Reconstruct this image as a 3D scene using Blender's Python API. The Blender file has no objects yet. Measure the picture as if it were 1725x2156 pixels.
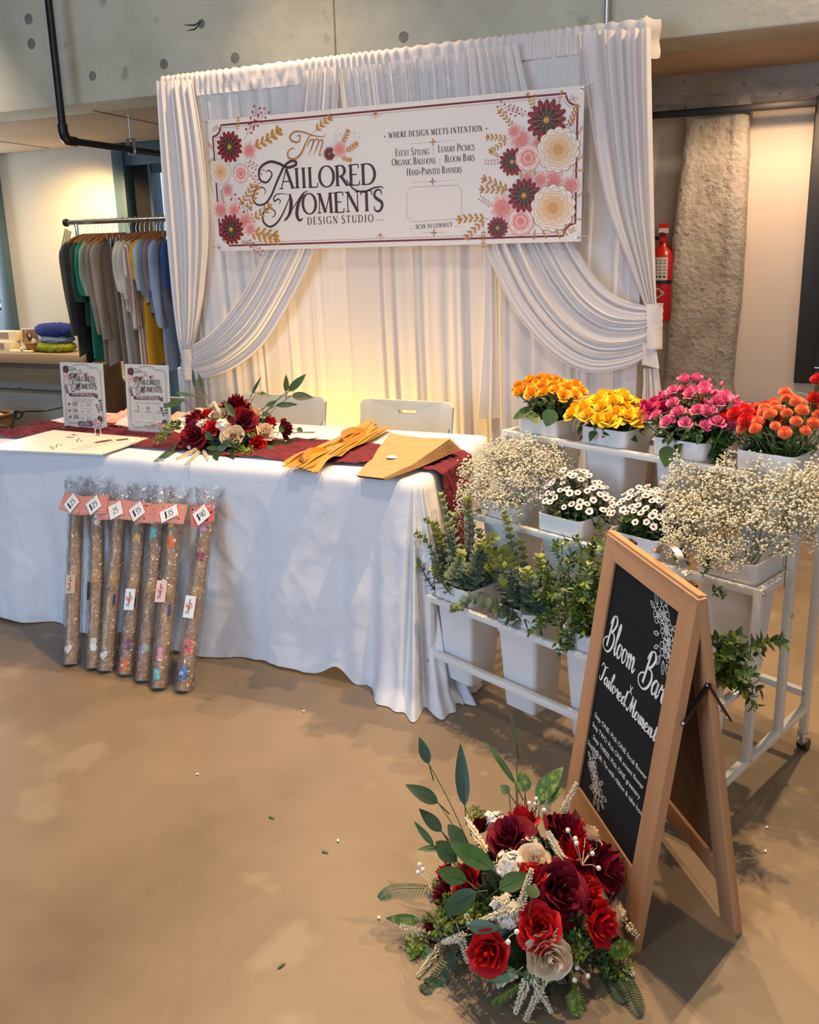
import bpy, bmesh, math, random
import numpy as np
from math import sin, cos, pi, radians, sqrt, atan2, hypot, exp
from mathutils import Vector, Matrix

S = bpy.context.scene
COL = S.collection
RND = random.Random(7)

# ------------------------------------------------------------------ camera
FPX, CY = 1804.9, 956.3
PITCH, ROLL, HC = 0.234261339, -0.025135421, 1.5
_cp, _sp, _c, _s = cos(PITCH), sin(PITCH), cos(ROLL), sin(ROLL)
_fwd = Vector((0, _cp, -_sp)); _up = Vector((0, _sp, _cp)); _rt = Vector((1, 0, 0))
C_RT = _rt * _c + _up * _s
C_UP = _up * _c - _rt * _s
C_FW = _fwd
cam_d = bpy.data.cameras.new('camera')
cam_d.sensor_fit = 'HORIZONTAL'; cam_d.sensor_width = 36.0
cam_d.lens = FPX / 1725 * 36.0
cam_d.shift_y = (CY - 1078.0) / 1725.0
cam_d.clip_start = 0.05; cam_d.clip_end = 60
cam = bpy.data.objects.new('camera', cam_d); COL.objects.link(cam)
m3 = Matrix((C_RT, C_UP, -C_FW)).transposed()
cam.matrix_world = Matrix.Translation((0, 0, HC)) @ m3.to_4x4()
S.camera = cam

# ------------------------------------------------------------------ view and world
S.view_settings.view_transform = 'Standard'
try: S.view_settings.look = 'None'
except Exception: pass
S.view_settings.gamma = 1.0
S.view_settings.use_curve_mapping = False
S.view_settings.exposure = 0.0
S.cycles.max_bounces = 6
S.cycles.diffuse_bounces = 3
S.cycles.glossy_bounces = 3
S.cycles.transmission_bounces = 4
S.cycles.transparent_max_bounces = 16
S.cycles.caustics_reflective = False
S.cycles.caustics_refractive = False
W = bpy.data.worlds.new('daylight'); S.world = W; W.use_nodes = True
_bg = W.node_tree.nodes['Background']
_bg.inputs['Color'].default_value = (0.83, 0.90, 1.0, 1); _bg.inputs['Strength'].default_value = 1.5

# frames: the table and everything built along the back wall; the flower rack; the board
AA, BB = -0.395110566, -0.811885809
FC = Vector((0.033, 2.76, 0.0))
U = Vector((cos(AA), sin(AA), 0)); N = Vector((-sin(AA), cos(AA), 0))
def T(s, d, z=0.0): return FC + U * s + N * d + Vector((0, 0, z))
F0 = Vector((0.056, 2.643, 0.0))
UB = Vector((cos(BB), sin(BB), 0)); NB = Vector((-sin(BB), cos(BB), 0))
def K(l, e, z=0.0): return F0 + UB * l + NB * e + Vector((0, 0, z))
CC = radians(-78.47)
BF = Vector((0.457, 1.558, 0.0))
UC = Vector((cos(CC), sin(CC), 0)); NC = Vector((-sin(CC), cos(CC), 0))

def ray(px, py): return C_RT * ((px - 862.5) / FPX) - C_UP * ((py - CY) / FPX) + C_FW
EYE = Vector((0, 0, HC))
def at_z(px, py, z):
    r = ray(px, py); return EYE + r * ((z - HC) / r.z)
def at_pl(px, py, p0, n):
    r = ray(px, py); return EYE + r * ((p0 - EYE).dot(n) / r.dot(n))
def sz(px, py, d):                      # pixel -> (s, z) on the plane d of the table frame
    X = at_pl(px, py, T(0, d), N); return ((X - FC).dot(U), X.z)
def sd(px, py, z):                      # pixel -> (s, d) at height z
    X = at_z(px, py, z); return ((X - FC).dot(U), (X - FC).dot(N))

# ------------------------------------------------------------------ lights
def light(name, kind, loc, energy, color, target=None, **kw):
    L = bpy.data.lights.new(name, kind); L.energy = energy; L.color = color
    for k, v in kw.items(): setattr(L, k, v)
    o = bpy.data.objects.new(name, L); COL.objects.link(o); o.location = loc
    if target is not None:
        o.rotation_euler = (Vector(target) - Vector(loc)).to_track_quat('-Z', 'Y').to_euler()
    return o
WARM = (1.0, 0.68, 0.38)
COOL = (0.47, 0.69, 1.0)
# daylight from the tall windows behind the photographer
light('window_daylight', 'AREA', (-3.8, -1.2, 1.6), 140, COOL, (-0.2, 3.0, 0.5), shape='RECTANGLE', size=3.0, size_y=2.4)
light('window_daylight_front', 'AREA', (1.4, -3.2, 2.4), 56, (0.88, 0.93, 1.0), (0.2, 3.8, 1.6), shape='RECTANGLE', size=4.0, size_y=2.4)
# ceiling spots on the tracks in front of the concrete beam
for nm, p, e, tg in (('track_spot_table', T(-1.35, 1.2, 3.7), 330, T(-1.0, -0.5, 0)), ('track_spot_board', (0.82, 2.31, 3.7), 330, (0.5, 1.6, 0)),
                     ('track_spot_rack', (2.0, 3.35, 3.7), 340, (0.9, 2.0, 0)), ('track_spot_middle', (0.15, 3.2, 3.7), 250, (-0.3, 1.2, 0))):
    light(nm, 'SPOT', p, e, WARM, tg, spot_size=radians(104), spot_blend=.75, shadow_soft_size=0.03)
light('ceiling_spot_front', 'SPOT', (-0.5, 0.6, 3.9), 115, (1.0, .84, .68), (-0.3, 3.8, 1.3), spot_size=radians(95), spot_blend=.7, shadow_soft_size=0.12)
# lamp and window daylight of the craft stall at the far left, the floor uplight behind the table that warms the curtain
light('stall_lamp', 'SPOT', T(-3.75, 2.55, 2.25), 105, (1.0, .66, .30), T(-4.3, 3.1, .75), spot_size=radians(130), spot_blend=.8, shadow_soft_size=0.05)
light('stall_window_light', 'AREA', T(-5.9, 3.0, 1.5), 50, (.85, .95, 1.0), T(-3.4, 2.2, .9), shape='RECTANGLE', size=1.1, size_y=1.4)
light('curtain_uplight', 'SPOT', T(-.95, 1.02, 0.10), 100, (1.0, .58, .15), T(-.85, 1.38, 0.9), spot_size=radians(125), spot_blend=.9, shadow_soft_size=0.05)
light('stall_ceiling_lamp', 'SPOT', T(-4.3, .5, 3.6), 210, (1.0, .80, .58), T(-4.2, 3.0, .5), spot_size=radians(80), spot_blend=.7, shadow_soft_size=0.08)  # added fill without a fixture, brightens the clothes and the wall under the bench
light('wall_lamp_right', 'SPOT', T(1.15, 2.0, 2.3), 48, (1.0, .66, .40), T(.95, 2.6, .9), spot_size=radians(120), spot_blend=.8, shadow_soft_size=0.05)  # added warm fill for the pillar and right wall, stands for no real lamp

# ------------------------------------------------------------------ materials
def node_mat(name):
    m = bpy.data.materials.new(name); m.use_nodes = True
    nt = m.node_tree; b = nt.nodes['Principled BSDF']
    return m, nt, b
def mat(name, col, rough=.6, metal=0.0, noise=None, bump=None, spec=.5, sheen=0.0, trans=0.0, island=0.0, emit=0.0, sub=0.0, ior=None):
    m, nt, b = node_mat(name)
    b.inputs['Base Color'].default_value = (*col, 1); b.inputs['Roughness'].default_value = rough
    b.inputs['Metallic'].default_value = metal; b.inputs['Specular IOR Level'].default_value = spec
    if sheen:
        b.inputs['Sheen Tint'].default_value = (*[min(1, c * 1.6 + .1) for c in col], 1)
        b.inputs['Sheen Weight'].default_value = sheen; b.inputs['Sheen Roughness'].default_value = .4
    if emit:
        b.inputs['Emission Color'].default_value = (*col, 1); b.inputs['Emission Strength'].default_value = emit
    src = None
    if noise or bump:
        tc = nt.nodes.new('ShaderNodeTexCoord')
    if noise or island:
        sc, am = noise if noise else (1, 0)
        hsv = nt.nodes.new('ShaderNodeHueSaturation'); hsv.inputs['Color'].default_value = (*col, 1)
        val = None
        if noise:
            n = nt.nodes.new('ShaderNodeTexNoise'); n.inputs['Scale'].default_value = sc; n.inputs['Detail'].default_value = 4
            nt.links.new(tc.outputs['Object'], n.inputs['Vector'])
            mr = nt.nodes.new('ShaderNodeMapRange'); mr.inputs['From Min'].default_value = .25; mr.inputs['From Max'].default_value = .75
            mr.inputs['To Min'].default_value = 1 - am; mr.inputs['To Max'].default_value = 1 + am
            nt.links.new(n.outputs['Fac'], mr.inputs['Value']); val = mr.outputs['Result']
        if island:
            g = nt.nodes.new('ShaderNodeNewGeometry')
            mr2 = nt.nodes.new('ShaderNodeMapRange'); mr2.inputs['To Min'].default_value = 1 - island; mr2.inputs['To Max'].default_value = 1 + island
            nt.links.new(g.outputs['Random Per Island'], mr2.inputs['Value'])
            if val is None: val = mr2.outputs['Result']
            else:
                mu = nt.nodes.new('ShaderNodeMath'); mu.operation = 'MULTIPLY'
                nt.links.new(val, mu.inputs[0]); nt.links.new(mr2.outputs['Result'], mu.inputs[1]); val = mu.outputs[0]
        nt.links.new(val, hsv.inputs['Value']); nt.links.new(hsv.outputs['Color'], b.inputs['Base Color'])
    if bump:
        sc, st = bump
        n = nt.nodes.new('ShaderNodeTexNoise'); n.inputs['Scale'].default_value = sc; n.inputs['Detail'].default_value = 5
        nt.links.new(tc.outputs['Object'], n.inputs['Vector'])
        bp = nt.nodes.new('ShaderNodeBump'); bp.inputs['Strength'].default_value = st; bp.inputs['Distance'].default_value = .01
        nt.links.new(n.outputs['Fac'], bp.inputs['Height']); nt.links.new(bp.outputs['Normal'], b.inputs['Normal'])
    if trans:
        tr = nt.nodes.new('ShaderNodeBsdfTranslucent'); tr.inputs['Color'].default_value = (*col, 1)
        mx = nt.nodes.new('ShaderNodeMixShader'); mx.inputs['Fac'].default_value = trans
        nt.links.new(b.outputs[0], mx.inputs[1]); nt.links.new(tr.outputs[0], mx.inputs[2])
        nt.links.new(mx.outputs[0], nt.nodes['Material Output'].inputs['Surface'])
    return m
def clear_film(name, fac=.10, tint=(1, 1, 1), rough=.12, bump=None, k=.55):
    m, nt, b = node_mat(name)
    nt.nodes.remove(b)
    t = nt.nodes.new('ShaderNodeBsdfTransparent'); t.inputs['Color'].default_value = (*tint, 1)
    g = nt.nodes.new('ShaderNodeBsdfGlossy'); g.inputs['Roughness'].default_value = rough
    lw = nt.nodes.new('ShaderNodeLayerWeight'); lw.inputs['Blend'].default_value = .35
    ad = nt.nodes.new('ShaderNodeMath'); ad.operation = 'MULTIPLY_ADD'; ad.inputs[1].default_value = k; ad.inputs[2].default_value = fac
    nt.links.new(lw.outputs['Facing'], ad.inputs[0])
    mx = nt.nodes.new('ShaderNodeMixShader')
    nt.links.new(ad.outputs[0], mx.inputs['Fac']); nt.links.new(t.outputs[0], mx.inputs[1]); nt.links.new(g.outputs[0], mx.inputs[2])
    nt.links.new(mx.outputs[0], nt.nodes['Material Output'].inputs['Surface'])
    if bump:
        tc = nt.nodes.new('ShaderNodeTexCoord')
        n = nt.nodes.new('ShaderNodeTexNoise'); n.inputs['Scale'].default_value = bump[0]; n.inputs['Detail'].default_value = 3; n.inputs['Distortion'].default_value = 1.2
        nt.links.new(tc.outputs['Object'], n.inputs['Vector'])
        bp = nt.nodes.new('ShaderNodeBump'); bp.inputs['Strength'].default_value = bump[1]; bp.inputs['Distance'].default_value = .02
        nt.links.new(n.outputs['Fac'], bp.inputs['Height'])
        nt.links.new(bp.outputs['Normal'], g.inputs['Normal']); nt.links.new(bp.outputs['Normal'], lw.inputs['Normal'])
    return m
def stained(name, cols, scale, rough, bump=None, coord='Object', stretch=(1, 1, 1), detail=6, spots=None):
    """a surface mottled between several colours, as concrete, plaster and wood are"""
    m, nt, b = node_mat(name)
    tc = nt.nodes.new('ShaderNodeTexCoord'); mp = nt.nodes.new('ShaderNodeMapping'); mp.inputs['Scale'].default_value = stretch
    nt.links.new(tc.outputs[coord], mp.inputs['Vector'])
    n = nt.nodes.new('ShaderNodeTexNoise'); n.inputs['Scale'].default_value = scale; n.inputs['Detail'].default_value = detail; n.inputs['Roughness'].default_value = .62
    nt.links.new(mp.outputs[0], n.inputs['Vector'])
    cr = nt.nodes.new('ShaderNodeValToRGB')
    el = cr.color_ramp.elements
    while len(el) < len(cols): el.new(.5)
    for i, c in enumerate(cols):
        el[i].position = .28 + .44 * i / max(1, len(cols) - 1); el[i].color = (*c, 1)
    nt.links.new(n.outputs['Fac'], cr.inputs['Fac'])
    out = cr.outputs['Color']
    if spots:
        sc, thr, col, st = spots
        v = nt.nodes.new('ShaderNodeTexNoise'); v.inputs['Scale'].default_value = sc; v.inputs['Detail'].default_value = 3
        nt.links.new(mp.outputs[0], v.inputs['Vector'])
        mr = nt.nodes.new('ShaderNodeMapRange'); mr.inputs['From Min'].default_value = thr; mr.inputs['From Max'].default_value = thr + .06
        mr.inputs['To Max'].default_value = st
        nt.links.new(v.outputs['Fac'], mr.inputs['Value'])
        mx = nt.nodes.new('ShaderNodeMixRGB'); mx.inputs['Color2'].default_value = (*col, 1)
        nt.links.new(mr.outputs['Result'], mx.inputs['Fac']); nt.links.new(out, mx.inputs['Color1']); out = mx.outputs['Color']
    nt.links.new(out, b.inputs['Base Color'])
    b.inputs['Roughness'].default_value = rough
    if bump:
        n2 = nt.nodes.new('ShaderNodeTexNoise'); n2.inputs['Scale'].default_value = bump[0]; n2.inputs['Detail'].default_value = 8
        nt.links.new(mp.outputs[0], n2.inputs['Vector'])
        bp = nt.nodes.new('ShaderNodeBump'); bp.inputs['Strength'].default_value = bump[1]; bp.inputs['Distance'].default_value = bump[2] if len(bump) > 2 else .01
        nt.links.new(n2.outputs['Fac'], bp.inputs['Height']); nt.links.new(bp.outputs['Normal'], b.inputs['Normal'])
    return m

M = {}
M['floor'] = stained('polished concrete floor', ((.135, .098, .062), (.215, .158, .102), (.265, .20, .132)), 1.1, .42, (14, .10), detail=9, spots=(3.2, .60, (.30, .235, .16), .5))
M['beam'] = stained('cast concrete', ((.48, .455, .35), (.62, .59, .46), (.70, .66, .54)), 1.7, .85, (22, .25), detail=8, spots=(4.2, .66, (.26, .25, .21), .6))
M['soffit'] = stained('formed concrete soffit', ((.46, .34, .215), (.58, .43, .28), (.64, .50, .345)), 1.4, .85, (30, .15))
M['rough'] = stained('rough pillar concrete', ((.30, .265, .22), (.45, .41, .35), (.56, .52, .46)), 5, .9, (38, .8, .02), detail=9, spots=(26, .66, (.16, .13, .10), .8))
M['wall'] = mat('cream painted wall', (.74, .70, .60), .7, noise=(2, .03))
M['wall_r'] = mat('warm white painted plasterboard', (.74, .63, .52), .7, noise=(2, .03)); M['wall_in'] = mat('grey painted wall', (.42, .42, .43), .7)
M['slate'] = mat('slate blue painted steel', (.075, .13, .17), .5)
M['black'] = mat('black', (.012, .012, .014), .45)
M['blackpipe'] = mat('black steel pipe', (.02, .021, .024), .35, .5, noise=(30, .3))
M['darkframe'] = mat('black window frame', (.018, .017, .016), .5)
M['chrome'] = mat('chrome', (.75, .76, .78), .18, 1.0)
M['steel'] = mat('brushed steel', (.62, .60, .58), .32, 1.0)
M['galv'] = mat('galvanised tube', (.60, .64, .66), .35, .9)
M['curtain'] = mat('white curtain fabric', (.82, .795, .80), .75, sheen=.25, trans=.18, bump=(400, .05))
M['linen'] = mat('white tablecloth fabric', (.74, .75, .79), .8, sheen=.2, bump=(9, .55))
M['white_plastic'] = mat('white plastic', (.80, .80, .80), .42)
M['bucket'] = mat('white bucket plastic', (.78, .79, .80), .38, sub=.0)
M['chair_plastic'] = mat('off white moulded plastic', (.70, .69, .62), .5, bump=(300, .08))
M['white_metal'] = mat('white powder coat', (.78, .78, .75), .4)
M['glass'] = clear_film('window glass', .03, (.93, .97, 1.0), .02)
M['acrylic'] = clear_film('clear acrylic', .02, (.99, .995, .995), .03, k=.2)
M['film'] = clear_film('clear plastic film', .07, (.985, .99, .99), .16, (38, 1.0))
M['wood'] = stained('board wood', ((.40, .19, .085), (.52, .26, .12), (.58, .31, .15)), 9, .55, (60, .1), stretch=(1, 1, .08))
M['wood_x'] = stained('board wood cross grain', ((.40, .19, .085), (.52, .26, .12), (.58, .31, .15)), 9, .55, (60, .1), stretch=(.08, 1, 1))
M['hardboard'] = stained('brown hardboard', ((.17, .085, .04), (.20, .10, .05)), 30, .7)
M['chalk'] = mat('black chalkboard', (.012, .014, .016), .75, noise=(8, .15), spec=.15)
M['chalkwhite'] = mat('white vinyl lettering', (.82, .82, .80), .6)
M['burgundy'] = mat('burgundy gauze', (.13, .005, .016), .85, sheen=.15, noise=(40, .45), bump=(90, .5))
M['gold'] = mat('gold satin', (.50, .245, .022), .32, sheen=.2, spec=.7)
M['kraft'] = stained('kraft paper', ((.40, .235, .095), (.50, .305, .135)), 20, .6, (60, .12))
M['kraft_roll'] = stained('brown wrapping paper', ((.29, .175, .10), (.37, .235, .14)), 14, .6, (40, .15))
M['paper'] = mat('cream white paper', (.86, .79, .68), .7)
M['stem'] = mat('green stem', (.10, .17, .045), .6)
M['stem_dark'] = mat('dark stem', (.06, .085, .035), .6)
M['leaf'] = mat('rose leaf', (.040, .095, .022), .45, noise=(30, .25), island=.25)
# ------------------------------------------------------------------ mesh builder
class MB:
    def __init__(s): s.v = []; s.f = []; s.m = []
    def add(s, vs, fs, mi=0):
        o = len(s.v); s.v += [tuple(x) for x in vs]
        for f in fs: s.f.append(tuple(o + i for i in f)); s.m.append(mi)
        return s
    def box(s, x0, x1, y0, y1, z0, z1, mi=0, bev=0.0, mtx=None):
        bm = bmesh.new(); bmesh.ops.create_cube(bm, size=1.0)
        for v in bm.verts: v.co = Vector(((x0 + x1) / 2 + v.co.x * (x1 - x0), (y0 + y1) / 2 + v.co.y * (y1 - y0), (z0 + z1) / 2 + v.co.z * (z1 - z0)))
        if bev > 0: bmesh.ops.bevel(bm, geom=bm.edges[:], offset=bev, segments=2, affect='EDGES', profile=.5)
        if mtx is not None: bm.transform(mtx)
        bm.verts.index_update()
        s.add([v.co[:] for v in bm.verts], [[v.index for v in f.verts] for f in bm.faces], mi); bm.free(); return s
    def bm_in(s, bm, mi=0):
        bm.verts.index_update()
        s.add([v.co[:] for v in bm.verts], [[v.index for v in f.verts] for f in bm.faces], mi); bm.free(); return s
    def tube(s, pts, r, n=8, mi=0, cap=True):
        pts = [Vector(p) for p in pts]; k = len(pts)
        rs = r if isinstance(r, (list, tuple)) else [r] * k
        vs = []; prev = None
        for i, p in enumerate(pts):
            t = (pts[min(i + 1, k - 1)] - pts[max(i - 1, 0)])
            if t.length < 1e-9: t = Vector((0, 0, 1))
            t.normalize()
            if prev is None:
                a = Vector((0, 0, 1)) if abs(t.z) < .9 else Vector((1, 0, 0))
                x = t.cross(a).normalized()
            else:
                x = prev - t * prev.dot(t)
                x = x.normalized() if x.length > 1e-6 else t.orthogonal().normalized()
            prev = x; y = t.cross(x)
            for j in range(n):
                a = 2 * pi * j / n; vs.append(p + (x * cos(a) + y * sin(a)) * rs[i])
        fs = []
        for i in range(k - 1):
            for j in range(n):
                fs.append((i * n + j, i * n + (j + 1) % n, (i + 1) * n + (j + 1) % n, (i + 1) * n + j))
        if cap: fs.append(tuple(range(n - 1, -1, -1))); fs.append(tuple((k - 1) * n + j for j in range(n)))
        return s.add(vs, fs, mi)
    def grid(s, fn, nu, nv, mi=0, close=False):
        vs = [fn(i / (nu - 1 if not close else nu), j / (nv - 1)) for i in range(nu) for j in range(nv)]
        fs = []
        for i in range(nu if close else nu - 1):
            a = i * nv; b = ((i + 1) % nu) * nv
            for j in range(nv - 1): fs.append((a + j, b + j, b + j + 1, a + j + 1))
        return s.add(vs, fs, mi)
    def ball(s, c, r, mi=0, sub=1, sc=(1, 1, 1)):
        vs, fs = ICO[sub]; c = Vector(c)
        return s.add([(c.x + v[0] * r * sc[0], c.y + v[1] * r * sc[1], c.z + v[2] * r * sc[2]) for v in vs], fs, mi)
    def lathe(s, prof, n=24, mi=0, c=(0, 0, 0)):
        vs = [(c[0] + r * cos(2 * pi * j / n), c[1] + r * sin(2 * pi * j / n), c[2] + z) for r, z in prof for j in range(n)]
        fs = [(i * n + j, i * n + (j + 1) % n, (i + 1) * n + (j + 1) % n, (i + 1) * n + j) for i in range(len(prof) - 1) for j in range(n)]
        return s.add(vs, fs, mi)
    def prism(s, poly, y0, y1, mi=0):       # polygon in x,z extruded along y
        n = len(poly)
        vs = [(x, y0, z) for x, z in poly] + [(x, y1, z) for x, z in poly]
        fs = [tuple(range(n)), tuple(range(2 * n - 1, n - 1, -1))] + [((i + 1) % n, i, n + i, n + (i + 1) % n) for i in range(n)]
        return s.add(vs, fs, mi)
    def xf(s, mtx):
        s.v = [tuple(mtx @ Vector(v)) for v in s.v]; return s
    def merge(s, o, mtx=None, mi=None):
        vs = o.v if mtx is None else [tuple(mtx @ Vector(v)) for v in o.v]
        k = len(s.v); s.v += vs
        for f, m in zip(o.f, o.m): s.f.append(tuple(k + i for i in f)); s.m.append(m if mi is None else mi)
        return s
    def mesh(s, name, mats, smooth=True, ang=42):
        me = bpy.data.meshes.new(name); me.from_pydata(s.v, [], s.f)
        mats = mats if isinstance(mats, (list, tuple)) else [mats]
        for m in mats: me.materials.append(M[m] if isinstance(m, str) else m)
        if len(mats) > 1: me.polygons.foreach_set('material_index', s.m)
        me.update()
        if smooth:
            me.polygons.foreach_set('use_smooth', [True] * len(me.polygons))
            if ang < 180:
                try: me.set_sharp_from_angle(angle=radians(ang))
                except Exception: pass
        return me
    def build(s, name, mats, parent=None, loc=None, rotz=0.0, smooth=True, ang=42, **tags):
        o = bpy.data.objects.new(name, s.mesh(name, mats, smooth, ang)); COL.objects.link(o)
        if parent is not None: o.parent = parent
        if loc is not None: o.location = loc
        if rotz: o.rotation_euler = (0, 0, rotz)
        if tags: tag(o, **tags)
        return o
def _ico(sub):
    bm = bmesh.new(); bmesh.ops.create_icosphere(bm, subdivisions=sub, radius=1.0); bm.verts.index_update()
    r = ([v.co[:] for v in bm.verts], [tuple(v.index for v in f.verts) for f in bm.faces]); bm.free(); return r
ICO = {1: _ico(1), 2: _ico(2), 3: _ico(3), 0: ([(1, 0, 0), (-1, 0, 0), (0, 1, 0), (0, -1, 0), (0, 0, 1), (0, 0, -1)],
       [(0, 2, 4), (2, 1, 4), (1, 3, 4), (3, 0, 4), (2, 0, 5), (1, 2, 5), (3, 1, 5), (0, 3, 5)])}

def tag(o, label=None, cat=None, group=None, kind=None):
    if label: o['label'] = label
    if cat: o['category'] = cat
    if group: o['group'] = group
    if kind: o['kind'] = kind
    return o
def thing(name, label, cat, loc=(0, 0, 0), rotz=0.0, group=None):
    o = bpy.data.objects.new(name, None); COL.objects.link(o)
    o.empty_display_size = .05; o.location = loc; o.rotation_euler = (0, 0, rotz)
    return tag(o, label, cat, group)
def kids(o): return [c for c in bpy.data.objects if c.parent == o]
def dup(src, tree, loc, rot=None, scale=None, label=None, group=None):
    """copy of a thing and of the parts listed in its tree [(part, [sub-parts])]"""
    r = src.copy(); COL.objects.link(r); r.location = loc
    if rot is not None: r.rotation_euler = rot
    if scale is not None: r.scale = scale
    if label: r['label'] = label
    if group: r['group'] = group
    for p, subs in tree:
        c = p.copy(); COL.objects.link(c); c.parent = r
        for q in subs:
            e = q.copy(); COL.objects.link(e); e.parent = c
    return r
def smooth_line(pts, k=6):
    """Catmull-Rom through points"""
    P = [Vector(p) for p in pts]; out = []
    for i in range(len(P) - 1):
        a = P[max(i - 1, 0)]; b = P[i]; c = P[i + 1]; d = P[min(i + 2, len(P) - 1)]
        for j in range(k):
            t = j / k
            out.append(.5 * ((2 * b) + (c - a) * t + (2 * a - 5 * b + 4 * c - d) * t * t + (3 * b - a - 3 * c + d) * t ** 3))
    out.append(P[-1]); return out
def samp(line, t):
    f = max(0, min(1, t)) * (len(line) - 1); i = min(int(f), len(line) - 2); return line[i].lerp(line[i + 1], f - i)

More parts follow.
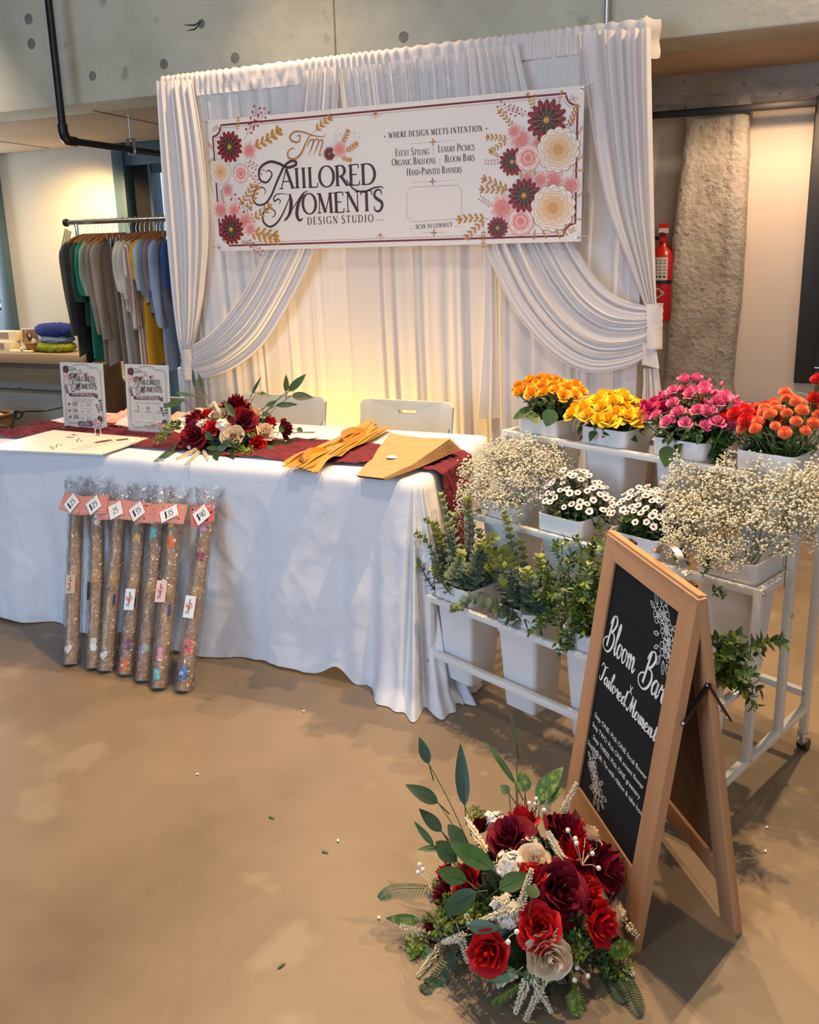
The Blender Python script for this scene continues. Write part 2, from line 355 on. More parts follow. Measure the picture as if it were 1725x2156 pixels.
# ------------------------------------------------------------------ flat print: lettering and drawn shapes
def _e(cx, cy, rx, ry, a0, a1): return ('e', cx, cy, rx, ry, a0, a1)
SERIF = {
 'A': (.74, ['l 0.02 0 .36 1 t', 'l .36 1 .70 0 T', 'l .13 .36 .56 .36 t'], [(.02, 0), (.70, 0)]),
 'B': (.62, ['l .12 0 .12 1 T', 'l .12 1 .28 1 t', 'l .12 .53 .3 .53 t', 'l .12 0 .3 0 t', 'e .27 .76 .22 .24 -90 90', 'e .29 .265 .27 .265 -90 90'], [(.1, 0), (.1, 1)]),
 'C': (.76, ['e .43 .5 .40 .52 42 318', 'l .73 .72 .73 .98 t', 'l .73 .02 .73 .2 t'], []),
 'D': (.80, ['l .12 0 .12 1 T', 'l .12 1 .32 1 t', 'l .12 0 .32 0 t', 'e .32 .5 .42 .5 -90 90'], [(.1, 0), (.1, 1)]),
 'E': (.62, ['l .12 0 .12 1 T', 'l .12 1 .54 1 t', 'l .12 .52 .44 .52 t', 'l .12 0 .56 0 t', 'l .54 1 .54 .82 t', 'l .56 0 .58 .2 t'], [(.1, 0), (.1, 1)]),
 'F': (.58, ['l .12 0 .12 1 T', 'l .12 1 .54 1 t', 'l .12 .52 .44 .52 t', 'l .54 1 .54 .82 t'], [(.12, 0), (.1, 1)]),
 'G': (.82, ['e .43 .5 .40 .52 42 318', 'l .73 .72 .73 .98 t', 'l .74 0.08 .74 .42 T'], [(.72, .42)]),
 'H': (.84, ['l .14 0 .14 1 T', 'l .70 0 .70 1 T', 'l .14 .52 .70 .52 t'], [(.14, 0), (.14, 1), (.70, 0), (.70, 1)]),
 'I': (.34, ['l .17 0 .17 1 T'], [(.17, 0), (.17, 1)]),
 'J': (.40, ['l .26 .15 .26 1 T', 'e .08 .12 .18 .18 -90 0'], [(.26, 1)]),
 'K': (.74, ['l .14 0 .14 1 T', 'l .66 1 .16 .44 t', 'l .30 .60 .68 0 T'], [(.14, 0), (.14, 1), (.66, 1), (.68, 0)]),
 'L': (.60, ['l .14 0 .14 1 T', 'l .14 0 .54 0 t', 'l .54 0 .56 .22 t'], [(.14, 0), (.14, 1)]),
 'M': (.98, ['l .12 0 .16 1 t', 'l .16 1 .48 .02 T', 'l .48 .02 .80 1 t', 'l .80 1 .84 0 T'], [(.12, 0), (.84, 0), (.13, 1), (.84, 1)]),
 'N': (.86, ['l .14 0 .14 1 t', 'l .14 1 .72 0 T', 'l .72 0 .72 1 t'], [(.14, 0), (.12, 1), (.72, 1)]),
 'O': (.86, ['e .43 .5 .40 .52 0 360'], []),
 'P': (.60, ['l .12 0 .12 1 T', 'l .12 1 .28 1 t', 'l .12 .46 .3 .46 t', 'e .28 .73 .26 .27 -90 90'], [(.12, 0), (.1, 1)]),
 'Q': (.86, ['e .43 .5 .40 .52 0 360', 'l .5 .1 .8 -.2 T'], []),
 'R': (.70, ['l .12 0 .12 1 T', 'l .12 1 .28 1 t', 'l .12 .48 .3 .48 t', 'e .28 .74 .25 .26 -90 90', 'l .32 .48 .66 0 T'], [(.12, 0), (.1, 1), (.68, 0)]),
 'S': (.56, ['s .48 .80 .44 .98 .24 1.02 .09 .88 .09 .70 .27 .55 .46 .42 .50 .22 .36 .0 .18 -.02 .07 .06 .05 .22'], []),
 'T': (.68, ['l .34 0 .34 1 T', 'l .04 1 .64 1 t', 'l .04 1 .03 .8 t', 'l .64 1 .65 .8 t'], [(.34, 0)]),
 'U': (.80, ['l .14 .3 .14 1 T', 'l .66 .3 .66 1 t', 'e .40 .30 .26 .31 180 360'], [(.14, 1), (.66, 1)]),
 'V': (.74, ['l .04 1 .37 0 T', 'l .37 0 .70 1 t'], [(.04, 1), (.70, 1)]),
 'W': (1.06, ['l .04 1 .30 0 T', 'l .30 0 .54 .9 t', 'l .54 .9 .78 0 T', 'l .78 0 1.02 1 t'], [(.04, 1), (1.02, 1)]),
 'X': (.74, ['l .06 1 .66 0 T', 'l .66 1 .06 0 t'], [(.06, 1), (.66, 1), (.06, 0), (.66, 0)]),
 'Y': (.70, ['l .04 1 .35 .46 T', 'l .66 1 .35 .46 t', 'l .35 0 .35 .48 T'], [(.04, 1), (.66, 1), (.35, 0)]),
 'Z': (.66, ['l .06 1 .58 1 t', 'l .58 1 .06 0 T', 'l .06 0 .6 0 t'], []),
 '-': (.40, ['l .06 .36 .34 .36 T'], []), '|': (.30, ['l .15 -.1 .15 .42 t', 'l .15 .56 .15 1.1 t'], []), '!': (.3, ['l .15 .3 .15 1 T', 'l .15 0 .15 .1 T'], []),
 '0': (.62, ['e .31 .5 .27 .52 0 360'], []), '1': (.40, ['l .22 0 .22 1 T', 'l .22 1 .06 .82 t'], [(.22, 0)]),
 '2': (.60, ['s .08 .76 .14 .96 .32 1.02 .50 .88 .48 .64 .28 .32 .06 .02', 'l .06 .02 .54 .02 T'], []),
 '5': (.58, ['l .14 1 .50 1 T', 'l .14 1 .12 .56 t', 's .12 .56 .30 .62 .50 .48 .50 .2 .32 -.02 .08 .06'], []),
 '%': (.80, ['e .2 .78 .15 .22 0 360', 'e .6 .22 .15 .22 0 360', 'l .66 1 .14 0 t'], []), '$': (.56, ['s .48 .80 .44 .98 .24 1.02 .09 .88 .09 .70 .27 .55 .46 .42 .50 .22 .36 .0 .18 -.02 .07 .06 .05 .22', 'l .28 -.14 .28 1.16 t'], []),
}
SCRIPT = {   # centre lines in x-heights
 'B': (1.25, [[(.42, 2.35), (.30, 1.3), (.18, .12)], [(.12, 1.7), (.32, 2.25), (.78, 2.42), (1.0, 2.0), (.72, 1.45), (.42, 1.22), (.85, 1.2), (1.05, .75), (.82, .12), (.35, -.22), (-.22, -.12), (-.42, .25), (-.2, .62), (.2, .8)]]),
 'T': (1.0, [[(-.1, 1.75), (.1, 2.2), (.6, 2.0), (1.2, 2.2)], [(.66, 2.0), (.55, 1.0), (.35, .1), (0, .05), (-.05, .4)]]),
 'M': (1.55, [[(-.15, .3), (0, 0), (.2, .2), (.42, 1.2), (.55, 2.1)], [(.55, 2.1), (.62, 1.0), (.68, .2)], [(.68, .2), (.95, 1.3), (1.15, 2.1)], [(1.15, 2.1), (1.16, 1.0), (1.2, .2), (1.35, 0), (1.55, .3)]]),
 'a': (.86, [[(.62, .82), (.35, .98), (.06, .5), (.2, .02), (.48, .25), (.62, .9)], [(.64, .95), (.58, .3), (.7, .0), (.9, .35)]]),
 'd': (.9, [[(.62, .82), (.35, .98), (.06, .5), (.2, .02), (.48, .25), (.64, 1.0)], [(.76, 2.0), (.64, 1.0), (.6, .3), (.72, 0), (.95, .35)]]),
 'e': (.7, [[(.06, .45), (.4, .55), (.5, .85), (.28, .98), (.06, .6), (.12, .08), (.4, 0), (.72, .35)]]),
 'h': (.95, [[(0, .2), (.35, 1.4), (.42, 2.0), (.25, 2.05), (.16, 1.0), (.12, 0)], [(.14, .4), (.4, .95), (.56, .8), (.54, .2), (.68, 0), (.95, .35)]]),
 'i': (.46, [[(.0, .5), (.22, .95), (.16, .2), (.28, 0), (.5, .35)], [(.27, 1.36), (.28, 1.42)]]),
 'k': (.85, [[(0, .2), (.35, 1.4), (.42, 2.0), (.25, 2.05), (.16, 1.0), (.12, 0)], [(.15, .5), (.5, .95), (.5, .65), (.2, .5), (.5, .1), (.62, 0), (.85, .3)]]),
 'l': (.5, [[(0, .3), (.32, 1.3), (.44, 2.05), (.27, 2.1), (.16, 1.2), (.16, .25), (.3, 0), (.52, .35)]]),
 'm': (1.25, [[(0, .6), (.16, .95), (.14, 0)], [(.15, .4), (.4, .96), (.52, .8), (.5, 0)], [(.51, .4), (.78, .96), (.92, .8), (.9, .2), (1.04, 0), (1.26, .35)]]),
 'n': (.95, [[(0, .6), (.16, .95), (.14, 0)], [(.15, .4), (.42, .96), (.58, .8), (.56, .2), (.7, 0), (.95, .35)]]),
 'o': (.76, [[(.5, .92), (.2, .92), (.06, .4), (.28, 0), (.56, .35), (.5, .92), (.62, .8), (.8, .8)]]),
 'r': (.62, [[(0, .4), (.18, 1.05), (.24, .8), (.48, .85), (.44, .3), (.52, .05), (.64, .3)]]),
 's': (.6, [[(0, .3), (.34, 1.0), (.3, .75), (.48, .35), (.36, 0), (.08, .08)]]),
 't': (.52, [[(.36, 1.65), (.22, .3), (.34, 0), (.55, .35)], [(.02, 1.08), (.55, 1.14)]]),
 'u': (.9, [[(0, .6), (.16, .95), (.1, .3), (.24, 0), (.5, .3), (.62, .95)], [(.62, .95), (.58, .2), (.7, 0), (.92, .35)]]),
 'y': (.85, [[(0, .6), (.16, .95), (.1, .4), (.26, .1), (.5, .4), (.62, .95)], [(.62, .95), (.55, 0), (.35, -.8), (.08, -.7), (.3, -.2), (.85, .3)]]),
 'x': (.8, [[(.05, 1.0), (.6, 0)], [(.65, 1.0), (0, 0)]]),
 '0': (.8, [[(.35, 1.5), (.08, 1.0), (.12, .2), (.38, 0), (.66, .5), (.6, 1.3), (.35, 1.5)]]),
 '2': (.8, [[(.1, 1.2), (.32, 1.52), (.58, 1.3), (.5, .8), (.08, .05), (.3, .12), (.7, .02)]]),
 '3': (.8, [[(.12, 1.35), (.4, 1.5), (.58, 1.2), (.28, .85), (.6, .6), (.5, .1), (.08, .1)]]),
 '4': (.8, [[(.2, 1.5), (.1, .7), (.62, .75)], [(.6, 1.4), (.5, 0)]]),
 '5': (.8, [[(.62, 1.5), (.25, 1.45), (.18, .9), (.5, .9), (.6, .4), (.38, .02), (.08, .12)]]),
 '$': (.9, [[(.62, 1.25), (.38, 1.45), (.15, 1.15), (.4, .8), (.62, .45), (.4, .1), (.08, .25)], [(.34, 1.7), (.26, -.2)], [(.5, 1.7), (.42, -.2)]]),
}
class Art:
    """polygons in a plane (x right, y up) with a small layer height k; mapped to 3D by P(x, y, k)"""
    def __init__(s, step=.0002): s.mb = MB(); s.k = step; s.step = step
    def lift(s): s.k += s.step; return s
    def poly(s, pts, mi=0): s.mb.add([(x, -s.k, y) for x, y in pts], [tuple(range(len(pts)))], mi)
    rings = 1
    def fan(s, c, pts, mi=0):
        if s.rings > 1:
            n = len(pts); R = s.rings; vs = [(c[0], -s.k, c[1])] + [(c[0] + (x - c[0]) * q / R, -s.k, c[1] + (y - c[1]) * q / R) for q in range(1, R + 1) for x, y in pts]
            fs = [(0, 1 + i, 1 + (i + 1) % n) for i in range(n)] + [(1 + (q - 1) * n + i, 1 + q * n + i, 1 + q * n + (i + 1) % n, 1 + (q - 1) * n + (i + 1) % n) for q in range(1, R) for i in range(n)]
            s.mb.add(vs, fs, mi); return
        n = len(pts); s.mb.add([(c[0], -s.k, c[1])] + [(x, -s.k, y) for x, y in pts], [(0, 1 + i, 1 + (i + 1) % n) for i in range(n)], mi)
    def strip(s, pts, w, mi=0):
        n = len(pts)
        if n < 2: return
        ws = w if isinstance(w, (list, tuple)) else [w] * n
        vs = []
        for i in range(n):
            a = pts[max(i - 1, 0)]; b = pts[min(i + 1, n - 1)]
            dx, dy = b[0] - a[0], b[1] - a[1]; L = hypot(dx, dy) or 1
            nx, ny = -dy / L * ws[i] / 2, dx / L * ws[i] / 2
            vs += [(pts[i][0] + nx, -s.k, pts[i][1] + ny), (pts[i][0] - nx, -s.k, pts[i][1] - ny)]
        s.mb.add(vs, [(2 * i, 2 * i + 1, 2 * i + 3, 2 * i + 2) for i in range(n - 1)], mi)
    def curve(s, pts, w, mi=0, k=6, taper=False):
        L = smooth_line([(x, y, 0) for x, y in pts], k); q = [(p.x, p.y) for p in L]
        if taper: w = [w * (.25 + .75 * sin(pi * min(1, max(0, i / (len(q) - 1))) ** .8)) for i in range(len(q))]
        s.strip(q, w, mi)
    def disc(s, c, r, mi=0, n=14): s.fan(c, [(c[0] + r * cos(2 * pi * i / n), c[1] + r * sin(2 * pi * i / n)) for i in range(n)], mi)
    def ring(s, c, r, w, mi=0, n=24): s.strip([(c[0] + r * cos(2 * pi * i / n), c[1] + r * sin(2 * pi * i / n)) for i in range(n + 1)], w, mi)
    def width(s, txt, h, sp=.12, small=None):
        return sum((SERIF[c.upper()][0] + sp) * (h if (small is None or c.isupper() or not c.isalpha()) else h * small) if c != ' ' else .42 * h for c in txt)
    def serif(s, txt, x, y, h, mi=0, sp=.12, small=None, anchor='l', wx=1.0, bold=1.0, slope=0.0):
        W_ = s.width(txt, h, sp, small) * wx
        if anchor == 'c': x -= W_ / 2
        elif anchor == 'r': x -= W_
        x_start = x
        for c in txt:
            hh = h if (small is None or c.isupper() or not c.isalpha()) else h * small
            if c == ' ': x += .42 * h * wx; continue
            adv, st, se = SERIF[c.upper()]
            TT, tt = .135 * bold, .05 * bold
            y0 = y + (x - x_start) * slope
            f = lambda a, b: (x + a * hh * wx, y0 + b * hh)
            for q in st:
                p = q.split(); v = [float(t) for t in p[1:] if t not in ('T', 't')]
                if p[0] == 'l':
                    s.strip([f(v[0], v[1]), f(v[2], v[3])], (TT if p[-1] == 'T' else tt) * hh, mi)
                elif p[0] == 'e':
                    cx, cy, rx, ry, a0, a1 = v; n = 20
                    A_ = [radians(a0 + (a1 - a0) * i / n) for i in range(n + 1)]
                    s.strip([f(cx + rx * cos(a), cy + ry * sin(a)) for a in A_], [(tt + (TT - tt) * abs(cos(a)) ** 1.3) * hh for a in A_], mi)
                else:
                    P_ = [(v[i], v[i + 1], 0) for i in range(0, len(v), 2)]; L = smooth_line(P_, 5); n = len(L)
                    s.strip([f(a.x, a.y) for a in L], [(tt + (TT - tt) * sin(pi * i / (n - 1)) ** 1.5) * hh for i in range(n)], mi)
            for (a, b) in se:
                yy = b + (.02 if b == 0 else -.02)
                s.strip([f(a - .12, yy), f(a + .12, yy)], .045 * hh * bold, mi)
            x += (adv + sp) * hh * wx
        return x
    def swidth(s, txt, h): return sum(SCRIPT[c][0] * h if c != ' ' else .5 * h for c in txt)
    def script(s, txt, x, y, h, mi=0, thick=.2, thin=.08, anchor='l', wx=1.0, shear=.0, P=None):
        if anchor == 'c': x -= s.swidth(txt, h) * wx / 2
        for c in txt:
            if c == ' ': x += .5 * h * wx; continue
            adv, st = SCRIPT[c]
            for ln in st:
                L = smooth_line([(a, b, 0) for a, b in ln], 5); n = len(L); ws = []
                q = [(x + (a.x + shear * a.y) * h * wx, y + a.y * h) for a in L]
                for i in range(n):
                    a = q[max(i - 1, 0)]; b = q[min(i + 1, n - 1)]; dy = b[1] - a[1]; dx = b[0] - a[0]
                    down = max(0, -dy / (hypot(dx, dy) or 1)); up = max(0, dy / (hypot(dx, dy) or 1))
                    ws.append((thin + (thick - thin) * max(down, .25 * up)) * h)
                ws = [sum(ws[max(0, i - 2):i + 3]) / len(ws[max(0, i - 2):i + 3]) for i in range(n)]
                if P: q = [P(*a) for a in q]
                s.strip(q, ws, mi)
            x += adv * h * wx
        return x
    def sans(s, txt, x, y, h, mi=0, anchor='l', shear=0.0, bold=0.0, wx=1.0, sp=1.0):
        cu = bpy.data.curves.new('text', 'FONT'); cu.body = txt; cu.size = h; cu.shear = shear; cu.offset = bold; cu.fill_mode = 'FRONT'; cu.resolution_u = 3; cu.space_character = sp
        o = bpy.data.objects.new('text', cu); COL.objects.link(o)
        dg = bpy.context.evaluated_depsgraph_get(); ev = o.evaluated_get(dg); me = ev.to_mesh()
        xs = [v.co.x for v in me.vertices] or [0]
        off = 0 if anchor == 'l' else -(max(xs) + min(xs)) / 2 if anchor == 'c' else -max(xs)
        s.mb.add([(x + (v.co.x + off) * wx, -s.k, y + v.co.y) for v in me.vertices], [tuple(p.vertices) for p in me.polygons], mi)
        ev.to_mesh_clear(); bpy.data.objects.remove(o); bpy.data.curves.remove(cu)
    # printed flowers
    def petal(s, c, r0, r1, a, w, mi, n=6):
        L = []; ca, sa = cos(a), sin(a)
        for sg in (1, -1):
            for i in range(n + 1):
                t = i / n if sg == 1 else 1 - i / n
                rr = r0 + (r1 - r0) * t; ww = w * sin(pi * (t * .8 + .12)) ** .8 * sg * (.55 + .45 * t)
                L.append((c[0] + ca * rr - sa * ww, c[1] + sa * rr + ca * ww))
        s.poly(L, mi)
    def blob(s, c, r, lobes, amp, mi, a0=0.0):
        n = lobes * 6
        s.fan(c, [(c[0] + r * (1 + amp * abs(sin(lobes * pi * i / n)) - amp) * cos(2 * pi * i / n + a0), c[1] + r * (1 + amp * abs(sin(lobes * pi * i / n)) - amp) * sin(2 * pi * i / n + a0)) for i in range(n)], mi)
    def anemone(s, c, R, dark, deep, gold, core, red):
        s.lift()
        for i in range(16): s.petal(c, .2 * R, R * (.94 + .06 * (i % 2)), 2 * pi * i / 16, .185 * R, dark)
        s.lift()
        for i in range(16): s.petal(c, .45 * R, R * .93, 2 * pi * i / 16 + .05, .06 * R, red)
        s.lift(); s.blob(c, .62 * R, 16, .22, deep, .1)
        s.lift()
        for i in range(12):
            a = 2 * pi * i / 12; s.strip([(c[0] + .12 * R * cos(a), c[1] + .12 * R * sin(a)), (c[0] + .66 * R * cos(a), c[1] + .66 * R * sin(a))], .016 * R, gold)
            a += .26
            for q in (.36, .46): s.disc((c[0] + q * R * cos(a), c[1] + q * R * sin(a)), .013 * R, gold, 5)
        s.lift(); s.disc(c, .14 * R, core); s.lift(); s.disc((c[0] - .03 * R, c[1] + .03 * R), .07 * R, gold)
    def peony(s, c, R, cols, line, lobes=11):
        n = len(cols)
        for k, mi in enumerate(cols):
            r = R * (1 - .82 * k / (n - 1 + .6)); s.lift(); a0 = k * .7
            s.blob(c, r * 1.012, max(5, lobes - k), .10, line, a0); s.lift(); s.blob(c, r * .985, max(5, lobes - k), .10, mi, a0)
    def leafp(s, x, y, L, w, a, mi, mid):
        s.petal((x, y), 0, L, a, w, mi); s.strip([(x, y), (x + L * .85 * cos(a), y + L * .85 * sin(a))], L * .035, mid)
    def sprig(s, x, y, L, a, mi, mid, n=5, leaf=.25, bend=.4, berry=None):
        P_ = []; aa = a
        px_, py_ = x, y
        for i in range(n + 1):
            P_.append((px_, py_, aa)); px_ += L / n * cos(aa); py_ += L / n * sin(aa); aa += bend / n
        s.strip([(p[0], p[1]) for p in P_], L * .014, mid)
        s.lift()
        for i, (qx, qy, qa) in enumerate(P_[1:], 1):
            for sg in (1, -1):
                if berry is None: s.leafp(qx, qy, L * leaf, L * leaf * .26, qa + sg * .75, mi, mid)
                else:
                    ex, ey = qx + L * .16 * cos(qa + sg * .8), qy + L * .16 * sin(qa + sg * .8)
                    s.strip([(qx, qy), (ex, ey)], L * .01, mid); s.disc((ex, ey), L * .045, berry, 8)
        if berry is None: s.leafp(P_[-1][0], P_[-1][1], L * leaf, L * leaf * .26, P_[-1][2], mi, mid)
    def scroll(s, x, y, r, mi, w, flip=1, a0=0.0, turns=1.2):
        q = []
        for i in range(22):
            t = i / 21; a = a0 + flip * t * turns * 2 * pi; rr = r * (1 - .82 * t); q.append((x + rr * cos(a), y + rr * sin(a)))
        s.strip(q, [w * (.4 + .6 * sin(pi * min(1, .15 + .85 * i / 21))) for i in range(22)], mi)
    def orn(s, x, y, h, mi, up=1):
        for sg in (1, -1):
            for k, (dx, dy, r) in enumerate(((.34, .0, .2), (.62, .12, .16))):
                s.scroll(x + sg * dx * h, y + up * dy * h, r * h, mi, .045 * h, sg, pi / 2 if sg > 0 else pi / 2)
            s.strip([(x + sg * .85 * h, y + .12 * h * up), (x + sg * 1.25 * h, y + .12 * h * up)], .016 * h, mi)
        for a in (-.7, -.35, 0, .35, .7): s.petal((x, y + .05 * h * up), 0, h * (.62 - .25 * abs(a)), pi / 2 * up + a, .07 * h, mi)
        s.petal((x, y), 0, h * .4, -pi / 2 * up, .06 * h, mi)
    def build(s, name, mats, parent=None, **kw): return s.mb.build(name, mats, parent, smooth=False, **kw)
# ================================================================== the room
from mathutils import noise as mnoise
def env(name, mb, mats, smooth=True, parent=None, **tags):
    if parent is not None: return mb.build(name, mats, parent, smooth=smooth, **tags)
    return mb.build(name, mats, None, FC, AA, smooth, **tags)
ST = dict(kind='structure')
env('floor', MB().box(-7.2, 5.2, -7.2, 7.0, -.12, 0), 'floor', False, **ST)
env('ceiling', MB().box(-7.2, 5.2, -7.2, 1.62, 4.2, 4.3), 'wall_in', False, **ST)
env('wall_behind', MB().box(-7.2, 5.2, -7.2, -7.1, 0, 4.2), 'wall_in', False, **ST)
env('wall_right_side', MB().box(5.1, 5.2, -7.2, 3.2, 0, 4.2), 'wall_in', False, **ST)
env('wall_left_side', MB().box(-7.2, -7.1, -7.2, 3.2, 0, 4.2), 'wall_in', False, **ST)
beam = env('beam', MB().box(-7.1, 5.1, 1.6, 1.9, 2.36, 4.2, 0, .012), 'beam', True, **ST)
M['tie'] = stained('filled tie hole', ((.17, .165, .145), (.27, .26, .22)), 30, .9)
for px, py, r in ((66, 92, .03), (345, 135, .027), (495, 122, .028), (195, 160, .026), (424, 50, .024), (850, 78, .026), (560, 200, .02), (60, 40, .03)):
    s_, z_ = sz(px, py, 1.6); m_ = MB()
    prof = [(0.001, .0006), (r * .9, .0006), (r, 0)]
    m_.lathe(prof, 14); m_.xf(Matrix.Translation((s_, 1.6, z_)) @ Matrix.Rotation(pi / 2, 4, 'X')); m_.build('tie_hole', 'tie', beam)
s_, _z = sz(705, 60, 1.6); MB().box(s_ - .004, s_ + .004, 1.598, 1.602, 2.36, 4.1).build('joint_line', 'tie', beam, smooth=False)
s_, z_ = sz(420, 50, 1.6)
for k in range(2): MB().tube([(s_ - .10 + .02 * k, 1.598, z_ + .004 - .03 * k), (s_ - .03, 1.597, z_ - .004 - .02 * k), (s_ + .02, 1.597, z_ + .01)], [.001, .004, .001], 5).build('score_mark', 'black', beam)
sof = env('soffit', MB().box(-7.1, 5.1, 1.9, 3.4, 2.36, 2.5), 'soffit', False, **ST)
for a, b in (((195, 232), (337, 262)), ((0, 297), (105, 312))):
    p = [at_z(x, y, 2.36) for x, y in (a, b)]; q = [((X - FC).dot(U), (X - FC).dot(N), 2.359) for X in p]
    MB().tube(q, .003, 4).build('panel_seam', 'tie', sof)
# left wall with the window and the steel framed door opening
wl = MB(); wl.box(-5.03, -3.80, 3.14, 3.26, 0, 2.36); wl.box(-7.1, -5.03, 3.14, 3.26, 0, .72); wl.box(-7.1, -5.03, 3.14, 3.26, 2.30, 2.36)
env('wall_left', wl, 'wall', False, **ST)
w1 = MB(); w1.box(-5.14, -5.02, 3.08, 3.2, .66, 2.34, 0, .006); w1.box(-6.6, -5.14, 3.10, 3.2, .66, .74, 0, .006); w1.box(-6.6, -5.14, 3.10, 3.2, 2.28, 2.34)
win = env('window_1', w1, 'slate', True, **ST)
MB().box(-6.6, -5.14, 3.15, 3.156, .74, 2.28).build('window_glass', 'glass', win, smooth=False)
d1 = MB(); d1.box(-3.80, -3.69, 3.10, 3.24, 0, 2.36, 0, .006); d1.box(-3.69, -2.2, 3.12, 3.24, 2.19, 2.36, 0, .006); d1.box(-3.475, -3.45, 3.12, 3.24, 0, 2.19); d1.box(-3.45, -2.2, 3.14, 3.2, 2.13, 2.19)
door = env('door_1', d1, 'slate', True, **ST)
MB().box(-3.69, -3.475, 3.2, 3.24, 0, 2.19).build('door_panel', 'black', door, smooth=False)
MB().box(-3.45, -2.2, 3.16, 3.166, .02, 2.13).build('door_glass', 'glass', door, smooth=False)
wm = MB(); wm.box(-2.2, -.9, 3.14, 3.26, 0, 2.36); wm.box(-1.0, -.9, 2.62, 3.14, 0, 2.36)
env('wall_back', wm, 'wall', False, **ST)
env('trim_1', MB().box(-5.6, -3.82, 3.05, 3.14, .50, .525, 0, .004), 'wall', True, **ST)
def rail(nm, s0, s1, d, z): 
    m = MB(); m.tube([(s0, d, z), (s1, d, z)], .016, 10)
    for k in range(int((s1 - s0) / .5) + 1): m.box(s0 + .5 * k - .01, s0 + .5 * k + .01, d, d + .06, z - .02, z + .02)
    return m
env('wall_rail', rail('r', -5.6, -2.4, 3.08, .37), 'galv', label='grey metal pipe rail running low along the wall behind the clothes', cat='rail')
# right hand wall, pillar, lintel
wr = MB(); wr.box(-.9, 1.2, 2.62, 2.74, 0, 2.36); wr.box(1.2, 5.1, 2.62, 2.74, 0, .74)
env('wall_right', wr, 'wall_r', False, **ST)
w2 = MB(); w2.box(1.195, 1.29, 2.52, 2.66, .74, 2.36, 0, .005); w2.box(1.29, 3.0, 2.52, 2.66, .74, .81, 0, .005)
win = env('window_2', w2, 'darkframe', True, **ST)
MB().box(1.29, 3.0, 2.6, 2.606, .81, 2.36).build('window_glass', 'glass', win, smooth=False)
M['blind'] = mat('brown blind slats', (.16, .12, .09), .6)
bl = MB()
for k in range(34): bl.box(1.29, 3.0, 2.63 + .004 * (k % 2), 2.645 + .004 * (k % 2), .815 + .045 * k, .864 + .045 * k)
bl.build('blind', 'blind', win, smooth=False)
def pil(nu=26, nv=70):
    m = MB(); prof_l = [(0, .455), (.3, .47), (.6, .49), (.85, .513), (1.2, .512), (1.53, .514), (1.85, .535), (2.1, .560), (2.24, .55)]
    prof_r = [(0, .94), (.4, .93), (.62, .90), (.78, .885), (.95, .89), (1.27, .904), (1.7, .90), (2.1, .888), (2.24, .90)]
    def ip(p, z):
        for (a, b), (c, d) in zip(p, p[1:]):
            if z <= c: return b + (d - b) * (z - a) / (c - a)
        return p[-1][1]
    def fn(i, j):
        z = 2.24 * j; a, b = ip(prof_l, z), ip(prof_r, z)
        a += .008 * mnoise.noise((0, z * 9, 3)); b += .008 * mnoise.noise((5, z * 9, 3))
        x = a + (b - a) * i; e = min(i, 1 - i)
        y = 2.47 + (.15 if e == 0 else .03 * (1 - min(1, e / .14)) ** 2)
        y += .012 * mnoise.noise((x * 6, z * 5, 0)) + .006 * mnoise.noise((x * 25, z * 25, 4)) + (.016 if .2 < i < .75 else 0) * .6
        return (x, min(y, 2.62), z)
    return m.grid(fn, nu, nv)
env('pillar', pil(), 'rough', ang=180, **ST) if False else pil().build('pillar', 'rough', None, FC, AA, True, 180, **ST)
def lint():
    m = MB()
    def fn(i, j):
        x = -.9 + 6.0 * i; z = 2.19 + .18 * j
        z += (.02 * mnoise.noise((x * 3, 1, 0)) if j == 0 else 0)
        return (x, (2.62 if j == 0 else 2.49 + .015 * mnoise.noise((x * 5, z * 9, 0)) + .006 * mnoise.noise((x * 22, z * 22, 2))), z)
    return m.grid(fn, 120, 9)
lint().build('lintel', 'rough', None, FC, AA, True, 180, **ST)
st_ = MB(); st_.box(-.6, 1.195, 2.44, 2.475, 2.148, 2.182, 0, .003)
env('wall_channel', st_, 'black', label='long black metal strip fixed across the top of the rough pillar', cat='metal strip')
env('trim_2', rail('r', .9, 2.6, 2.56, .60), 'galv', **ST)
# outdoors, seen through the glass
M['render'] = mat('pale rendered garden wall', (.60, .72, .76), .8)
M['brickfar'] = stained('far brick wall', ((.20, .27, .33), (.34, .42, .48)), 12, .9, stretch=(1, 1, 6))
M['bush'] = mat('garden bush leaves', (.10, .26, .05), .6, island=.6)
_, z_ = sz(10, 657, 4.6)
env('garden_wall', MB().box(-9.5, -5.6, 4.6, 4.8, -.5, z_, 0, .01), 'render', label='low pale blue rendered wall outside the left window', cat='wall')
s_a, z_a = sz(12, 590, 5.4)
bu = MB(); r_ = random.Random(3)
for k in range(1500):
    a, b = r_.uniform(0, 2 * pi), r_.gauss(0, .45)
    c = Vector((s_a + .35 * cos(a) * r_.random() - .15 + b * .9, 5.4 + .3 * sin(a), .2 + (z_a + .25) * r_.random() ** .8))
    d_ = Vector((r_.gauss(0, 1), r_.gauss(0, 1), r_.gauss(0, .7))).normalized() * .05; e_ = d_.orthogonal().normalized() * .022
    bu.add([c - d_, c + e_, c + d_, c - e_], [(0, 1, 2, 3)])
env('bush', bu, 'bush', False, label='green bush growing outside the left window above the pale garden wall', cat='bush')
bw = MB(); bw.box(-5.4, -2.0, 6.3, 6.5, -.3, 4.6)
env('brick_building', bw, 'brickfar', False, label='grey blue brick building seen through the steel framed door glass', cat='building')

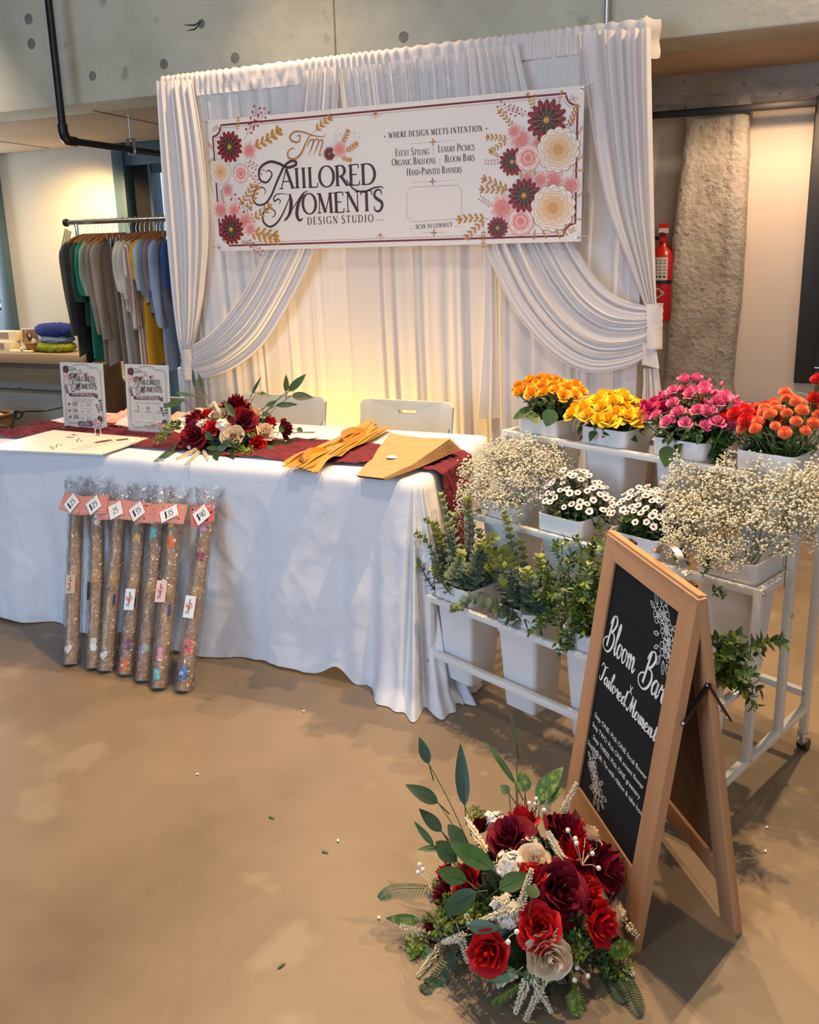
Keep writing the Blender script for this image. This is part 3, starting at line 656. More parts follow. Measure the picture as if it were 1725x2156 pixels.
# sprinkler pipe, conduit
pp = thing('sprinkler_pipe', 'black steel pipe dropping down the concrete beam and turning under the soffit', 'pipe', FC, AA)
MB().tube([(-2.71, 1.45, 4.2), (-2.71, 1.45, 2.20)], .0205, 14).build('riser', 'blackpipe', pp)
MB().tube([(-2.71, 1.50, 2.15), (-2.71, 3.1, 2.15)], .0205, 14).build('branch', 'blackpipe', pp)
el = [(-2.71, 1.45, 2.235), (-2.71, 1.45, 2.20), (-2.71, 1.457, 2.17), (-2.71, 1.475, 2.152), (-2.71, 1.51, 2.15), (-2.71, 1.54, 2.15)]
MB().tube(el, [.027, .027, .029, .029, .027, .027], 14).build('elbow', 'blackpipe', pp)
MB().tube([(-2.71, 2.35, 2.15), (-2.71, 2.43, 2.15)], .027, 14).build('coupling', 'blackpipe', pp)
hg = thing('pipe_hanger', 'thin galvanised rod and clevis holding the black pipe under the soffit', 'pipe hanger', FC, AA)
MB().tube([(-2.71, 2.02, 2.37), (-2.71, 2.02, 2.2)], .005, 8).build('rod', 'galv', hg)
cl = MB()
for s in (-1, 1): cl.box(-2.71 + s * .024 - .002, -2.71 + s * .024 + .002, 2.008, 2.032, 2.13, 2.215)
cl.tube([(-2.71 + .027 * cos(a), 2.02, 2.145 + .027 * sin(a)) for a in [pi + pi * i / 10 for i in range(11)]], .004, 6); cl.box(-2.735, -2.685, 2.008, 2.032, 2.207, 2.216)
cl.build('clevis', 'galv', hg)
env('conduit_pipe', MB().tube([(.30, 1.56, 2.3), (.30, 1.56, 4.2)], .013, 10), 'galv', label='thin pale metal conduit rising behind the right end of the curtain', cat='pipe')

# fire extinguisher beside the pillar
M['red'] = mat('fire red paint', (.50, .012, .015), .3)
M['label'] = mat('extinguisher label', (.62, .58, .54), .6)
fx = thing('fire_extinguisher', 'red fire extinguisher on the wall between the white curtain and the pillar', 'fire extinguisher', T(.475, 2.52, 1.075), AA)
MB().lathe([(0, 0), (.062, 0), (.068, .012), (.068, .34), (.055, .385), (.025, .41), (.022, .43), (0, .43)], 28).build('cylinder', 'red', fx)
MB().lathe([(.0695, .205), (.0695, .225)], 28).build('strap', 'black', fx)
lb = MB(); lb.grid(lambda i, j: (.0692 * cos(-pi * .93 + i * 1.9), .0692 * sin(-pi * .93 + i * 1.9), .225 + .125 * j), 14, 2)
lab = lb.build('label', 'label', fx)
lt = MB()
for r, z in enumerate((.24, .262, .28, .296, .316, .33)):
    for k in range(5): 
        a = -pi * .86 + k * .33; hh = .010 if r == 0 else .0035
        lt.grid(lambda i, j: (.0697 * cos(a + .2 * i), .0697 * sin(a + .2 * i), z + hh * j), 3, 2)
lt.build('print', 'black', lab)
dm = MB(); dm.add([(.0697 * cos(a), .0697 * sin(a), z) for a, z in ((-2.35, .155), (-1.75, .125), (-1.15, .155), (-1.75, .185), (-2.05, .14), (-1.45, .14), (-1.45, .17), (-2.05, .17))], [(0, 4, 1, 5, 2, 6, 3, 7)])
dia = dm.build('badge', 'label', fx)
bt = MB()
for k in range(7): bt.grid(lambda i, j: (.0702 * cos(-2.05 + .1 * k + .06 * i), .0702 * sin(-2.05 + .1 * k + .06 * i), .150 + .008 * j), 2, 2)
bt.build('badge_print', 'black', dia)
MB().box(-.02, .02, -.02, .02, .425, .47, 0, .004).build('valve', 'red', fx)
MB().lathe([(0, .0), (.022, 0), (.022, .012), (0, .012)], 18).xf(Matrix.Translation((0, -.022, .455)) @ Matrix.Rotation(pi / 2, 4, 'X')).build('gauge', 'red', fx)
MB().box(-.012, .012, -.10, .03, .47, .482, 0, .004).build('lever', 'black', fx)
MB().tube(smooth_line([(-.02, 0, .45), (-.08, -.01, .455), (-.105, -.01, .40), (-.09, 0, .25), (-.085, 0, .12)]), .010, 8).build('hose', 'black', fx)
tg_ = MB(); tg_.box(-.022, .03, -.045, -.043, .475, .53); tg_.build('inspection_tag', ['red', 'label'], fx)
MB().box(-.022, .03, -.046, -.045, .478, .505).build('tag_paper', 'label', fx)

# ================================================================== white curtain backdrop
def pleat(x, seed=0.0):
    w = x + .35 * sin(2.1 * x + seed) + .2 * sin(5.3 * x + 2 * seed)
    a = sin(2 * pi * w); b = sin(2 * pi * w * 2.3 + seed)
    return .62 * (1 - abs(a) ** .7 * (1 if a > 0 else -.6)) + .25 * b
def sheet(ea, eb, nu, nv, pleats, amp, seed=0.0, d0=None, end_amp=(1, 1), bow=0.0, wr=0.0, slack=0.0):
    """cloth between two edge lines of (s, d, z) points, pleated along them"""
    A = smooth_line(ea, 8); B = smooth_line(eb, 8); m = MB()
    wmax = max((samp(A, t / 10) - samp(B, t / 10)).length for t in range(11))
    def fn(i, j):
        t = j; p = samp(A, t).lerp(samp(B, t), i); w = (samp(A, t) - samp(B, t)).length
        k = amp * (.35 + .65 * min(1, w / wmax)) * (end_amp[0] * (1 - t) + end_amp[1] * t)
        y = -k * pleat(i * pleats + .12 * sin(3 * t + seed * 2) * pleats / 10, seed) - bow * sin(pi * t) * (.4 + .6 * sin(pi * i))
        if wr: y += wr * mnoise.noise((p.x * 30, seed * 7, p.z * 9))
        return (p.x, p.y + y, p.z - slack * sin(pi * i) * 0)
    return m.grid(fn, nu, nv)
def P3(px, py, d): s, z = sz(px, py, d); return (s, d, z)
def pts(lst, d): return [P3(x, y, dd if dd is not None else d) for x, y, dd in [(q + (None,))[:3] for q in lst]]
DB = 1.40
sL, zt = sz(336, 163, 1.36); sR, _ = sz(1371, 36, 1.36)
cs = thing('curtain_stand', 'metal stand of two uprights and a crossbar carrying the white curtains', 'curtain stand', FC, AA)
for s in (sL + .04, sR - .04):
    MB().tube([(s, DB + .075, .01), (s, DB + .075, zt - .05), (s, DB + .03, zt - .03)], .018, 10).build('upright', 'galv', cs)
    MB().box(s - .2, s + .2, DB - .12, DB + .28, 0, .008).build('base_plate', 'galv', cs)
MB().tube([(sL + .01, DB, zt - .03), (sR - .01, DB, zt - .03)], .018, 10).build('crossbar', 'galv', cs)
# back curtain: header pocket and long pleats to the floor
def back_fn(i, j):
    s = sL + .01 + (sR - sL - .02) * i; z = .03 + (zt - .06 - .03) * j
    x = (s - sL) * 6.2
    k = .020 + .012 * mnoise.noise((s * 2.3, 0, 1))
    y = 1.425 - .047 * max(0, (j - .8) / .2) - k * pleat(x + .15 * sin(z * 1.3 + s), 1.7) * (1.15 - .75 * j) - .004 * sin(62 * s + 2 * sin(5 * s)) * j
    return (s, y, z)
bc = thing('back_curtain', 'wide white pleated back curtain glowing warm behind the table chairs', 'curtain', FC, AA)
MB().grid(back_fn, 620, 30).build('panel', 'curtain', bc, ang=180)
sheet(pts([(706, 146), (716, 200), (740, 330)], 1.372), pts([(992, 110), (1000, 170), (1010, 300)], 1.372), 260, 14, 24, .016, 2.4).build('gathered_panel', 'curtain', bc, ang=180)
def head_fn(i, j):
    s = sL + (sR - sL) * i; a = -pi * .5 + j * pi * 1.5
    wr = .004 * sin(150 * s + 9 * sin(7 * s)) + .005 * mnoise.noise((s * 40, j * 3, 0))
    if j < .55: return (s, DB - .030 - .02 * (1 - j / .55) * 0 - wr, zt - .105 + (.105 - .012) * j / .55)
    a = (j - .55) / .45 * pi
    return (s, DB - .030 * cos(a) - wr * .5, zt - .012 + .028 * sin(a) + wr * .7 - .03 * (a / pi) ** 2)
MB().grid(head_fn, 700, 12).build('rod_pocket', 'curtain', bc, ang=180)
# rod pocket end wrapped over the bar on the right
we = MB(); s1, z1 = sz(1352, 40, 1.33); s2, z2 = sz(1379, 92, 1.33)
we.grid(lambda i, j: (sR - .02 + .05 * i + .004 * sin(9 * j), 1.345 + .10 * i - .008 * sin(5 * j + 2 * i), zt + .012 - .15 * j - .01 * sin(3 * i)), 8, 10)
we.build('pocket_end', 'curtain', bc, ang=180)
# side panels gathered into the ties
lp = thing('side_curtain', 'narrow white side curtain hanging at the left end beside the clothes rail', 'curtain', FC, AA)
sheet(pts([(335, 172), (345, 330), (358, 500), (374, 680), (386, 760)], 1.34), pts([(405, 168), (430, 330), (440, 480), (425, 640), (402, 760)], 1.35), 60, 40, 4.5, .035, .6).build('drape', 'curtain', lp, ang=180)
sheet(pts([(386, 785), (390, 840), (393, 930), (395, 1000)], 1.34), pts([(408, 785), (413, 840), (418, 930), (422, 1000)], 1.35), 40, 24, 3, .03, 2.1).build('tail', 'curtain', lp, ang=180)
rp = thing('side_curtain', 'wide white side curtain hanging at the right end beside the pillar', 'curtain', FC, AA)
sheet(pts([(1222, 68), (1237, 200), (1275, 420), (1330, 570), (1360, 650)], 1.35), pts([(1372, 60), (1374, 200), (1378, 420), (1381, 570), (1384, 655)], 1.34), 70, 40, 4.2, .035, 3.0).build('drape', 'curtain', rp, ang=180)
sheet(pts([(1356, 775), (1356, 810), (1352, 860), (1348, 960)], 1.35), pts([(1386, 775), (1391, 810), (1397, 860), (1402, 960)], 1.34), 40, 24, 3.3, .03, 4.0).build('tail', 'curtain', rp, ang=180)
ml = thing('mid_curtain', 'loose white curtain fold hanging straight down right of the banner centre', 'curtain', FC, AA)
sheet(pts([(1012, 140), (1016, 300), (1022, 520), (1020, 700), (1008, 880)], 1.35), pts([(1030, 140), (1032, 300), (1042, 520), (1048, 700), (1052, 880)], 1.37), 24, 24, 1.1, .03, 1.0).build('drape', 'curtain', ml, ang=180)
# swags
lu = [(640, 150), (622, 300), (590, 470), (560, 531), (528, 597), (487, 657), (442, 704), (408, 727), (382, 742)]
ll = [(716, 140), (708, 300), (684, 450), (664, 531), (638, 592), (601, 660), (560, 723), (513, 764), (466, 788), (420, 796), (382, 790)]
ls = thing('swag_curtain', 'white curtain swag sweeping down to the tie at the left', 'curtain', FC, AA)
sheet(pts(lu, 1.345), pts(ll, 1.335), 70, 90, 6.5, .030, 5.0, end_amp=(1.1, .55), bow=.02).build('drape', 'curtain', ls, ang=180)
ru = [(1092, 95), (1128, 250), (1180, 430), (1211, 511), (1245, 569), (1271, 600), (1301, 623), (1337, 638), (1385, 645)]
rl = [(985, 105), (1000, 250), (1018, 430), (1025, 518), (1046, 574), (1082, 646), (1123, 702), (1164, 743), (1210, 773), (1255, 784), (1306, 777), (1350, 760), (1386, 722)]
rs = thing('swag_curtain', 'white curtain swag sweeping down to the tie at the right', 'curtain', FC, AA)
sheet(pts(ru, 1.345), pts(rl, 1.335), 90, 100, 8.5, .032, 6.3, end_amp=(.9, .7), bow=.022).build('drape', 'curtain', rs, ang=180)
def tie(pl, d, parent, n=30):
    c = MB()
    (x0, y0), (x1, y1) = pl
    a = Vector(P3(x0, y0, d)); b = Vector(P3(x1, y1, d)); h = (a - b).length; mid = (a + b) / 2
    def fn(i, j):
        an = 2 * pi * i; r = .040 + .0025 * sin(j * 40 + 1.5 * sin(an)) + .003 * sin(3 * an + j * 4) - .004 * sin(pi * j)
        return (mid.x + .9 * r * cos(an), mid.y + r * sin(an) + .02, mid.z + h * (j - .5))
    c.grid(fn, n, 14, close=True); c.build('tie_band', 'curtain', parent, ang=180)
tie(((392, 735), (394, 800)), 1.32, ls); tie(((1374, 640), (1380, 735)), 1.31, rs)
fl = MB(); A_ = P3(1352, 768, 1.31); B_ = P3(1389, 776, 1.31); C_ = P3(1382, 722, 1.31)
fl.grid(lambda i, j: (A_[0] + (B_[0] - A_[0]) * i + (C_[0] - B_[0]) * j * (i), 1.31 + .01 * sin(6 * i), A_[2] + (B_[2] - A_[2]) * i + (C_[2] - A_[2]) * j), 8, 8); fl.build('flap', 'curtain', rs, ang=180)
# ================================================================== table
TL = -2.12; TD = .76; TZ = .742
tb = thing('folding_table', 'long white folding table under the white tablecloth', 'table', T(0, 0, 0), AA)
MB().box(TL + .01, -.012, .012, TD - .01, .70, TZ - .004, 0, .008).build('tabletop', 'white_plastic', tb)
for s in (TL + .2, -.2):
    for d in (.12, TD - .12): MB().tube([(s, d, .0), (s, d, .70)], .014, 8).build('leg', 'galv', tb)
def cloth():
    R = .035; per = []                       # rounded rectangle, anticlockwise from the front left corner: (x, y, nx, ny)
    def arc(cx, cy, a0, n):
        for i in range(n + 1):
            a = radians(a0 + 90 * i / n); per.append((cx + R * cos(a), cy + R * sin(a), cos(a), sin(a)))
    def run(x0, y0, x1, y1, nx, ny, n):
        for i in range(1, n): per.append((x0 + (x1 - x0) * i / n, y0 + (y1 - y0) * i / n, nx, ny))
    arc(TL + R, R, 180, 14); run(TL + R, 0, -R, 0, 0, -1, 320); arc(-R, R, 270, 90); run(0, R, 0, TD - R, 1, 0, 90)
    arc(-R, TD - R, 0, 10); run(-R, TD, TL + R, TD, 0, 1, 80); arc(TL + R, TD - R, 90, 10); run(TL, TD - R, TL, R, -1, 0, 40)
    # arc length from the front right corner
    n = len(per); L = [0.0]
    for i in range(1, n): L.append(L[-1] + hypot(per[i][0] - per[i - 1][0], per[i][1] - per[i - 1][1]))
    ci = min(range(n), key=lambda i: hypot(per[i][0] + R * .3, per[i][1] - R * .3)); Lc = L[ci]
    m = MB(); rows = 48; vs = []
    for j in range(rows + 1):
        v = j / rows
        for i in range(n):
            x, y, nx, ny = per[i]; q = L[i] - Lc; an = atan2(ny, nx)
            front = ny < -.5
            # gentle outward lean, long soft folds
            off = .006 + .070 * v ** 1.2 * (1 if front else .75)
            off += (.022 * sin(x * 5.2 + 1.2) + .016 * sin(x * 11.7 + .6) + .007 * sin(x * 23 + 2 * v)) * v ** 1.3 * (1 if front else .5)
            off += .008 * mnoise.noise((x * 5, y * 5, v * 4)) * min(1, v * 5)
            rg = 1 - abs(mnoise.noise((x * 4.2 + .8 * v, y * 4.2, v * 3.1 + 5))) * 2; off += (.0055 * rg ** 3 + .003 * (1 - abs(mnoise.noise((x * 9 - 2 * v, y * 9, v * 7 + 2))) * 2) ** 4) * min(1, v * 4)
            # the full corner
            g = exp(-(q / .16) ** 2); off += .080 * g * v ** 1.1
            qa = q + (.34 * (max(-pi / 2, min(0, an)) + pi / 4) if (abs(q) < .6 and nx > -.01) else 0); fold = sin(qa * 38 + 1.0 + 1.6 * v) * .6 + .4 * sin(qa * 61 + .4 - v)
            off += .058 * exp(-(qa / .42) ** 2) * fold * min(1, v * 1.15) ** .9
            # left end fold
            ql = x - TL; gl = exp(-((ql - .32) / .10) ** 2) if front else 0
            off += .06 * gl * v ** 1.2 - (.045 * exp(-((ql - .46) / .08) ** 2) * v if front else 0)
            r = .012; z = TZ + .004
            if v == 0: px_, py_, pz = x - nx * r, y - ny * r, z
            else:
                zz = z - r - (z - r - .004) * ((j - 1) / (rows - 1)) if j > 1 else z - r * .6
                px_, py_, pz = x + nx * off * (0 if j <= 1 else 1), y + ny * off * (0 if j <= 1 else 1), zz
                # hem rises a little along the front, and puddles at the corner
                lift = (.010 + .012 * sin(x * 4.4 + .5) + .010 * sin(x * 9.1)) if front else .006
                lift += .055 * exp(-((q + .30) / .055) ** 2)
                lift *= max(0, 1 - g * 1.6)
                pz += max(0, lift) * max(0, (v - .75) / .25) ** 2
                if g > .3 and v > .93: 
                    k = (v - .93) / .07; px_ += nx * .03 * k * g; py_ += ny * .03 * k * g; pz = max(.004, pz)
            if ny > .5: pz = z - (z - pz) * .3      # short drop on the seated side
            vs.append((px_, py_, pz))
    fs = []
    for j in range(rows):
        for i in range(n): fs.append((j * n + i, (j + 1) * n + i, (j + 1) * n + (i + 1) % n, j * n + (i + 1) % n))
    fs.append(tuple(range(n)))
    m.add(vs, fs); return m
cloth().build('tablecloth', 'linen', None, FC, AA, True, 60, label='white tablecloth draped to the floor over the long table', cat='tablecloth')
ZT = TZ + .005      # cloth surface
# burgundy runner lying along the table and over its right end
def runner():
    m = MB(); nu, nv = 420, 60
    def fn(i, j):
        q = i * 2.62; x = TL + .02 + q; e = .012 * mnoise.noise((q * 6, j * 2, 7))
        w0 = .125 + .015 * sin(q * 3) ; w1 = .43 + .02 * sin(q * 4 + 1)
        y = w0 + (w1 - w0) * j + .02 * mnoise.noise((q * 3, j, 1))
        cr = .014 * abs(mnoise.noise((q * 6, j * 5 + q * 1.3, 0))) + .013 * abs(mnoise.noise((q * 9 + 3 * j, j * 10 - q * 3, 3))) + .006 * abs(mnoise.noise((q * 30, j * 16, 8)))
        xe = .012
        if x <= xe: return (x, y, ZT + .003 + cr)
        h = x - xe; a = min(h / .02, 1) * pi / 2; drop = max(0, h - .02)
        yy = .285 + (y - .285) * (1 - .45 * min(1, drop / .35)) + .02 * drop
        return (xe + .012 * sin(a) + cr * 1.0 + drop * .085 + .006, yy, ZT - .010 * (1 - cos(a)) - drop * .99)
    return m.grid(fn, nu, nv)
runner().build('table_runner', 'burgundy', None, FC, AA, True, 180, label='crumpled burgundy gauze runner along the table and hanging over its right end', cat='table runner')

# ================================================================== folding chairs behind the table
def chair(s, label):
    c = thing('folding_chair', label, 'chair', T(s, 1.02, 0), AA, None)
    w, h, r = .455, .20, .035; n = 12; zt_, zb_ = .828, .585
    def outline():
        out = []
        for (cx, cz, a0) in ((w / 2 - r, zt_ - r, 0), (-w / 2 + r, zt_ - r, 90), (-w / 2 + r, zb_ + r, 180), (w / 2 - r, zb_ + r, 270)):
            for i in range(n + 1):
                a = radians(a0 + 90 * i / n); out.append((cx + r * cos(a), cz + r * sin(a)))
        return out
    O = outline(); k = len(O)
    # slightly concave top edge
    O = [(x * (1 + .06 * (z - zb_) / (zt_ - zb_) * 0 - .02 * (z < .7)), z - (.012 * (1 - (2 * x / w) ** 2) if z > .72 else 0)) for x, z in O]
    H = []; hx, hz, hw, hh = 0, zt_ - .055, .046, .0175
    for i in range(k):
        x, z = O[i]; a = atan2((z - hz) * 1.0, x - hx)
        H.append((hx + (hw - hh) * max(-1, min(1, cos(a) * 1.6)) + hh * cos(a), hz + hh * sin(a)))
    bend = lambda x: -.030 * (1 - (2 * x / w) ** 2)
    m = MB(); vs = []; NR = 7
    for y in (-.011, .011):
        for q in range(NR):
            f = (q / (NR - 1))
            for (x0, z0), (x1, z1) in zip(O, H):
                x = x0 + (x1 - x0) * f; z = z0 + (z1 - z0) * f
                vs.append((x, y * (.7 if q == 0 else 1) - bend(x) + .10 * (z - .72), z))
    fs = []
    for i in range(k):
        j = (i + 1) % k; B_ = NR * k
        for q in range(NR - 1):
            fs += [(q * k + i, q * k + j, (q + 1) * k + j, (q + 1) * k + i), (B_ + q * k + j, B_ + q * k + i, B_ + (q + 1) * k + i, B_ + (q + 1) * k + j)]
        fs += [(j, i, B_ + i, B_ + j), (B_ - k + i, B_ - k + j, 2 * B_ - k + j, 2 * B_ - k + i)]
    m.add(vs, fs); m.build('backrest', 'chair_plastic', c, ang=35)
    se = MB()
    def sf(i, j): 
        x = (i - .5) * .43; y = -.46 + .40 * j; return (x, y, .455 - .012 * sin(pi * i) * sin(pi * j))
    se.grid(sf, 10, 10); se.grid(lambda i, j: (sf(1 - i, j)[0], sf(1 - i, j)[1], .432), 10, 10)
    se.box(-.215, .215, -.46, -.06, .431, .445, 0, .006); se.build('seat', 'chair_plastic', c)
    for sg in (-1, 1):
        x = sg * .222
        MB().tube([(x, -.50, .0), (x, -.20, .43), (x, 0.0, .70), (x, .02, .80)], .0105, 8).build('front_leg', 'galv', c)
        MB().tube([(x * .93, .10, .0), (x * .93, -.28, .44)], .0105, 8).build('rear_leg', 'galv', c)
    MB().tube([(-.222, -.42, .115), (.222, -.42, .115)], .008, 8).build('crossbar', 'galv', c)
    MB().tube([(-.207, .06, .05), (.207, .06, .05)], .008, 8).build('crossbar', 'galv', c)
    return c
chair(-.478, 'off white plastic folding chair at the right, its handle slot in clear view')
chair(-1.125, 'off white plastic folding chair half hidden behind the red rose arrangement')

# ================================================================== the banner
M['vinyl'] = mat('white vinyl banner', (.80, .765, .735), .45)
for k, c in dict(p_dark=(.19, .004, .010), p_red=(.33, .015, .02), p_deep=(.035, .006, .008), p_gold=(.62, .36, .10), p_core=(.66, .26, .02), p_cream=(.82, .66, .48), p_cream2=(.78, .52, .28), p_cream3=(.66, .36, .12), p_white=(.84, .79, .74), p_pink=(.74, .26, .25), p_pink2=(.72, .22, .22), p_pale=(.80, .50, .46), p_line=(.52, .28, .12), p_berry=(.42, .06, .10), p_brown=(.060, .020, .018), p_bronze=(.42, .20, .07), p_leaf=(.56, .27, .05), p_leaf2=(.36, .16, .04), p_stem=(.10, .05, .03), p_black=(.02, .018, .02), p_plum=(.16, .055, .065), p_blue=(.05, .14, .40), p_green=(.02, .12, .09)).items():
    M[k] = mat('print ' + k[2:], c, .5)
PM = ['vinyl', 'p_dark', 'p_red', 'p_deep', 'p_gold', 'p_core', 'p_cream', 'p_cream2', 'p_cream3', 'p_white', 'p_pink', 'p_pink2', 'p_pale', 'p_line', 'p_berry', 'p_brown', 'p_bronze', 'p_leaf', 'p_leaf2', 'p_stem', 'p_black', 'p_plum', 'paper', 'p_blue', 'p_green']
I = {k: i for i, k in enumerate(PM)}
AN = (I['p_dark'], I['p_deep'], I['p_gold'], I['p_core'], I['p_red'])
CRM = [I[k] for k in ('p_white', 'p_white', 'p_cream', 'p_cream', 'p_cream2', 'p_cream2', 'p_cream3')]
PNK = [I[k] for k in ('p_pale', 'p_white', 'p_pale', 'p_pink', 'p_pale', 'p_pink2')]
PNK2 = [I[k] for k in ('p_pale', 'p_pink', 'p_pink2', 'p_core')]
PEA = [I[k] for k in ('p_white', 'p_pale', 'p_pink', 'p_gold')]
DBN = 1.262
bs, bz = sz(457, 529, DBN); be, bz2 = sz(1221, 508, DBN); _, btop = sz(429, 253, DBN); bte, btop2 = sz(1233, 181, DBN)
BWD = (be + bte) / 2 - bs; BHT = ((btop - bz) + (btop2 - bz2)) / 2
bslope = (bz2 - bz) / BWD
bn = thing('banner', 'wide white printed banner with red and cream flowers pinned across the curtain', 'banner', T(bs, DBN, bz), AA)
m = MB(); m.grid(lambda i, j: (BWD * i, .004 * sin(pi * i) * 0, BHT * j), 2, 2); m.box(0, BWD, .0008, .003, 0, BHT); m.build('vinyl_sheet', 'vinyl', bn, smooth=False)
def bp(px, py): s, z = sz(px, py, DBN); return (s - bs, z - bz)
bw_ = lambda p0, p1: hypot(bp(*p0)[0] - bp(*p1)[0], bp(*p0)[1] - bp(*p1)[1])
PXM = bw_((700, 350), (800, 350)) / 100       # metres per pixel near the lettering
# border with hollow corners
ar = Art(.0002)
def border(inset, rad, w, mi):
    x0, x1, y0, y1 = inset, BWD - inset, inset, BHT - inset; L = []
    for cx, cy, a0, a1 in ((x0, y1, 0, -90), (x1, y1, -90, -180), (x1, y0, 180, 90), (x0, y0, 90, 0)):
        for i in range(9):
            a = radians(a0 + (a1 - a0) * i / 8); L.append((cx + rad * cos(a), cy + rad * sin(a)))
    # order: start at the top left corner, going right
    tl = L[0:9][::-1]; tr = L[9:18][::-1]; br = L[18:27][::-1]; blc = L[27:36][::-1]
    ar.strip(tl + tr + br + blc + [tl[0]], w, mi)
border(.026, .050, .0085, I['p_dark']); border(.0385, .046, .002, I['p_bronze'])
ar.build('border', PM, bn)
def orn_part(f):
    o_ = Art(.0003); f(o_); o_.build('printed_ornament', PM, bn)
for (px, py), h_ in (((791, 244), .034), ((801, 499), .030)): orn_part(lambda o_: o_.orn(*bp(px, py), h_, I['p_bronze'], 1))
for (px, py, w_) in ((912, 299, 88), (911, 382, 84), (914, 490, 48)):
    def f_(o_):
        x, y = bp(px, py); h_ = w_ * PXM / 2
        for sg in (-1, 1): o_.strip([(x, y), (x + sg * h_, y)], .0012, I['p_bronze'])
        o_.lift()
        for a in range(4): o_.petal((x, y), 0, .016, a * pi / 2, .0045, I['p_bronze'])
    orn_part(f_)
for (px, py, fx_, fy_) in ((451, 267, 1, -1), (470, 508, 1, 1), (1212, 205, -1, -1), (1208, 487, -1, 1)):
    def f_(o_):
        x, y = bp(px, py)
        for k in range(3): o_.scroll(x + fx_ * .012 * k, y + fy_ * .010 * ((k + 1) % 2), .012 - .002 * k, I['p_bronze'], .003, fx_ * fy_, k * 1.3)
    orn_part(f_)
def f_(o_):     # frame of the square code that is left out
    q = [bp(*p) for p in ((866, 394), (963, 390), (972, 400), (972, 452), (964, 461), (868, 467), (857, 457), (857, 404))]
    o_.strip(q + [q[0]], .0018, I['p_bronze'])
orn_part(f_)
# lettering
le = Art(.0006)
for (px, py) in ((811, 288), (1025, 271)): le.disc(bp(px, py), .0045, I['p_bronze'])
for (px, py) in ((866, 481), (963, 477)): x, y = bp(px, py); le.strip([(x - .014, y), (x + .014, y)], .0014, I['p_bronze'])
for p in ((712, 270), (716, 282), (707, 286), (746, 280), (757, 290), (750, 299)):
    x, y = bp(*p)
    for a in range(4): le.petal((x, y), 0, .007, a * pi / 2, .0012, I['p_gold'])
def fit(txt, pl, pr, h, mi, small=None, sp=.12, bold=1.0):
    x0, y0 = bp(*pl); x1, y1 = bp(*pr); w0 = le.width(txt, h, sp, small); le.serif(txt, x0, y0, h, mi, sp, small, 'l', (x1 - x0) / w0, bold, (y1 - y0) / (x1 - x0))
hT = abs(bp(600, 350)[1] - bp(600, 392)[1])
le.build('lettering', PM, bn); le = Art(.0006)
fit('DESIGN STUDIO', (648, 473), (790, 467), .034, I['p_brown'], None, .30, 1.15)
x, y = bp(791, 464); le.strip([(x, y), (x + .045, y + .001)], .002, I['p_bronze'])
le.build('lettering', PM, bn); le = Art(.0006)
fit('WHERE DESIGN MEETS INTENTION', (819, 291), (1018, 276), .0245, I['p_brown'], None, .24, 1.25)
le.build('lettering', PM, bn); le = Art(.0006)
fit('Event Styling', (833, 329), (905, 325), .031, I['p_brown'], .76, .1, 1.0)
fit('Luxury Picnics', (923, 321), (1000, 316), .031, I['p_brown'], .76, .1, 1.0)
fit('Organic Balloons', (826, 349), (918, 344), .031, I['p_brown'], .76, .1, 1.0)
fit('Bloom Bars', (937, 342), (1000, 338), .031, I['p_brown'], .76, .1, 1.0)
fit('|', (910, 326), (917, 326), .026, I['p_brown']); fit('|', (924, 346), (931, 346), .026, I['p_brown'])
fit('Hand-Painted Banners', (857, 370), (973, 363), .031, I['p_brown'], .76, .1, 1.0)
le.build('lettering', PM, bn); le = Art(.0006)
fit('SCAN TO CONNECT', (876, 482), (954, 477), .0185, I['p_brown'], None, .2, 1.3)
le.build('lettering', PM, bn); le = Art(.0006)
def sw(lst, w, mi, taper=True): le.curve([bp(a, b) for a, b in lst], w, mi, 8, taper)
BR = I['p_brown']
Zq = lambda a, b: (400 + a / 3.75, 160 + b / 3.75)     # measured on an enlargement of the banner's left part
TITLE = [(((600, 760), (625, 745), (648, 780), (610, 838), (560, 825), (545, 770), (565, 715), (630, 678), (700, 690), (770, 722), (830, 705), (838, 680), (800, 672), (745, 715), (690, 830), (640, 950), (590, 1010), (530, 1015), (500, 965), (520, 900), (570, 880), (598, 905), (590, 935)), .0135, True),
         (((703, 1010), (716, 990), (697, 972), (668, 990), (664, 960), (690, 935), (740, 930), (795, 942)), .007, True),
         (((797, 935), (768, 1010), (730, 1095), (685, 1162), (632, 1190), (586, 1158), (575, 1105), (600, 1056), (645, 1050), (675, 1076), (665, 1110), (648, 1108)), .0105, True),
         (((745, 1145), (830, 1020), (890, 930), (930, 912)), .005, False),
         (((788, 930), (800, 1000), (790, 1080), (756, 1142)), .020, True),
         (((905, 920), (860, 1000), (845, 1090), (865, 1140), (893, 1125)), .018, True),
         (((1235, 815), (1290, 890), (1370, 915), (1450, 885), (1510, 875), (1530, 890)), .009, True)]
def title(art, F, k, ink, first, hT):
    """the shop's two-line title: swash initials as pen strokes, the rest in capitals; F maps title units to the plane"""
    for P_, w, tp in TITLE: art.curve([F(*p) for p in P_], w * k, ink, 8, tp)
    for txt, l, r in ((first, (720, 893), (1478, 853)), ('OMENTS', (892, 1090), (1535, 1062))):
        x0, y0 = F(*l); x1, y1 = F(*r); w0 = art.width(txt, hT, .05); art.serif(txt, x0, y0, hT, ink, .05, None, 'l', (x1 - x0) / w0, 1.2, (y1 - y0) / (x1 - x0))
title(le, lambda a, b: bp(*Zq(a, b)), 1.0, BR, 'AIILORED', hT)
le.build('lettering', PM, bn); le = Art(.0006)
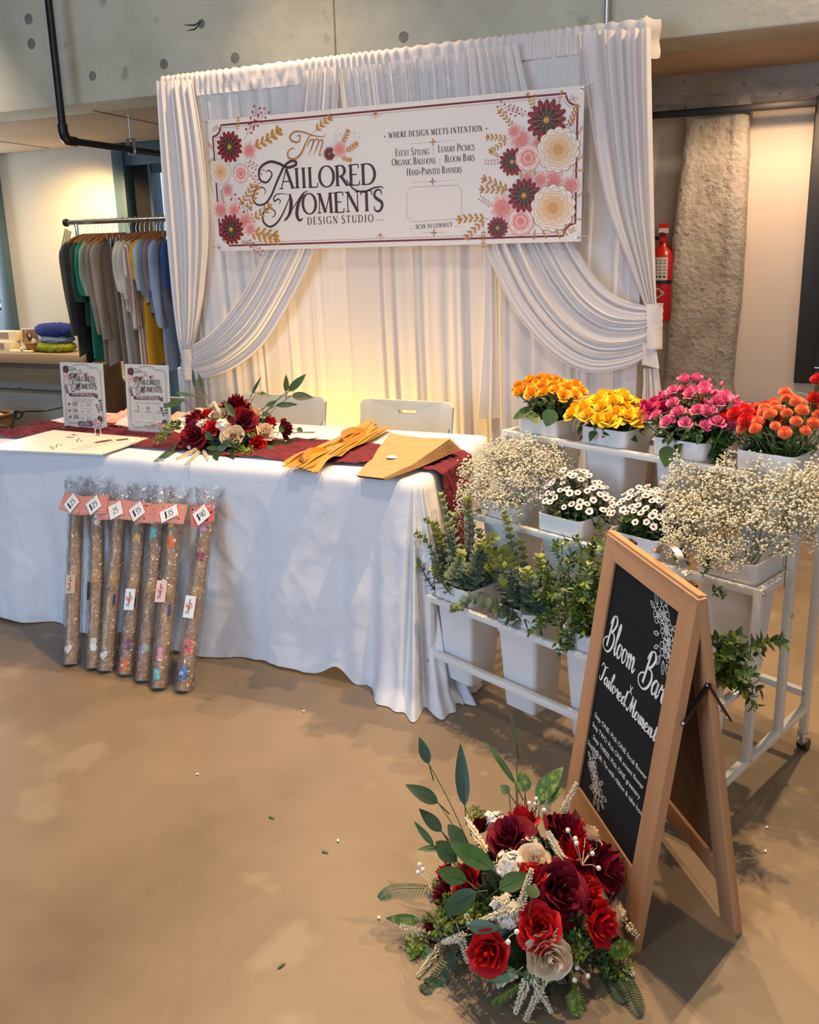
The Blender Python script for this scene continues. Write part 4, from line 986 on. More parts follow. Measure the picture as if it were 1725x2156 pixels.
# monogram
BZ = I['p_bronze']
sw([Zq(*p) for p in ((845, 480), (870, 470), (860, 520), (810, 515), (790, 480), (830, 440), (900, 445), (970, 470), (1050, 480), (1070, 458))], .010, BZ)
sw([Zq(*p) for p in ((960, 455), (920, 520), (880, 610), (830, 655), (780, 645), (775, 600), (810, 570), (828, 580))], .011, BZ)
sw([Zq(*p) for p in ((925, 560), (945, 515), (975, 505), (965, 560), (935, 625))], .008, BZ); sw([Zq(*p) for p in ((950, 590), (985, 510), (1015, 505), (1005, 560), (975, 625))], .008, BZ); sw([Zq(*p) for p in ((990, 590), (1025, 515), (1050, 515), (1030, 590), (1025, 630), (1055, 612))], .008, BZ)
le.build('lettering', PM, bn)
# printed flowers
fl_ = Art(.00005); LF, LF2, SM, BY = I['p_leaf'], I['p_leaf2'], I['p_stem'], I['p_berry']
def pk(px, py): return bp(px, py)
def rad(n): return n * PXM
Zr = lambda a, b: (780 + a / 3.594, 160 + b / 3.594)
PXR = bw_((1100, 350), (1200, 350)) / 100
# left cluster
for (a, b, L, an, be_) in ((1.0, 0, .14, .55, .3),):
    pass
spr = [((430, 500), 60, .9, .3, 1), ((440, 430), 55, .35, .5, 1), ((470, 560), 68, .15, .4, 0), ((480, 580), 66, .35, .2, 0), ((370, 440), 24, 1.3, .1, 0), ((200, 600), 20, 2.2, .2, 0), ((200, 640), 18, 3.6, .2, 0), ((430, 680), 42, -.3, -.4, 1), ((460, 740), 40, -.8, -.4, 1), ((250, 880), 26, -1.6, .2, 0), ((300, 900), 60, -.9, .3, 1), ((380, 1040), 50, .7, .3, 0), ((440, 1080), 52, .9, .2, 0), ((440, 1150), 60, .3, .3, 0), ((430, 1240), 68, .05, -.3, 0), ((450, 1230), 66, -.35, .2, 0), ((400, 1300), 26, -.4, -.1, 0), ((430, 1280), 45, -.7, .1, 1)]
for (c, L, an, be_, kind) in spr:
    x, y = pk(*Zq(*c)); fl_.sprig(x, y, L * PXM, an, LF, LF2, 5, .21, be_, BY if kind else None)
fl_.lift()
def an_(c, r, px=PXM, f=Zq): fl_.anemone(pk(*f(*c)), r * px, *AN)
def pe_(c, r, cols, lobes=11, px=PXM, f=Zq): fl_.peony(pk(*f(*c)), r * px, cols, I['p_line'] if cols is CRM else I['p_pink2'], lobes)
def pp_(c, r, px=PXM, f=Zq):
    x, y = pk(*f(*c)); R = r * px; fl_.lift()
    for i in range(9): fl_.petal((x, y), .05 * R, R, 2 * pi * i / 9, .30 * R, I['p_pale'])
    fl_.lift()
    for i in range(9): fl_.petal((x, y), .05 * R, R * .72, 2 * pi * i / 9, .16 * R, I['p_pink'])
    fl_.lift(); fl_.blob((x, y), .34 * R, 9, .3, I['p_pink2']); fl_.lift(); fl_.disc((x, y), .12 * R, I['p_core'])
pp_((470, 590), 17); pp_((300, 900), 15); pp_((245, 1060), 19); pp_((350, 1060), 16); pp_((440, 1150), 20); pp_((480, 1210), 14)
pe_((405, 770), 19, PNK, 9); pe_((245, 755), 25, CRM, 13); an_((315, 560), 31); an_((328, 1212), 31)
# monogram flowers
an_((1105, 615), 13); pp_((1185, 580), 16)
for c, L, an in (((1200, 540), 24, .9), ((1220, 600), 26, .35), ((1190, 640), 20, -.4)): x, y = pk(*Zq(*c)); fl_.sprig(x, y, L * PXM, an, LF, LF2, 4, .3, .2)
x, y = pk(*Zq(975, 450)); fl_.sprig(x, y, 40 * PXM, .62, LF, LF2, 4, .26, -.1)
fl_.build('printed_flowers', PM, bn)
fr_ = Art(.00005); fl_ = fr_
spr = [((1200, 310), 42, 2.5, .3, 1), ((1160, 290), 52, 2.9, -.4, 1), ((1240, 270), 34, 1.9, .1, 0), ((1240, 230), 20, 1.55, 0, 0), ((1420, 220), 24, 1.2, .2, 0), ((1490, 400), 42, 1.0, .3, 0), ((1490, 420), 40, 1.3, -.3, 1), ((1090, 400), 44, 2.2, .2, 0), ((1060, 480), 46, 2.9, .2, 0), ((1050, 480), 42, 3.6, .1, 0), ((1000, 640), 34, 3.3, -.3, 1), ((990, 620), 28, 2.6, -.2, 0), ((1070, 880), 62, 2.6, .2, 0), ((1060, 870), 58, 3.0, .1, 0), ((1050, 760), 30, 1.9, .2, 0), ((930, 1000), 34, 2.4, .2, 1), ((900, 1080), 62, 3.0, .3, 0), ((890, 1080), 56, 3.7, .2, 0), ((860, 1150), 36, 4.6, .2, 0), ((1570, 450), 16, 1.0, .2, 0), ((1550, 650), 17, .5, .2, 0), ((1530, 710), 20, -.2, .2, 0), ((1550, 920), 15, .4, .2, 0), ((1545, 1080), 16, -.2, .2, 0), ((1250, 1150), 20, -1.8, .2, 0), ((1300, 1160), 18, -1.2, .2, 0), ((1400, 1150), 20, -1.2, .2, 0), ((1440, 1150), 18, -.8, 0, 0), ((1280, 720), 36, 3.4, .2, 0), ((1200, 760), 36, 2.8, .2, 0)]
for (c, L, an, be_, kind) in spr:
    x, y = pk(*Zr(*c)); fr_.sprig(x, y, L * PXR, an, LF, LF2, 5, .21, be_, BY if kind else None)
fr_.lift()
R_ = dict(px=PXR, f=Zr)
for c, r in (((1270, 510), 16), ((1140, 480), 25), ((1090, 420), 16), ((1380, 800), 26), ((1520, 830), 20), ((1290, 790), 18), ((1000, 1000), 28), ((1190, 770), 14)): pp_(c, r, **R_)
an_((1075, 650), 29, **R_); pe_((1195, 620), 28, PNK, 10, **R_); pe_((1140, 1100), 30, PNK, 10, **R_)
fr_.lift(); an_((965, 1150), 24, **R_)
an_((1335, 335), 42, **R_); pe_((1425, 560), 45, CRM, 14, **R_); an_((1165, 905), 36, **R_); pe_((1385, 1000), 48, CRM, 14, **R_)
fr_.build('printed_flowers', PM, bn)
for (px, py) in ((437, 258), (463, 522), (1226, 188), (1217, 500)):
    x, y = bp(px, py); g = MB(); g.lathe([(.004, .001), (.0055, .0022), (.0085, .0018), (.0095, 0)], 18); g.xf(Matrix.Translation((x, -.001, y)) @ Matrix.Rotation(pi / 2, 4, 'X')); g.build('grommet', 'steel', bn)
    sg = 1 if px > 800 else -1
    MB().tube([(x, -.003, y), (x + sg * .02, -.004, y + .006), (x + sg * .05, .005, y + (.02 if py < 300 else .004))], .0012, 5).build('string', 'steel', bn)
# ================================================================== flower rack
LR = 1.004; TE = (0.0, .19, .385, .575); TH = (.39, .635, .885)
fr = thing('flower_rack', 'white three tier metal flower rack on casters holding white buckets', 'rack', F0, BB)
def bar(nm, a, b, w=.022, mi='white_metal'):
    a, b = Vector(a), Vector(b); t = (b - a); L = t.length; t.normalize()
    q = t.to_track_quat('Z', 'Y').to_matrix().to_4x4()
    m = MB().box(-w / 2, w / 2, -w / 2, w / 2, 0, L, 0, .0025, Matrix.Translation(a) @ q)
    return m.build(nm, mi, fr)
for l in (0, LR):
    hs = (TH[0], TH[1], TH[2], TH[2]); z0 = (.055, .14, .14, .055)
    for e, h, z in zip(TE, hs, z0):
        bar('post', (l, e, z), (l, e, h))
        for zz in ((h - .012), .20 if e in (TE[0],) else .30 + .2 * (e > .3)):
            sg = -1 if l == 0 else 1
            MB().ball((l + sg * .012, e, zz), .0065, 0, 2).build('screw', 'steel', fr)
            MB().ball((l, e - .012, .16 if e == 0 else h - .14), .0065, 0, 2).build('screw', 'steel', fr)
    bar('side_rail', (l, .0, .14), (l, TE[3], .14))
    for k in range(3): bar('side_rail', (l, TE[k], TH[k] - .011), (l, TE[k + 1], TH[k] - .011), .02)
    for e in (TE[0], TE[3]):
        w = thing('caster', None, None, (l, e, 0)); w.parent = fr
        MB().lathe([(.0, .058), (.016, .058), (.017, .05), (.012, .046), (.012, .04), (.017, .038), (.017, .033), (0, .033)], 18).build('swivel', 'chrome', w)
        for sg in (-1, 1):
            MB().lathe([(0, 0), (.017, 0), (.019, .003), (.019, .009), (.017, .012), (0, .012)], 20).xf(Matrix.Translation((.002 + sg * .009 - .006, .006, .0195)) @ Matrix.Rotation(pi / 2, 4, 'Y')).build('wheel', 'black', w)
        MB().box(-.014, .014, -.012, .02, .018, .036, 0, .004).build('fork', 'chrome', w)
for k in range(3):
    bar('shelf_rail', (0, TE[k], TH[k] - .011), (LR, TE[k], TH[k] - .011), .02)
    bar('shelf_rail', (0, TE[k + 1], TH[k] - .011), (LR, TE[k + 1], TH[k] - .011), .02)
bar('lower_rail', (0, 0, .187), (LR, 0, .187)); bar('lower_rail', (0, TE[3], .187), (LR, TE[3], .187))

def bucket_mb(w=.164, d=.178, h=.345):
    m = MB(); R = .022
    def ring(w, d, z, r):
        out = []
        for cx, cy, a0 in ((w / 2 - r, d / 2 - r, 0), (-w / 2 + r, d / 2 - r, 90), (-w / 2 + r, -d / 2 + r, 180), (w / 2 - r, -d / 2 + r, 270)):
            for i in range(6):
                a = radians(a0 + 18 * i); out.append((cx + r * cos(a), cy + r * sin(a), z))
        return out
    prof = [(.66, .0, .012), (.70, .0, .014), (.705, .004, .015), (.94, h - .055, .02), (.945, h - .053, .02), (1.0, h - .053, .022), (1.01, h - .050, .022), (1.02, h - .003, .022), (1.015, h, .022), (.975, h, .02), (.965, h - .004, .02), (.90, h - .06, .02), (.68, .02, .014)]
    rows = [ring(w * k, d * k, z, r) for k, z, r in prof]; n = 24
    vs = [p for row in rows for p in row]; fs = []
    for i in range(len(rows) - 1):
        for j in range(n): fs.append((i * n + j, i * n + (j + 1) % n, (i + 1) * n + (j + 1) % n, (i + 1) * n + j))
    fs.append(tuple(range(n - 1, -1, -1))); fs.append(tuple((len(rows) - 1) * n + j for j in range(n)))
    return m.add(vs, fs)
BKM = bucket_mb().mesh('bucket', 'bucket', True, 40)
TIERN = ('front', 'middle', 'top')
BL = ((.090, .350, .605, .870), (.120, .365, .625, .905), (.128, .388, .645, .905))
BKT = {}
WHAT = (('silver-green eucalyptus', 'round-leaved eucalyptus', 'dark green leafy sprigs', 'greenery behind the chalkboard'),
        ('white gypsophila beside the table', 'small white dark-eyed daisies', 'dark-eyed daisies behind the chalkboard handle', 'white gypsophila at the end post'),
        ('golden orange roses', 'deep yellow roses', 'pink roses', 'red and coral carnations'))
for k in range(3):
    for q in range(4):
        l = BL[k][q]; e = (TE[k] + TE[k + 1]) / 2; z = TH[k] - .292 + .0005
        o = bpy.data.objects.new('flower_bucket', BKM); COL.objects.link(o); o.location = K(l, e, z); o.rotation_euler = (0, 0, BB)
        tag(o, 'white bucket in the %s rack tier holding %s' % (TIERN[k], WHAT[k][q]), 'bucket', 'white flower buckets on the rack')
        BKT[(k, q)] = (l, e, z + .345)

# ------------------------------------------------------------------ flowers
def rose_mb(r=.022, open_=.6, n=15, seed=0, point=0.0, nu=6, nv=5, ruff=.0, wide=.0):
    """a rose head of separate curled petals, axis +z, base at the origin"""
    R = random.Random(seed); m = MB(); H = r * 1.35
    for k in range(n):
        f = k / (n - 1); th = k * 2.39996 + R.uniform(-.2, .2)
        r0 = r * (.05 + .10 * f); flare = r * (.10 + (.45 + .62 * open_) * f ** 1.1) ; h = H * (1.0 - (.22 + .30 * open_) * f ** 1.4) * R.uniform(.94, 1.05)
        al = 1.35 - (.55 - wide) * f; curl = r * (.10 + .34 * open_) * f ** .8; zb = H * .04 * (1 - f)
        def fn(i, j):
            u = 2 * i - 1; v = j
            wv = sin(pi * min(1, .22 + .62 * v)) ** .6
            a = th + u * al * wv
            rad = r0 + flare * v ** (.55 + .3 * (1 - f)) + curl * max(0, v - .55) ** 1.3 * 1.6
            rad += r * .05 * abs(u) * v * (1 if k % 2 else -1) * (.3 + f)
            tip = (1 - .16 * u * u * (1 + point) + point * .16 * (1 - abs(u)) ** 2 * 2)
            z = zb + h * v * (tip if v > .5 else 1) - curl * 1.0 * max(0, v - .72) * 1.8
            if ruff: rad += r * ruff * sin(u * 6 + k) * v ** 2
            return (rad * cos(a), rad * sin(a), z)
        m.grid(fn, nu, nv)
    # tight swirl in the centre
    q = []
    for i in range(18):
        a = i * .62; rr = r * (.02 + .012 * i); q.append((rr * cos(a), rr * sin(a)))
    m.add([(x, y, H * .45) for x, y in q] + [(x * 1.1, y * 1.1, H * (1.03 - .008 * i)) for i, (x, y) in enumerate(q)], [(i, i + 1, 19 + i, 18 + i) for i in range(17)])
    return m
def calyx_mb(r=.02):
    m = MB(); m.lathe([(0, -.35 * r), (.22 * r, -.3 * r), (.30 * r, -.1 * r), (.34 * r, .12 * r), (.2 * r, .2 * r)], 8)
    for i in range(5):
        a = 2 * pi * i / 5
        for s in (0,):
            c, s_ = cos(a), sin(a)
            P_ = [(.25 * r, .0), (.55 * r, .22 * r), (.78 * r, .18 * r), (.98 * r, -.02 * r)]; w_ = [.12, .16, .10, .0]
            vs = []
            for (x, z), w in zip(P_, w_): vs += [(x * c - w * r * s_, x * s_ + w * r * c, z), (x * c + w * r * s_, x * s_ - w * r * c, z)]
            m.add(vs, [(2 * i_, 2 * i_ + 1, 2 * i_ + 3, 2 * i_ + 2) for i_ in range(3)])
    return m
def leaf_add(m, base, d, up, L, w, mi=0, fold=.18, droop=.25, n=6, tip=1.0, round_=False):
    """one leaf: base point, direction, upper side"""
    base = Vector(base); d = Vector(d).normalized(); up = Vector(up); up = (up - d * up.dot(d)); up = up.normalized() if up.length > 1e-5 else d.orthogonal().normalized(); x = d.cross(up)
    vs = []
    for i in range(n + 1):
        t = i / n
        ww = w * (sqrt(max(0, 1 - (2 * t - 1) ** 2)) if round_ else (sin(pi * t ** .75) ** .9 if t < 1 else 0)) * .5
        c = base + d * (L * t) - up * (droop * L * t * t)
        vs += [c + x * ww + up * (fold * ww), c, c - x * ww + up * (fold * ww)]
    fs = []
    for i in range(n): a = 3 * i; fs += [(a, a + 1, a + 4, a + 3), (a + 1, a + 2, a + 5, a + 4)]
    m.add(vs, fs, mi)
def rmat(name, c1, c2, rough=.5, sheen=.3, sc=30, island=.16):
    """petal colour varying gently from petal to petal"""
    m = mat(name, tuple((a + b) / 2 for a, b in zip(c1, c2)), rough, noise=(sc, .10), sheen=sheen, island=island, trans=.12, spec=.3)
    return m
M['rose_orange'] = rmat('golden orange petals', (.92, .36, .010), (.95, .45, .02))
M['rose_yellow'] = rmat('deep yellow petals', (.95, .50, .008), (.98, .60, .02))
M['rose_pink'] = rmat('pink petals', (.72, .10, .26), (.85, .22, .40))
M['rose_magenta'] = rmat('magenta petals', (.45, .008, .085), (.60, .02, .15))
M['carn_red'] = rmat('scarlet carnation petals', (.58, .006, .008), (.75, .02, .02))
M['carn_coral'] = rmat('coral carnation petals', (.92, .17, .06), (.95, .28, .13))
M['daisy_w'] = mat('white daisy petals', (.80, .72, .70), .6, island=.06)
M['daisy_dark'] = mat('dark daisy eye', (.06, .025, .03), .7)
M['daisy_mid'] = mat('daisy centre', (.12, .08, .035), .8)
M['gyp'] = mat('gypsophila buds', (.80, .74, .58), .7, island=.15)
M['gyp_stem'] = mat('gypsophila stems', (.17, .19, .09), .7)
M['euc'] = mat('silver green eucalyptus leaves', (.17, .235, .165), .55, noise=(14, .25), island=.28, trans=.1)
M['euc_young'] = mat('young eucalyptus leaves', (.25, .30, .085), .5, noise=(14, .2), island=.3, trans=.1)
M['green_small'] = mat('small dark green leaves', (.065, .13, .028), .42, noise=(20, .3), island=.45, trans=.08)
M['green_lime'] = mat('yellow green leaves', (.21, .27, .04), .45, island=.35, trans=.1)

def stem_line(h, bend, seed):
    R = random.Random(seed); a = R.uniform(0, 2 * pi)
    return [Vector((bend * cos(a) * t * t, bend * sin(a) * t * t, -h * (1 - t))) for t in (0, .25, .5, .75, 1.0)]
def rose_kind(name, matn, r, opens, seeds, point=0.0, n=14, stem=.20, leaf=True):
    """variants of one rose: (root mesh object, its parts); the root sits at the base of the bloom"""
    out = []
    for op, sd_ in zip(opens, seeds):
        root = bpy.data.objects.new(name, None); COL.objects.link(root); root.empty_display_size = .02
        b = rose_mb(r, op, n, sd_, point).build('bloom', matn, root, ang=180)
        sm = MB(); sm.merge(calyx_mb(r)); L = stem_line(stem, .02, sd_); sm.tube(L, .0022, 6)
        s = sm.build('stem', 'stem', root, ang=180); parts = [(b, []), (s, [])]
        if leaf:
            lf = MB(); R = random.Random(sd_ + 9)
            for z in (-.045, -.075, -.10):
                for sg in (0, 1):
                    a = R.uniform(0, 2 * pi); p = samp(L, 1 + z / stem)
                    leaf_add(lf, p, (cos(a), sin(a), .25), (0, 0, 1), R.uniform(.028, .042), .024, 0, .2, .4)
            parts.append((lf.build('leaves', 'leaf', root), []))
        out.append((root, parts))
    return out
def carn_mb(r=.022, seed=0):
    R = random.Random(seed); m = MB(); n = 26
    for k, (rr, z0, z1) in enumerate(((1.0, .25, .30), (.95, .35, .55), (.80, .45, .80), (.62, .55, 1.0), (.42, .6, 1.12), (.22, .7, 1.2))):
        ph = R.uniform(0, 6)
        def fn(i, j):
            a = 2 * pi * i + ph; fr = sin(a * 13 + k) * .5 + R.uniform(-.5, .5)
            q = [.15, .55, 1.0][int(j * 2 + .01)]
            rad = r * rr * q * (1 + (.10 * fr if q == 1 else 0)); z = r * (z0 + (z1 - z0) * q + (.16 * fr if q == 1 else .05 * fr * q))
            return (rad * cos(a), rad * sin(a), z)
        m.grid(fn, n * 2, 3, close=True)
    return m
def carn_kind(name, matn, r, seeds):
    out = []
    for sd_ in seeds:
        root = bpy.data.objects.new(name, None); COL.objects.link(root); root.empty_display_size = .02
        b = carn_mb(r, sd_).build('bloom', matn, root, ang=180)
        sm = MB(); sm.lathe([(.002, -.028), (.006, -.024), (.007, -.008), (.009, .006), (.006, .008)], 8); L = stem_line(.2, .02, sd_); L = [p + Vector((0, 0, -.02)) for p in L]; sm.tube(L, .0020, 6)
        for t in (.55, .75, .9):
            p = samp(L, t); a = sd_ + t * 9
            for sg in (1, -1): leaf_add(sm, p, (sg * cos(a), sg * sin(a), .9), (0, 0, 1), .035, .004, 0, .1, .5, 4)
        s = sm.build('stem', 'stem', root, ang=180)
        out.append((root, [(b, []), (s, [])]))
    return out
def bud_kind(name, matn, r, seed):
    root = bpy.data.objects.new(name, None); COL.objects.link(root)
    m = MB(); m.lathe([(0, r * 1.5), (.25 * r, r * 1.35), (.42 * r, r * .9), (.40 * r, .4 * r), (.2 * r, .05 * r), (0, 0)], 10)
    b = m.build('bud', matn, root, ang=180)
    sm = MB(); sm.merge(calyx_mb(r * .9)); sm.tube(stem_line(.16, .015, seed), .0018, 5)
    s = sm.build('stem', 'stem', root, ang=180); return [(root, [(b, []), (s, [])])]
USED = set()
def plant(kind, l, e, z, tilt_l, tilt_e, sc, spin, label, cat, group):
    """set one flower with its bloom base at rack point (l, e, z), leaning by the tilts"""
    ax = (UB * tilt_l + NB * tilt_e + Vector((0, 0, 1))).normalized()
    q = ax.to_track_quat('Z', 'Y') @ Matrix.Rotation(spin, 3, 'Z').to_quaternion()
    root, parts = kind
    if root.name not in USED:
        USED.add(root.name); root.location = K(l, e, z); root.rotation_euler = q.to_euler(); root.scale = (sc,) * 3
        return tag(root, label, cat, group)
    return dup(root, parts, K(l, e, z), q.to_euler(), (sc,) * 3, label, group)
def plant_m(me_root, l, e, z, tilt, sc, spin): pass
def fill(kinds, cell, n, hw, hd, zlo, zhi, label, cat, group, seed, sc=(.9, 1.1), dome=1.0, lean=.75, sel=None, off=(0, 0), tilt0=(0, -.15), mind=.0):
    """a dome of n flowers over one bucket"""
    l0, e0, z0 = BKT[cell]; R = random.Random(seed); pts_ = []
    tries = 0
    while len(pts_) < n and tries < 6000:
        tries += 1
        x, y = R.uniform(-1, 1), R.uniform(-1, 1)
        if x * x + y * y > 1.05: continue
        if mind and any((x - a) ** 2 + (y - b) ** 2 < mind ** 2 for a, b in pts_): continue
        pts_.append((x, y))
    for i, (x, y) in enumerate(pts_):
        rr = x * x + y * y; z = z0 + zlo + (zhi - zlo) * (1 - dome * rr) * R.uniform(.80, 1.1)
        k = kinds[R.randrange(len(kinds))] if sel is None else kinds[sel(x, y, R)]
        plant(k, l0 + off[0] + x * hw, e0 + off[1] + y * hd, z, x * lean + tilt0[0] + R.uniform(-.25, .25), y * lean + tilt0[1] + R.uniform(-.25, .25), R.uniform(*sc), R.uniform(0, 6.28), label, cat, group)
ro = rose_kind('spray_rose', 'rose_orange', .0215, (.75, .5, .9), (11, 12, 13)); 
fill(ro, (2, 0), 28, .115, .095, .050, .115, 'golden orange rose in the first bucket of the top tier', 'rose', 'golden orange roses in the first top bucket', 1, (.85, 1.15), .55, mind=.28, off=(-.008, -.005))
ry = rose_kind('garden_rose', 'rose_yellow', .022, (.85, 1.0, .65), (21, 22, 23), n=16)
fill(ry, (2, 1), 36, .115, .105, .020, .085, 'deep yellow rose in the second bucket of the top tier', 'rose', 'deep yellow roses in the second top bucket', 2, (.95, 1.25), .85, lean=.8, mind=.25, off=(-.02, -.015))
rk = rose_kind('spray_rose', 'rose_pink', .020, (.55, .35, .8), (31, 32, 33)); bud = bud_kind('rose_bud', 'rose_pink', .013, 5)
rm = rose_kind('spray_rose', 'rose_magenta', .020, (.5, .7), (34, 35))
fill(rm, (2, 2), 18, .070, .095, .055, .105, 'dark magenta rose on the left side of the third top bucket', 'rose', 'dark magenta roses in the third top bucket', 3, (.9, 1.15), .6, mind=.34, off=(-.075, .02))
fill(rk, (2, 2), 44, .135, .115, .025, .155, 'pink rose in the third bucket of the top tier', 'rose', 'pink roses in the third top bucket', 4, (.85, 1.15), .8, mind=.22, off=(.015, -.015))
fill(bud, (2, 2), 9, .11, .10, .06, .17, 'small closed pink rose bud among the pink roses', 'rose bud', 'pink rose buds in the third top bucket', 5, (.9, 1.2), .7, off=(.03, 0))
cr_ = carn_kind('carnation', 'carn_red', .021, (41, 42)); cc_ = carn_kind('carnation', 'carn_coral', .0185, (43, 44))
fill(cr_, (2, 3), 20, .075, .10, .045, .10, 'scarlet carnation on the left of the fourth top bucket', 'carnation', 'scarlet carnations in the fourth top bucket', 6, (.95, 1.3), .6, mind=.30, off=(-.07, .0))
fill(cc_, (2, 3), 46, .12, .11, .02, .14, 'coral carnation in the fourth bucket of the top tier', 'carnation', 'coral carnations in the fourth top bucket', 7, (.75, 1.05), .65, mind=.2, off=(.02, -.01))
for (px, py, dd) in ((1722, 806, .50), (1715, 845, .48)):
    X = at_pl(px, py, K(0, dd), NB); plant(cr_[0], (X - F0).dot(UB), dd, X.z, .2, -.3, 1.0, 1.0, 'scarlet carnation standing tall at the right end of the top tier', 'carnation', 'tall scarlet carnations at the end of the top tier')
# broad leaves below the orange roses and the single hanging leaf
def big_leaf(px, py, px2, py2, e, w, label, mi='leaf', up=(0, -.6, .8)):
    a = at_pl(px, py, K(0, e), NB); b = at_pl(px2, py2, K(0, e - .03), NB); m = MB()
    leaf_add(m, a, b - a, Vector(up), (b - a).length, w, 0, .15, .08, 10); 
    m.tube([a - (b - a) * .3 + Vector((0, 0, .02)), a], .0012, 5)
    return m.build('rose_leaf', mi, None, label=label, cat='leaf', group='broad rose leaves')
for i, (a, b, c, d, w, t) in enumerate(((1120, 862, 1078, 880, .045, 'leftmost of the broad green leaves under the golden orange roses'), (1118, 868, 1135, 893, .04, 'middle broad green leaf under the golden orange roses'), (1165, 862, 1150, 898, .055, 'round green leaf under the golden orange roses near the bucket corner'))):
    big_leaf(a, b, c, d, .37, w, t)
big_leaf(1407, 938, 1402, 984, .35, .048, 'single round green leaf hanging over the rim below the pink roses', up=(-.2, -1, .1))
def under(cell, n, seed, r, h, label, group, mi='leaf', sz_=(.03, .05)):
    l0, e0, z0 = BKT[cell]; R = random.Random(seed); m = MB()
    for k in range(n):
        a = R.uniform(0, 6.28); q = sqrt(R.random()); p = K(l0 + q * r * cos(a), e0 + q * r * .85 * sin(a), z0 + h * R.uniform(-.6, 1))
        b = R.uniform(0, 6.28); leaf_add(m, p, (cos(b), sin(b), R.uniform(-.3, .8)), (0, 0, 1), R.uniform(*sz_), R.uniform(.014, .026), 0, .2, .4, 5)
        if k % 3 == 0: m.tube([K(l0 + q * r * .4 * cos(a), e0 + q * r * .4 * sin(a), z0 - .1), p], .0016, 5)
    o = m.build('foliage', mi, None); tag(o, label, 'foliage', group, 'stuff')
for q, nm in enumerate(('golden orange roses', 'deep yellow roses', 'pink roses', 'carnations')):
    under((2, q), 90, 60 + q, .085, .045, 'dark green leaves filling the bucket under the %s' % nm, 'leaves under the top tier flowers')

# daisies
def daisy(seed):
    R = random.Random(seed); root = bpy.data.objects.new('daisy', None); COL.objects.link(root); r = .0135; m = MB(); n = 14
    for k in range(n):
        a = 2 * pi * k / n + R.uniform(-.08, .08); c, s = cos(a), sin(a); L = r * R.uniform(.92, 1.08); up = R.uniform(.02, .22); vs = []
        for t, w in ((.22, .10), (.5, .21), (.8, .22), (1.0, .10)):
            x = L * t; ww = w * r; z = .12 * r + up * r * t * t
            vs += [(x * c - ww * s, x * s + ww * c, z), (x * c + ww * s, x * s - ww * c, z)]
        m.add(vs, [(2 * i, 2 * i + 1, 2 * i + 3, 2 * i + 2) for i in range(3)], 0)
    p = m.build('petals', 'daisy_w', root, ang=180)
    e = MB(); e.lathe([(.40 * r, .165 * r), (.36 * r, .22 * r), (.2 * r, .28 * r)], 12, 0); e.lathe([(.2 * r, .28 * r), (.12 * r, .33 * r), (0, .34 * r)], 12, 1)
    ey = e.build('eye', ['daisy_dark', 'daisy_mid'], root, ang=180)
    sm = MB(); sm.tube([Vector((0, 0, -.17)), Vector((.006, 0, -.08)), Vector((0, 0, 0)), Vector((0, 0, .001))], [.0015, .0014, .0012, .003], 5)
    for t in (-.05, -.075, -.1, -.13): leaf_add(sm, (0, 0, t), (cos(t * 90), sin(t * 90), .4), (0, 0, 1), .03, .011, 0, .2, .3, 4)
    st = sm.build('stem', 'stem_dark', root, ang=180); return (root, [(p, []), (ey, []), (st, [])])
da = [daisy(51), daisy(52)]
fill(da, (1, 1), 85, .125, .10, .010, .135, 'small white dark-eyed daisy in the open bucket of the middle tier', 'daisy', 'daisies in the second middle bucket', 8, (.72, .98), .75, lean=.7, tilt0=(-.05, -.35), mind=.13)
fill(da, (1, 2), 85, .125, .10, .015, .115, 'small white dark-eyed daisy in the bucket behind the chalkboard handle', 'daisy', 'daisies in the third middle bucket', 9, (.72, .98), .75, lean=.7, tilt0=(-.05, -.35), mind=.13, off=(-.005, 0))
for q, nm in ((1, 'in the open daisy bucket'), (2, 'in the daisy bucket behind the chalkboard')):
    under((1, q), 160, 70 + q, .085, .05, 'dark green daisy leaves %s' % nm, 'daisy leaves', 'green_small', (.02, .035))
# gypsophila: sprays of many tiny buds on branching stems
def gyp(seed, h=.17, wid=.078, n=16, nb=24):
    R = random.Random(seed); root = bpy.data.objects.new('gypsophila_spray', None); COL.objects.link(root)
    sm = MB(); bm_ = MB(); fork = Vector((0, 0, h * .35)); sm.tube([Vector((0, 0, -.16)), Vector((.004, 0, 0)), fork], .0013, 4)
    for k in range(n):
        a = k * 2.4 + R.uniform(-.3, .3); rr = wid * sqrt((k + .5) / n); tip = Vector((rr * cos(a), rr * sin(a), h * (1.02 - .55 * (rr / wid) ** 2) * R.uniform(.85, 1.1)))
        mid = fork.lerp(tip, .5) + Vector((0, 0, .012)); sm.tube([fork * R.uniform(.5, 1.0), mid, tip], .0007, 3, cap=False)
        for b in range(nb):
            q = tip + Vector((R.gauss(0, .013), R.gauss(0, .013), R.gauss(.002, .012)))
            if b % 2 == 0: sm.tube([tip.lerp(mid, .3), q], .0004, 3, cap=False)
            bm_.ball(q, R.choice((.0026, .0032, .0040, .0047)), 0, 1 if b % 2 == 0 else 0, (1, 1, .8))
    b = bm_.build('buds', 'gyp', root, ang=180); b['kind'] = 'stuff'
    s = sm.build('stems', 'gyp_stem', root, ang=180); return (root, [(b, []), (s, [])])
gy = [gyp(81), gyp(82), gyp(83, .19, .06, 11, 18)]
def gfill(cell, lst, label, group, seed):
    l0, e0, z0 = BKT[cell]; R = random.Random(seed)
    for (x, y, z, tx, ty, sc) in lst:
        plant(gy[R.randrange(3)], l0 + x, e0 + y, z0 + z, tx, ty, sc, R.uniform(0, 6.28), label, 'gypsophila', group)
